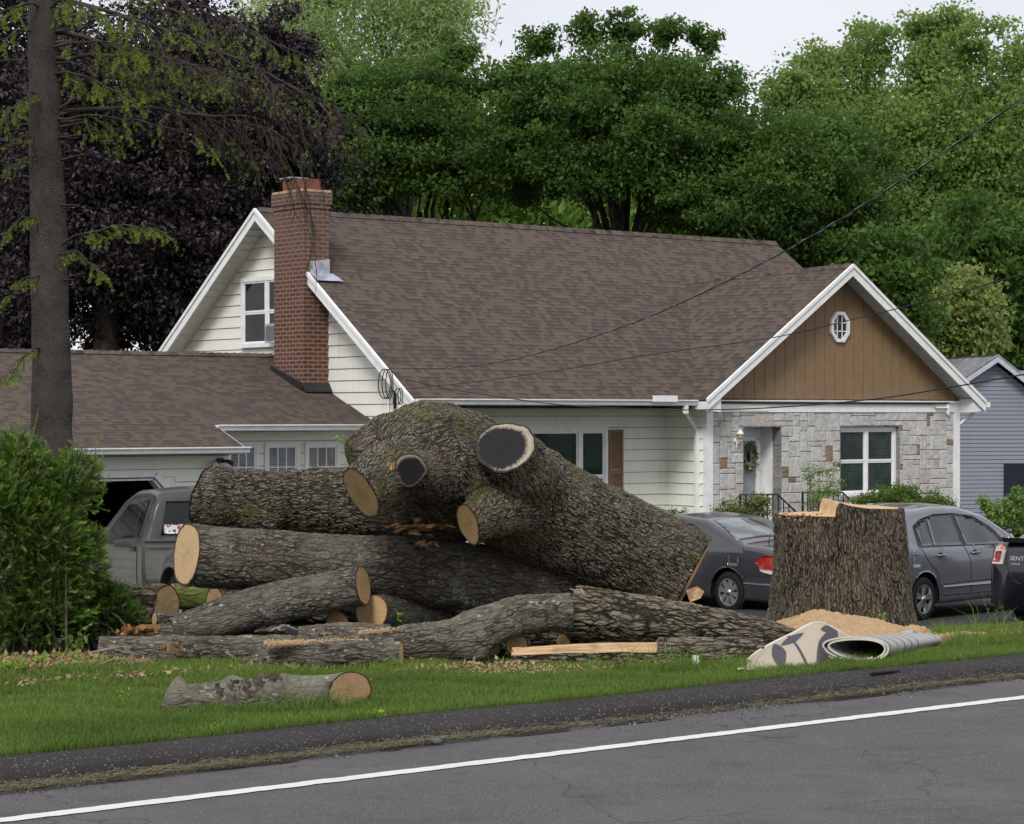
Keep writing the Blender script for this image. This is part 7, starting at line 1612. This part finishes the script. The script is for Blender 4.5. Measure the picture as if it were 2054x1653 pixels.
    for i in range(nu - 1):
        for j in range(nv - 1): Fs.append((f(0, i, j), f(0, i + 1, j), f(0, i + 1, j + 1), f(0, i, j + 1))); Fs.append((f(1, i, j), f(1, i, j + 1), f(1, i + 1, j + 1), f(1, i + 1, j)))
    m = M('rug_pile'); v = m.attr('bco'); s = m.sep(v); fz = m.noise(v, 260, 3, .7); base = m.mix(fz, (.36, .30, .23), (.52, .46, .38))
    dk = None
    for (cx, cy, ra, rb, an) in ((.66, .17, .17, .07, 1.15), (.30, .10, .10, .055, 1.9), (.40, .22, .10, .034, .52), (.66, .30, .05, .035, .2), (.80, .07, .06, .05, .6), (.98, .16, .07, .05, 2.2), (.93, .30, .06, .03, 2.4)):
        dx = m.math('SUBTRACT', s[0], cx); dy = m.math('SUBTRACT', s[1], cy); c_, s_ = math.cos(an), math.sin(an)
        ea = m.math('ADD', m.math('MULTIPLY', dx, c_ / ra), m.math('MULTIPLY', dy, s_ / ra)); eb = m.math('ADD', m.math('MULTIPLY', dx, -s_ / rb), m.math('MULTIPLY', dy, c_ / rb))
        r_ = m.math('ADD', m.math('ABSOLUTE', m.math('POWER', m.math('ABSOLUTE', ea), 1.4)), m.math('POWER', m.math('ABSOLUTE', eb), 1.4)); e_ = m.math('SUBTRACT', 1, m.ss(r_, .93, 1.05)); dk = e_ if dk is None else m.math('MAXIMUM', dk, e_)
    l1 = m.math('ABSOLUTE', m.math('ADD', m.math('SUBTRACT', s[0], .47), m.math('MULTIPLY', m.math('SUBTRACT', s[1], .10), .62))); dk = m.math('MAXIMUM', dk, m.math('SUBTRACT', 1, m.ss(l1, .010, .014)))
    c = m.mix(dk, base, m.mix(fz, (.045, .043, .052), (.13, .125, .14))); m.pb(c, .95, m.bump(fz, .8, .006), .1)
    fast('flap', V, Fs, m.m, root, co=np.concatenate([cg.reshape(-1, 3)] * 2), smooth=True)
    mb = MB(); mb.tube([Vector(Vg[0, i, nv - 1]) for i in range(0, nu, 2)], .009, 6); mb.tube([Vector(Vg[0, 0, nv - 1]), Vector(Vg[0, 0, 0])], .008, 6); mb.build('flap_binding', plain('rug_binding', (.55, .52, .45), .9, .1, .1), root)
    mb = MB(); e = PD(1822, 1304, 10.9); b0_ = a0 + ax * 1.3; b0_.z = .08; mb.tube([b0_, e + Vector((0, 0, .0)), e + Vector((.1, .05, -.02))], [.09, .075, .03], 16); mb.build('roll_end', mat_rug('rug_backing', True), root)
rug()
p = PD(1395, 1342, 10.45); mb = MB(); n = 28; r1, r0 = .0215, .017; zt_ = CH - (1315 - HY) * ZD(1395, 10.45) / F; vs = [(p.x + r * math.cos(2 * math.pi * k / n), p.y + r * math.sin(2 * math.pi * k / n), z) for r, z in ((r1, 0.0), (r1, zt_), (r0, zt_), (r0, zt_ - .06)) for k in range(n)]
mb.add(vs, [(i * n + k, i * n + (k + 1) % n, (i + 1) * n + (k + 1) % n, (i + 1) * n + k) for i in range(3) for k in range(n)] + [tuple(range(3 * n, 4 * n))], None, None, True); tag(mb.build('pipe_stub', plain('pvc', (.50, .51, .47), .5, .3, .15)), 'short white plastic pipe sticking up out of the grass', 'pipe')

def litter(name, label, cat, cx, cy, D, ru, rd, h, n, size, mat, seed, kind='stuff', zoff=0.0, lift=0.0):
    R = np.random.default_rng(seed); c = PD(cx, cy, D); c = GP(cx, cy); u0, d0 = UU(c), DD(c); a = R.uniform(0, 6.28, n); q = np.sqrt(R.random(n)); u = u0 + ru * q * np.cos(a); d = d0 + rd * q * np.sin(a)
    z = (gz(d, u) if zoff is None else zoff + 0 * d) + h * (1 - q) * R.random(n) + .005 + lift; C = np.stack([u * CA - d * SA, u * SA + d * CA, z], 1)
    o = leaf_mesh(name, C, size, mat, R, np.stack([R.random(n), R.random(n) * .5, 0 * z], 1), up=.5, droop=.05, aspect=.55); tag(o, label, cat, kind=kind)
litter('dead_leaves', 'pile of dry brown leaves and bark at the left end of the long low log', 'leaf litter', 165, 1342, 11.15, .50, .30, .08, 2800, .042, MT['deadleaf'], 81, zoff=None, lift=.025)
litter('fresh_leaves', 'yellow green leaf scraps among the dry brown leaves', 'leaf litter', 115, 1345, 11.0, .5, .25, .07, 200, .045, MT['l_fresh'], 82, zoff=None, lift=.05)
litter('dead_leaves', 'scattered dry leaves and chips on the grass along the front logs', 'leaf litter', 560, 1350, 10.75, 2.2, .22, .03, 330, .04, MT['deadleaf'], 83, zoff=None, lift=.03)
litter('dead_leaves', 'scattered wood chips on the grass in front of the curved log', 'leaf litter', 960, 1350, 10.7, .7, .2, .05, 420, .035, MT['deadleaf'], 84, zoff=None, lift=.03)
litter('sawdust_scatter', 'loose sawdust and chips scattered in the grass around the sawdust heap', 'sawdust', 1740, 1295, 11.6, 1.7, .75, .02, 9000, .014, MT['sawdust'], 91, zoff=None, lift=.03)
litter('sawdust_scatter', 'loose sawdust chips scattered on the lawn in front of the pile', 'sawdust', 1150, 1348, 11.6, 1.6, .3, .02, 1500, .016, MT['sawdust'], 92, zoff=None, lift=.03)
def straw(label, x, n, ru, d0, rd, seed, len_=.06):
    R = np.random.default_rng(seed); c = PD(x, 1400, d0); u = UU(c) + R.normal(size=n) * ru; d = d0 + np.abs(R.normal(size=n)) * rd; a = R.uniform(0, 3.14, n); l = len_ * R.uniform(.4, 1.3, n); z = .015 + np.abs(R.normal(size=n)) * .012
    Cc = np.stack([u * CA - d * SA, u * SA + d * CA, z], 1); dv = np.stack([np.cos(a) * l, np.sin(a) * l, R.normal(size=n) * .008], 1); w = np.stack([-np.sin(a), np.cos(a), 0 * a + .4], 1) * .0016
    V = np.stack([Cc - dv / 2 - w, Cc - dv / 2 + w, Cc + dv / 2], 1).reshape(-1, 3); o = fast('dry_grass', V, np.arange(3 * n).reshape(-1, 3), MT['straw'], tint=np.repeat(np.stack([R.random(n), R.random(n) * .6, 0 * a], 1), 3, 0)); tag(o, label, 'dry grass', kind='stuff')
straw('dry grass clippings in the gutter at the bottom left corner', 90, 1500, .45, 9.0, .08, 1); straw('dry grass clippings in the gutter under the lone log', 360, 1300, .4, 9.0, .07, 2); straw('dry grass clippings heaped in the gutter near the dark stone', 830, 1900, .5, 9.02, .07, 3)
straw('thin line of dry grass along the middle of the gutter', 1200, 700, .9, 9.02, .07, 4); straw('dry grass clippings in the gutter below the rug', 1760, 1500, .5, 9.02, .08, 5); straw('dry grass clippings in the gutter at the right edge', 1980, 1200, .6, 9.03, .07, 6)
litter('dead_leaves', 'thin scatter of dry leaves under the front of the large yew bush', 'leaf litter', 60, 1340, 11.1, .6, .3, .04, 600, .045, MT['deadleaf'], 85, zoff=None, lift=.05)
def gravel():
    Rg = np.random.default_rng(17); n = 5200; u = Rg.uniform(3, 17, n); d = 9.2 - np.abs(Rg.normal(size=n)) * .16; k = fbm(np.stack([u * 1.5, d, 0 * u], 1), 5, 2) > .38; u, d = u[k], d[k]; Cg = np.stack([u * CA - d * SA, u * SA + d * CA, 0 * u + .008], 1)
    tag(leaf_mesh('gravel', Cg, .013, MT['gravel'], Rg, np.zeros((len(u), 3)), up=.3, droop=0, aspect=1.0), 'loose grit and gravel along the foot of the asphalt curb', 'gravel', kind='stuff')
gravel()
for k_, (x_, y_) in enumerate(((250, 1400), (420, 1470), (120, 1440), (900, 1380), (1180, 1372), (760, 1440))):
    weed('broadleaf_weed', ['low weed in the open lawn left of the lone log', 'low weed in the grass strip below the lone log', 'small weed in the lawn near the left edge', 'low weed in the lawn in front of the curved log', 'small weed in the grass below the left end of the split log', 'small weed near the curb right of the lone log'][k_], x_, y_, DD(GP(x_, y_)), 6, .07, .032, MT['l_fresh'], 20 + k_, group='weeds in the lawn', spread=1.4)
# twigs on the ground at the left
def twigs():
    sets = [('forked grey twig lying on the grass below the long low log', [[(325, 1352), (270, 1344), (250, 1322), (225, 1322), (205, 1332)], [(275, 1345), (265, 1310), (245, 1297), (190, 1308)], [(272, 1346), (262, 1357), (278, 1362)]], 12.55),
            ('curved dark twig in front of the yew bush', [[(180, 1310), (220, 1300), (255, 1310), (300, 1318)]], 13.0),
            ('thin grey twig leaning on the long low log', [[(452, 1308), (468, 1318), (478, 1340)]], 12.55),
            ('thin grey twig between the weathered log and the curved log', [[(575, 1255), (600, 1266), (630, 1270)], [(622, 1280), (634, 1262)]], 12.9),
            ('dry pale stick on the grass below the long low log', [[(395, 1343), (430, 1341), (450, 1338)]], 12.55)]
    for lab, ls, D in sets:
        mb = MB(); [mb.tube([PD(x, y, D) for x, y in l], [.008 - .0012 * i for i in range(len(l))], 5) for l in ls]; tag(mb.build('fallen_twig', MT['twig_g']), lab, 'twig')
twigs()
def stone(x, y, D, r, label, col):
    bm = bmesh.new(); bmesh.ops.create_icosphere(bm, subdivisions=3, radius=1); R = random.Random(x); c = PD(x, y, D); c.z = r * .4 + .01
    V = np.array([v.co[:] for v in bm.verts]); V = V * (1 + (fbm(V * 1.5 + x, 3, 2) - .5)[:, None] * .8) * np.array([r * 1.5, r, r * .55]) + np.array(c); Fs = [tuple(v.index for v in f.verts) for f in bm.faces]; bm.free(); tag(fast('stone', V, Fs, plain('stone_grey', col, .8), smooth=False), label, 'stone')
stone(870, 1478, 9.05, .028, 'dark grey stone lying in the gutter beside the curb', (.10, .10, .11))
mb = MB(); pts = [PD(x, y, 9.3) for x, y in ((1745, 1362), (1752, 1352), (1768, 1347), (1790, 1350), (1806, 1364))]
for q_ in pts: q_.z = .085
mb.tube(pts, [.006, .012, .010, .008, .003], 5); tag(mb.build('tar_strip', MT['rubber']), 'scrap of black crumbled asphalt on the curb below the rug', 'debris')

# ------------------------------------------------------------------ grass
def grass():
    R = np.random.default_rng(99)
    def blades(u, d, h, w, z0=None, lean=.35):
        n = len(u); z = gz(d, u) + wob(u, d) * np.clip((d - 9.5) * 2, 0, 1) - .004; B = np.stack([u * CA - d * SA, u * SA + d * CA, z], 1); a = R.uniform(0, 6.28, n); L = np.stack([np.cos(a), np.sin(a), 0 * a], 1) * (lean * R.uniform(.2, 1.3, n) * h)[:, None]
        a2 = R.uniform(-.9, .9, n); s = np.stack([np.cos(a2), np.sin(a2), 0 * a], 1) * (w * R.uniform(.7, 1.3, n))[:, None] * .5; H_ = np.stack([0 * h, 0 * h, h], 1)
        M1 = B + L * .35 + H_ * .6; Tp = B + L * 1.15 + H_ * R.uniform(.85, 1.0, n)[:, None]
        V = np.stack([B - s, B + s, M1 + s * .75, M1 - s * .75, Tp], 1).reshape(-1, 3); i = np.arange(n)[:, None] * 5
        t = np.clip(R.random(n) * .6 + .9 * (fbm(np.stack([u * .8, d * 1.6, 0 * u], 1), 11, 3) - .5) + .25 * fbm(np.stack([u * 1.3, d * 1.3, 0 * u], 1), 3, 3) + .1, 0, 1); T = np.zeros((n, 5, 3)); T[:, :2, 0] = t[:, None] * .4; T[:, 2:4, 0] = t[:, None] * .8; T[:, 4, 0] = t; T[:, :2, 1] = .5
        return V, i + np.array([[0, 1, 2, 3]]), i + np.array([[3, 2, 4]]), T.reshape(-1, 3)
    parts = []
    def region(n, u0, u1, d0, d1, hfn, w, lean=.35, mask=None):
        u = R.uniform(u0, u1, n); d = R.uniform(d0, d1, n); k = np.ones(n, bool) if mask is None else mask(u, d); u, d = u[k], d[k]; parts.append(blades(u, d, hfn(u, d), w, lean=lean))
    hl = lambda u, d: (.024 + .040 * fbm(np.stack([u * 2.2, d * 2.2, 0 * u], 1), 1, 3)) * R.uniform(.6, 1.35, len(u)) + .04 * np.clip((d - 10.4 - np.clip((9 - u) * .5, 0, 1.6)) / 1.5, 0, 1) * fbm(np.stack([u * 3, d * 3, 0 * u], 1), 7, 2)
    cs = UU(PD(1690, 1200, 12.0)); dm = lambda u, d: ~((((u - cs) / 1.25) ** 2 + ((d - 12.0) / .9) ** 2 < .8) & (R.random(len(u)) < .985)) & ~((((u - cs - 1.4) / 1.0) ** 2 + ((d - 11.5) / .5) ** 2 < .7) & (R.random(len(u)) < .75))
    region(105000, 3.6, 8.2, 9.5, 11.4, hl, .0042, mask=dm); region(60000, 3.6, 8.8, 11.4, 15, hl, .006, mask=dm)
    region(80000, 8.2, 13.2, 9.5, 11.4, hl, .0045, mask=dm); region(42000, 8.2, 18, 11.4, 14.2, hl, .007, mask=dm); region(26000, 13.2, 20, 9.5, 11.4, hl, .006, mask=dm); region(26000, 2, 24, 14.2, 17.5, lambda u, d: R.uniform(.06, .12, len(u)), .012)
    # tufts: along the curb edge, in front of the right logs, round the lone log and the stump
    def tufts(k, x0, x1, y0, y1, h, per=26, spread=.035, y2=None):
        for _ in range(k):
            f_ = R.random(); x = x0 + (x1 - x0) * f_; yl = y0 if y2 is None else y0 + (y2 - y0) * f_; y = yl + R.random() * (y1 - y0); p = GP(x, y); us, ds = UU(p), DD(p)
            uu_ = us + R.normal(size=per) * spread; dd_ = ds + R.normal(size=per) * spread; hh = h * R.uniform(.35, 1.2, per) * R.uniform(.6, 1.2); parts.append(blades(uu_, np.maximum(dd_, 9.5), hh, .005, lean=.75))
    tufts(90, 1030, 1500, 1338, 1352, .09); tufts(22, 1240, 1490, 1345, 1352, .19, 14); tufts(46, 340, 740, 1425, 1440, .08); tufts(26, 520, 740, 1428, 1440, .14, 12); tufts(90, 190, 820, 1335, 1352, .07); tufts(40, 820, 1060, 1340, 1356, .08)
    tufts(60, 1790, 2054, 1268, 1305, .13, 22); tufts(18, 1850, 2054, 1262, 1280, .26, 8); tufts(12, 1600, 1780, 1270, 1290, .10, 12); tufts(70, 10, 1480, 1502, 1508, .045, 22, .05, 1362); tufts(40, 1480, 2054, 1362, 1366, .045, 22, .05, 1318)
    tufts(12, 1440, 1540, 1262, 1275, .22, 14); tufts(30, 1490, 1720, 1345, 1352, .06, 22); tufts(16, 1760, 1860, 1325, 1335, .08, 24); tufts(60, 30, 400, 1345, 1480, .05, 20, .06)
    off = 0; VV = []; F4 = []; F3 = []; TT = []
    for V, a, b, T in parts: VV.append(V); F4.append(a + off); F3.append(b + off); TT.append(T); off += len(V)
    V = np.concatenate(VV); F4 = np.concatenate(F4); F3 = np.concatenate(F3); T = np.concatenate(TT)
    # one object: triangulate the quads so that one array carries every face
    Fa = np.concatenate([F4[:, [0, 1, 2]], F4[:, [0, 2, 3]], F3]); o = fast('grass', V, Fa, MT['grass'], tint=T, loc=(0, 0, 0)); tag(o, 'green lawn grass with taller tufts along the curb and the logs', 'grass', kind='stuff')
grass()
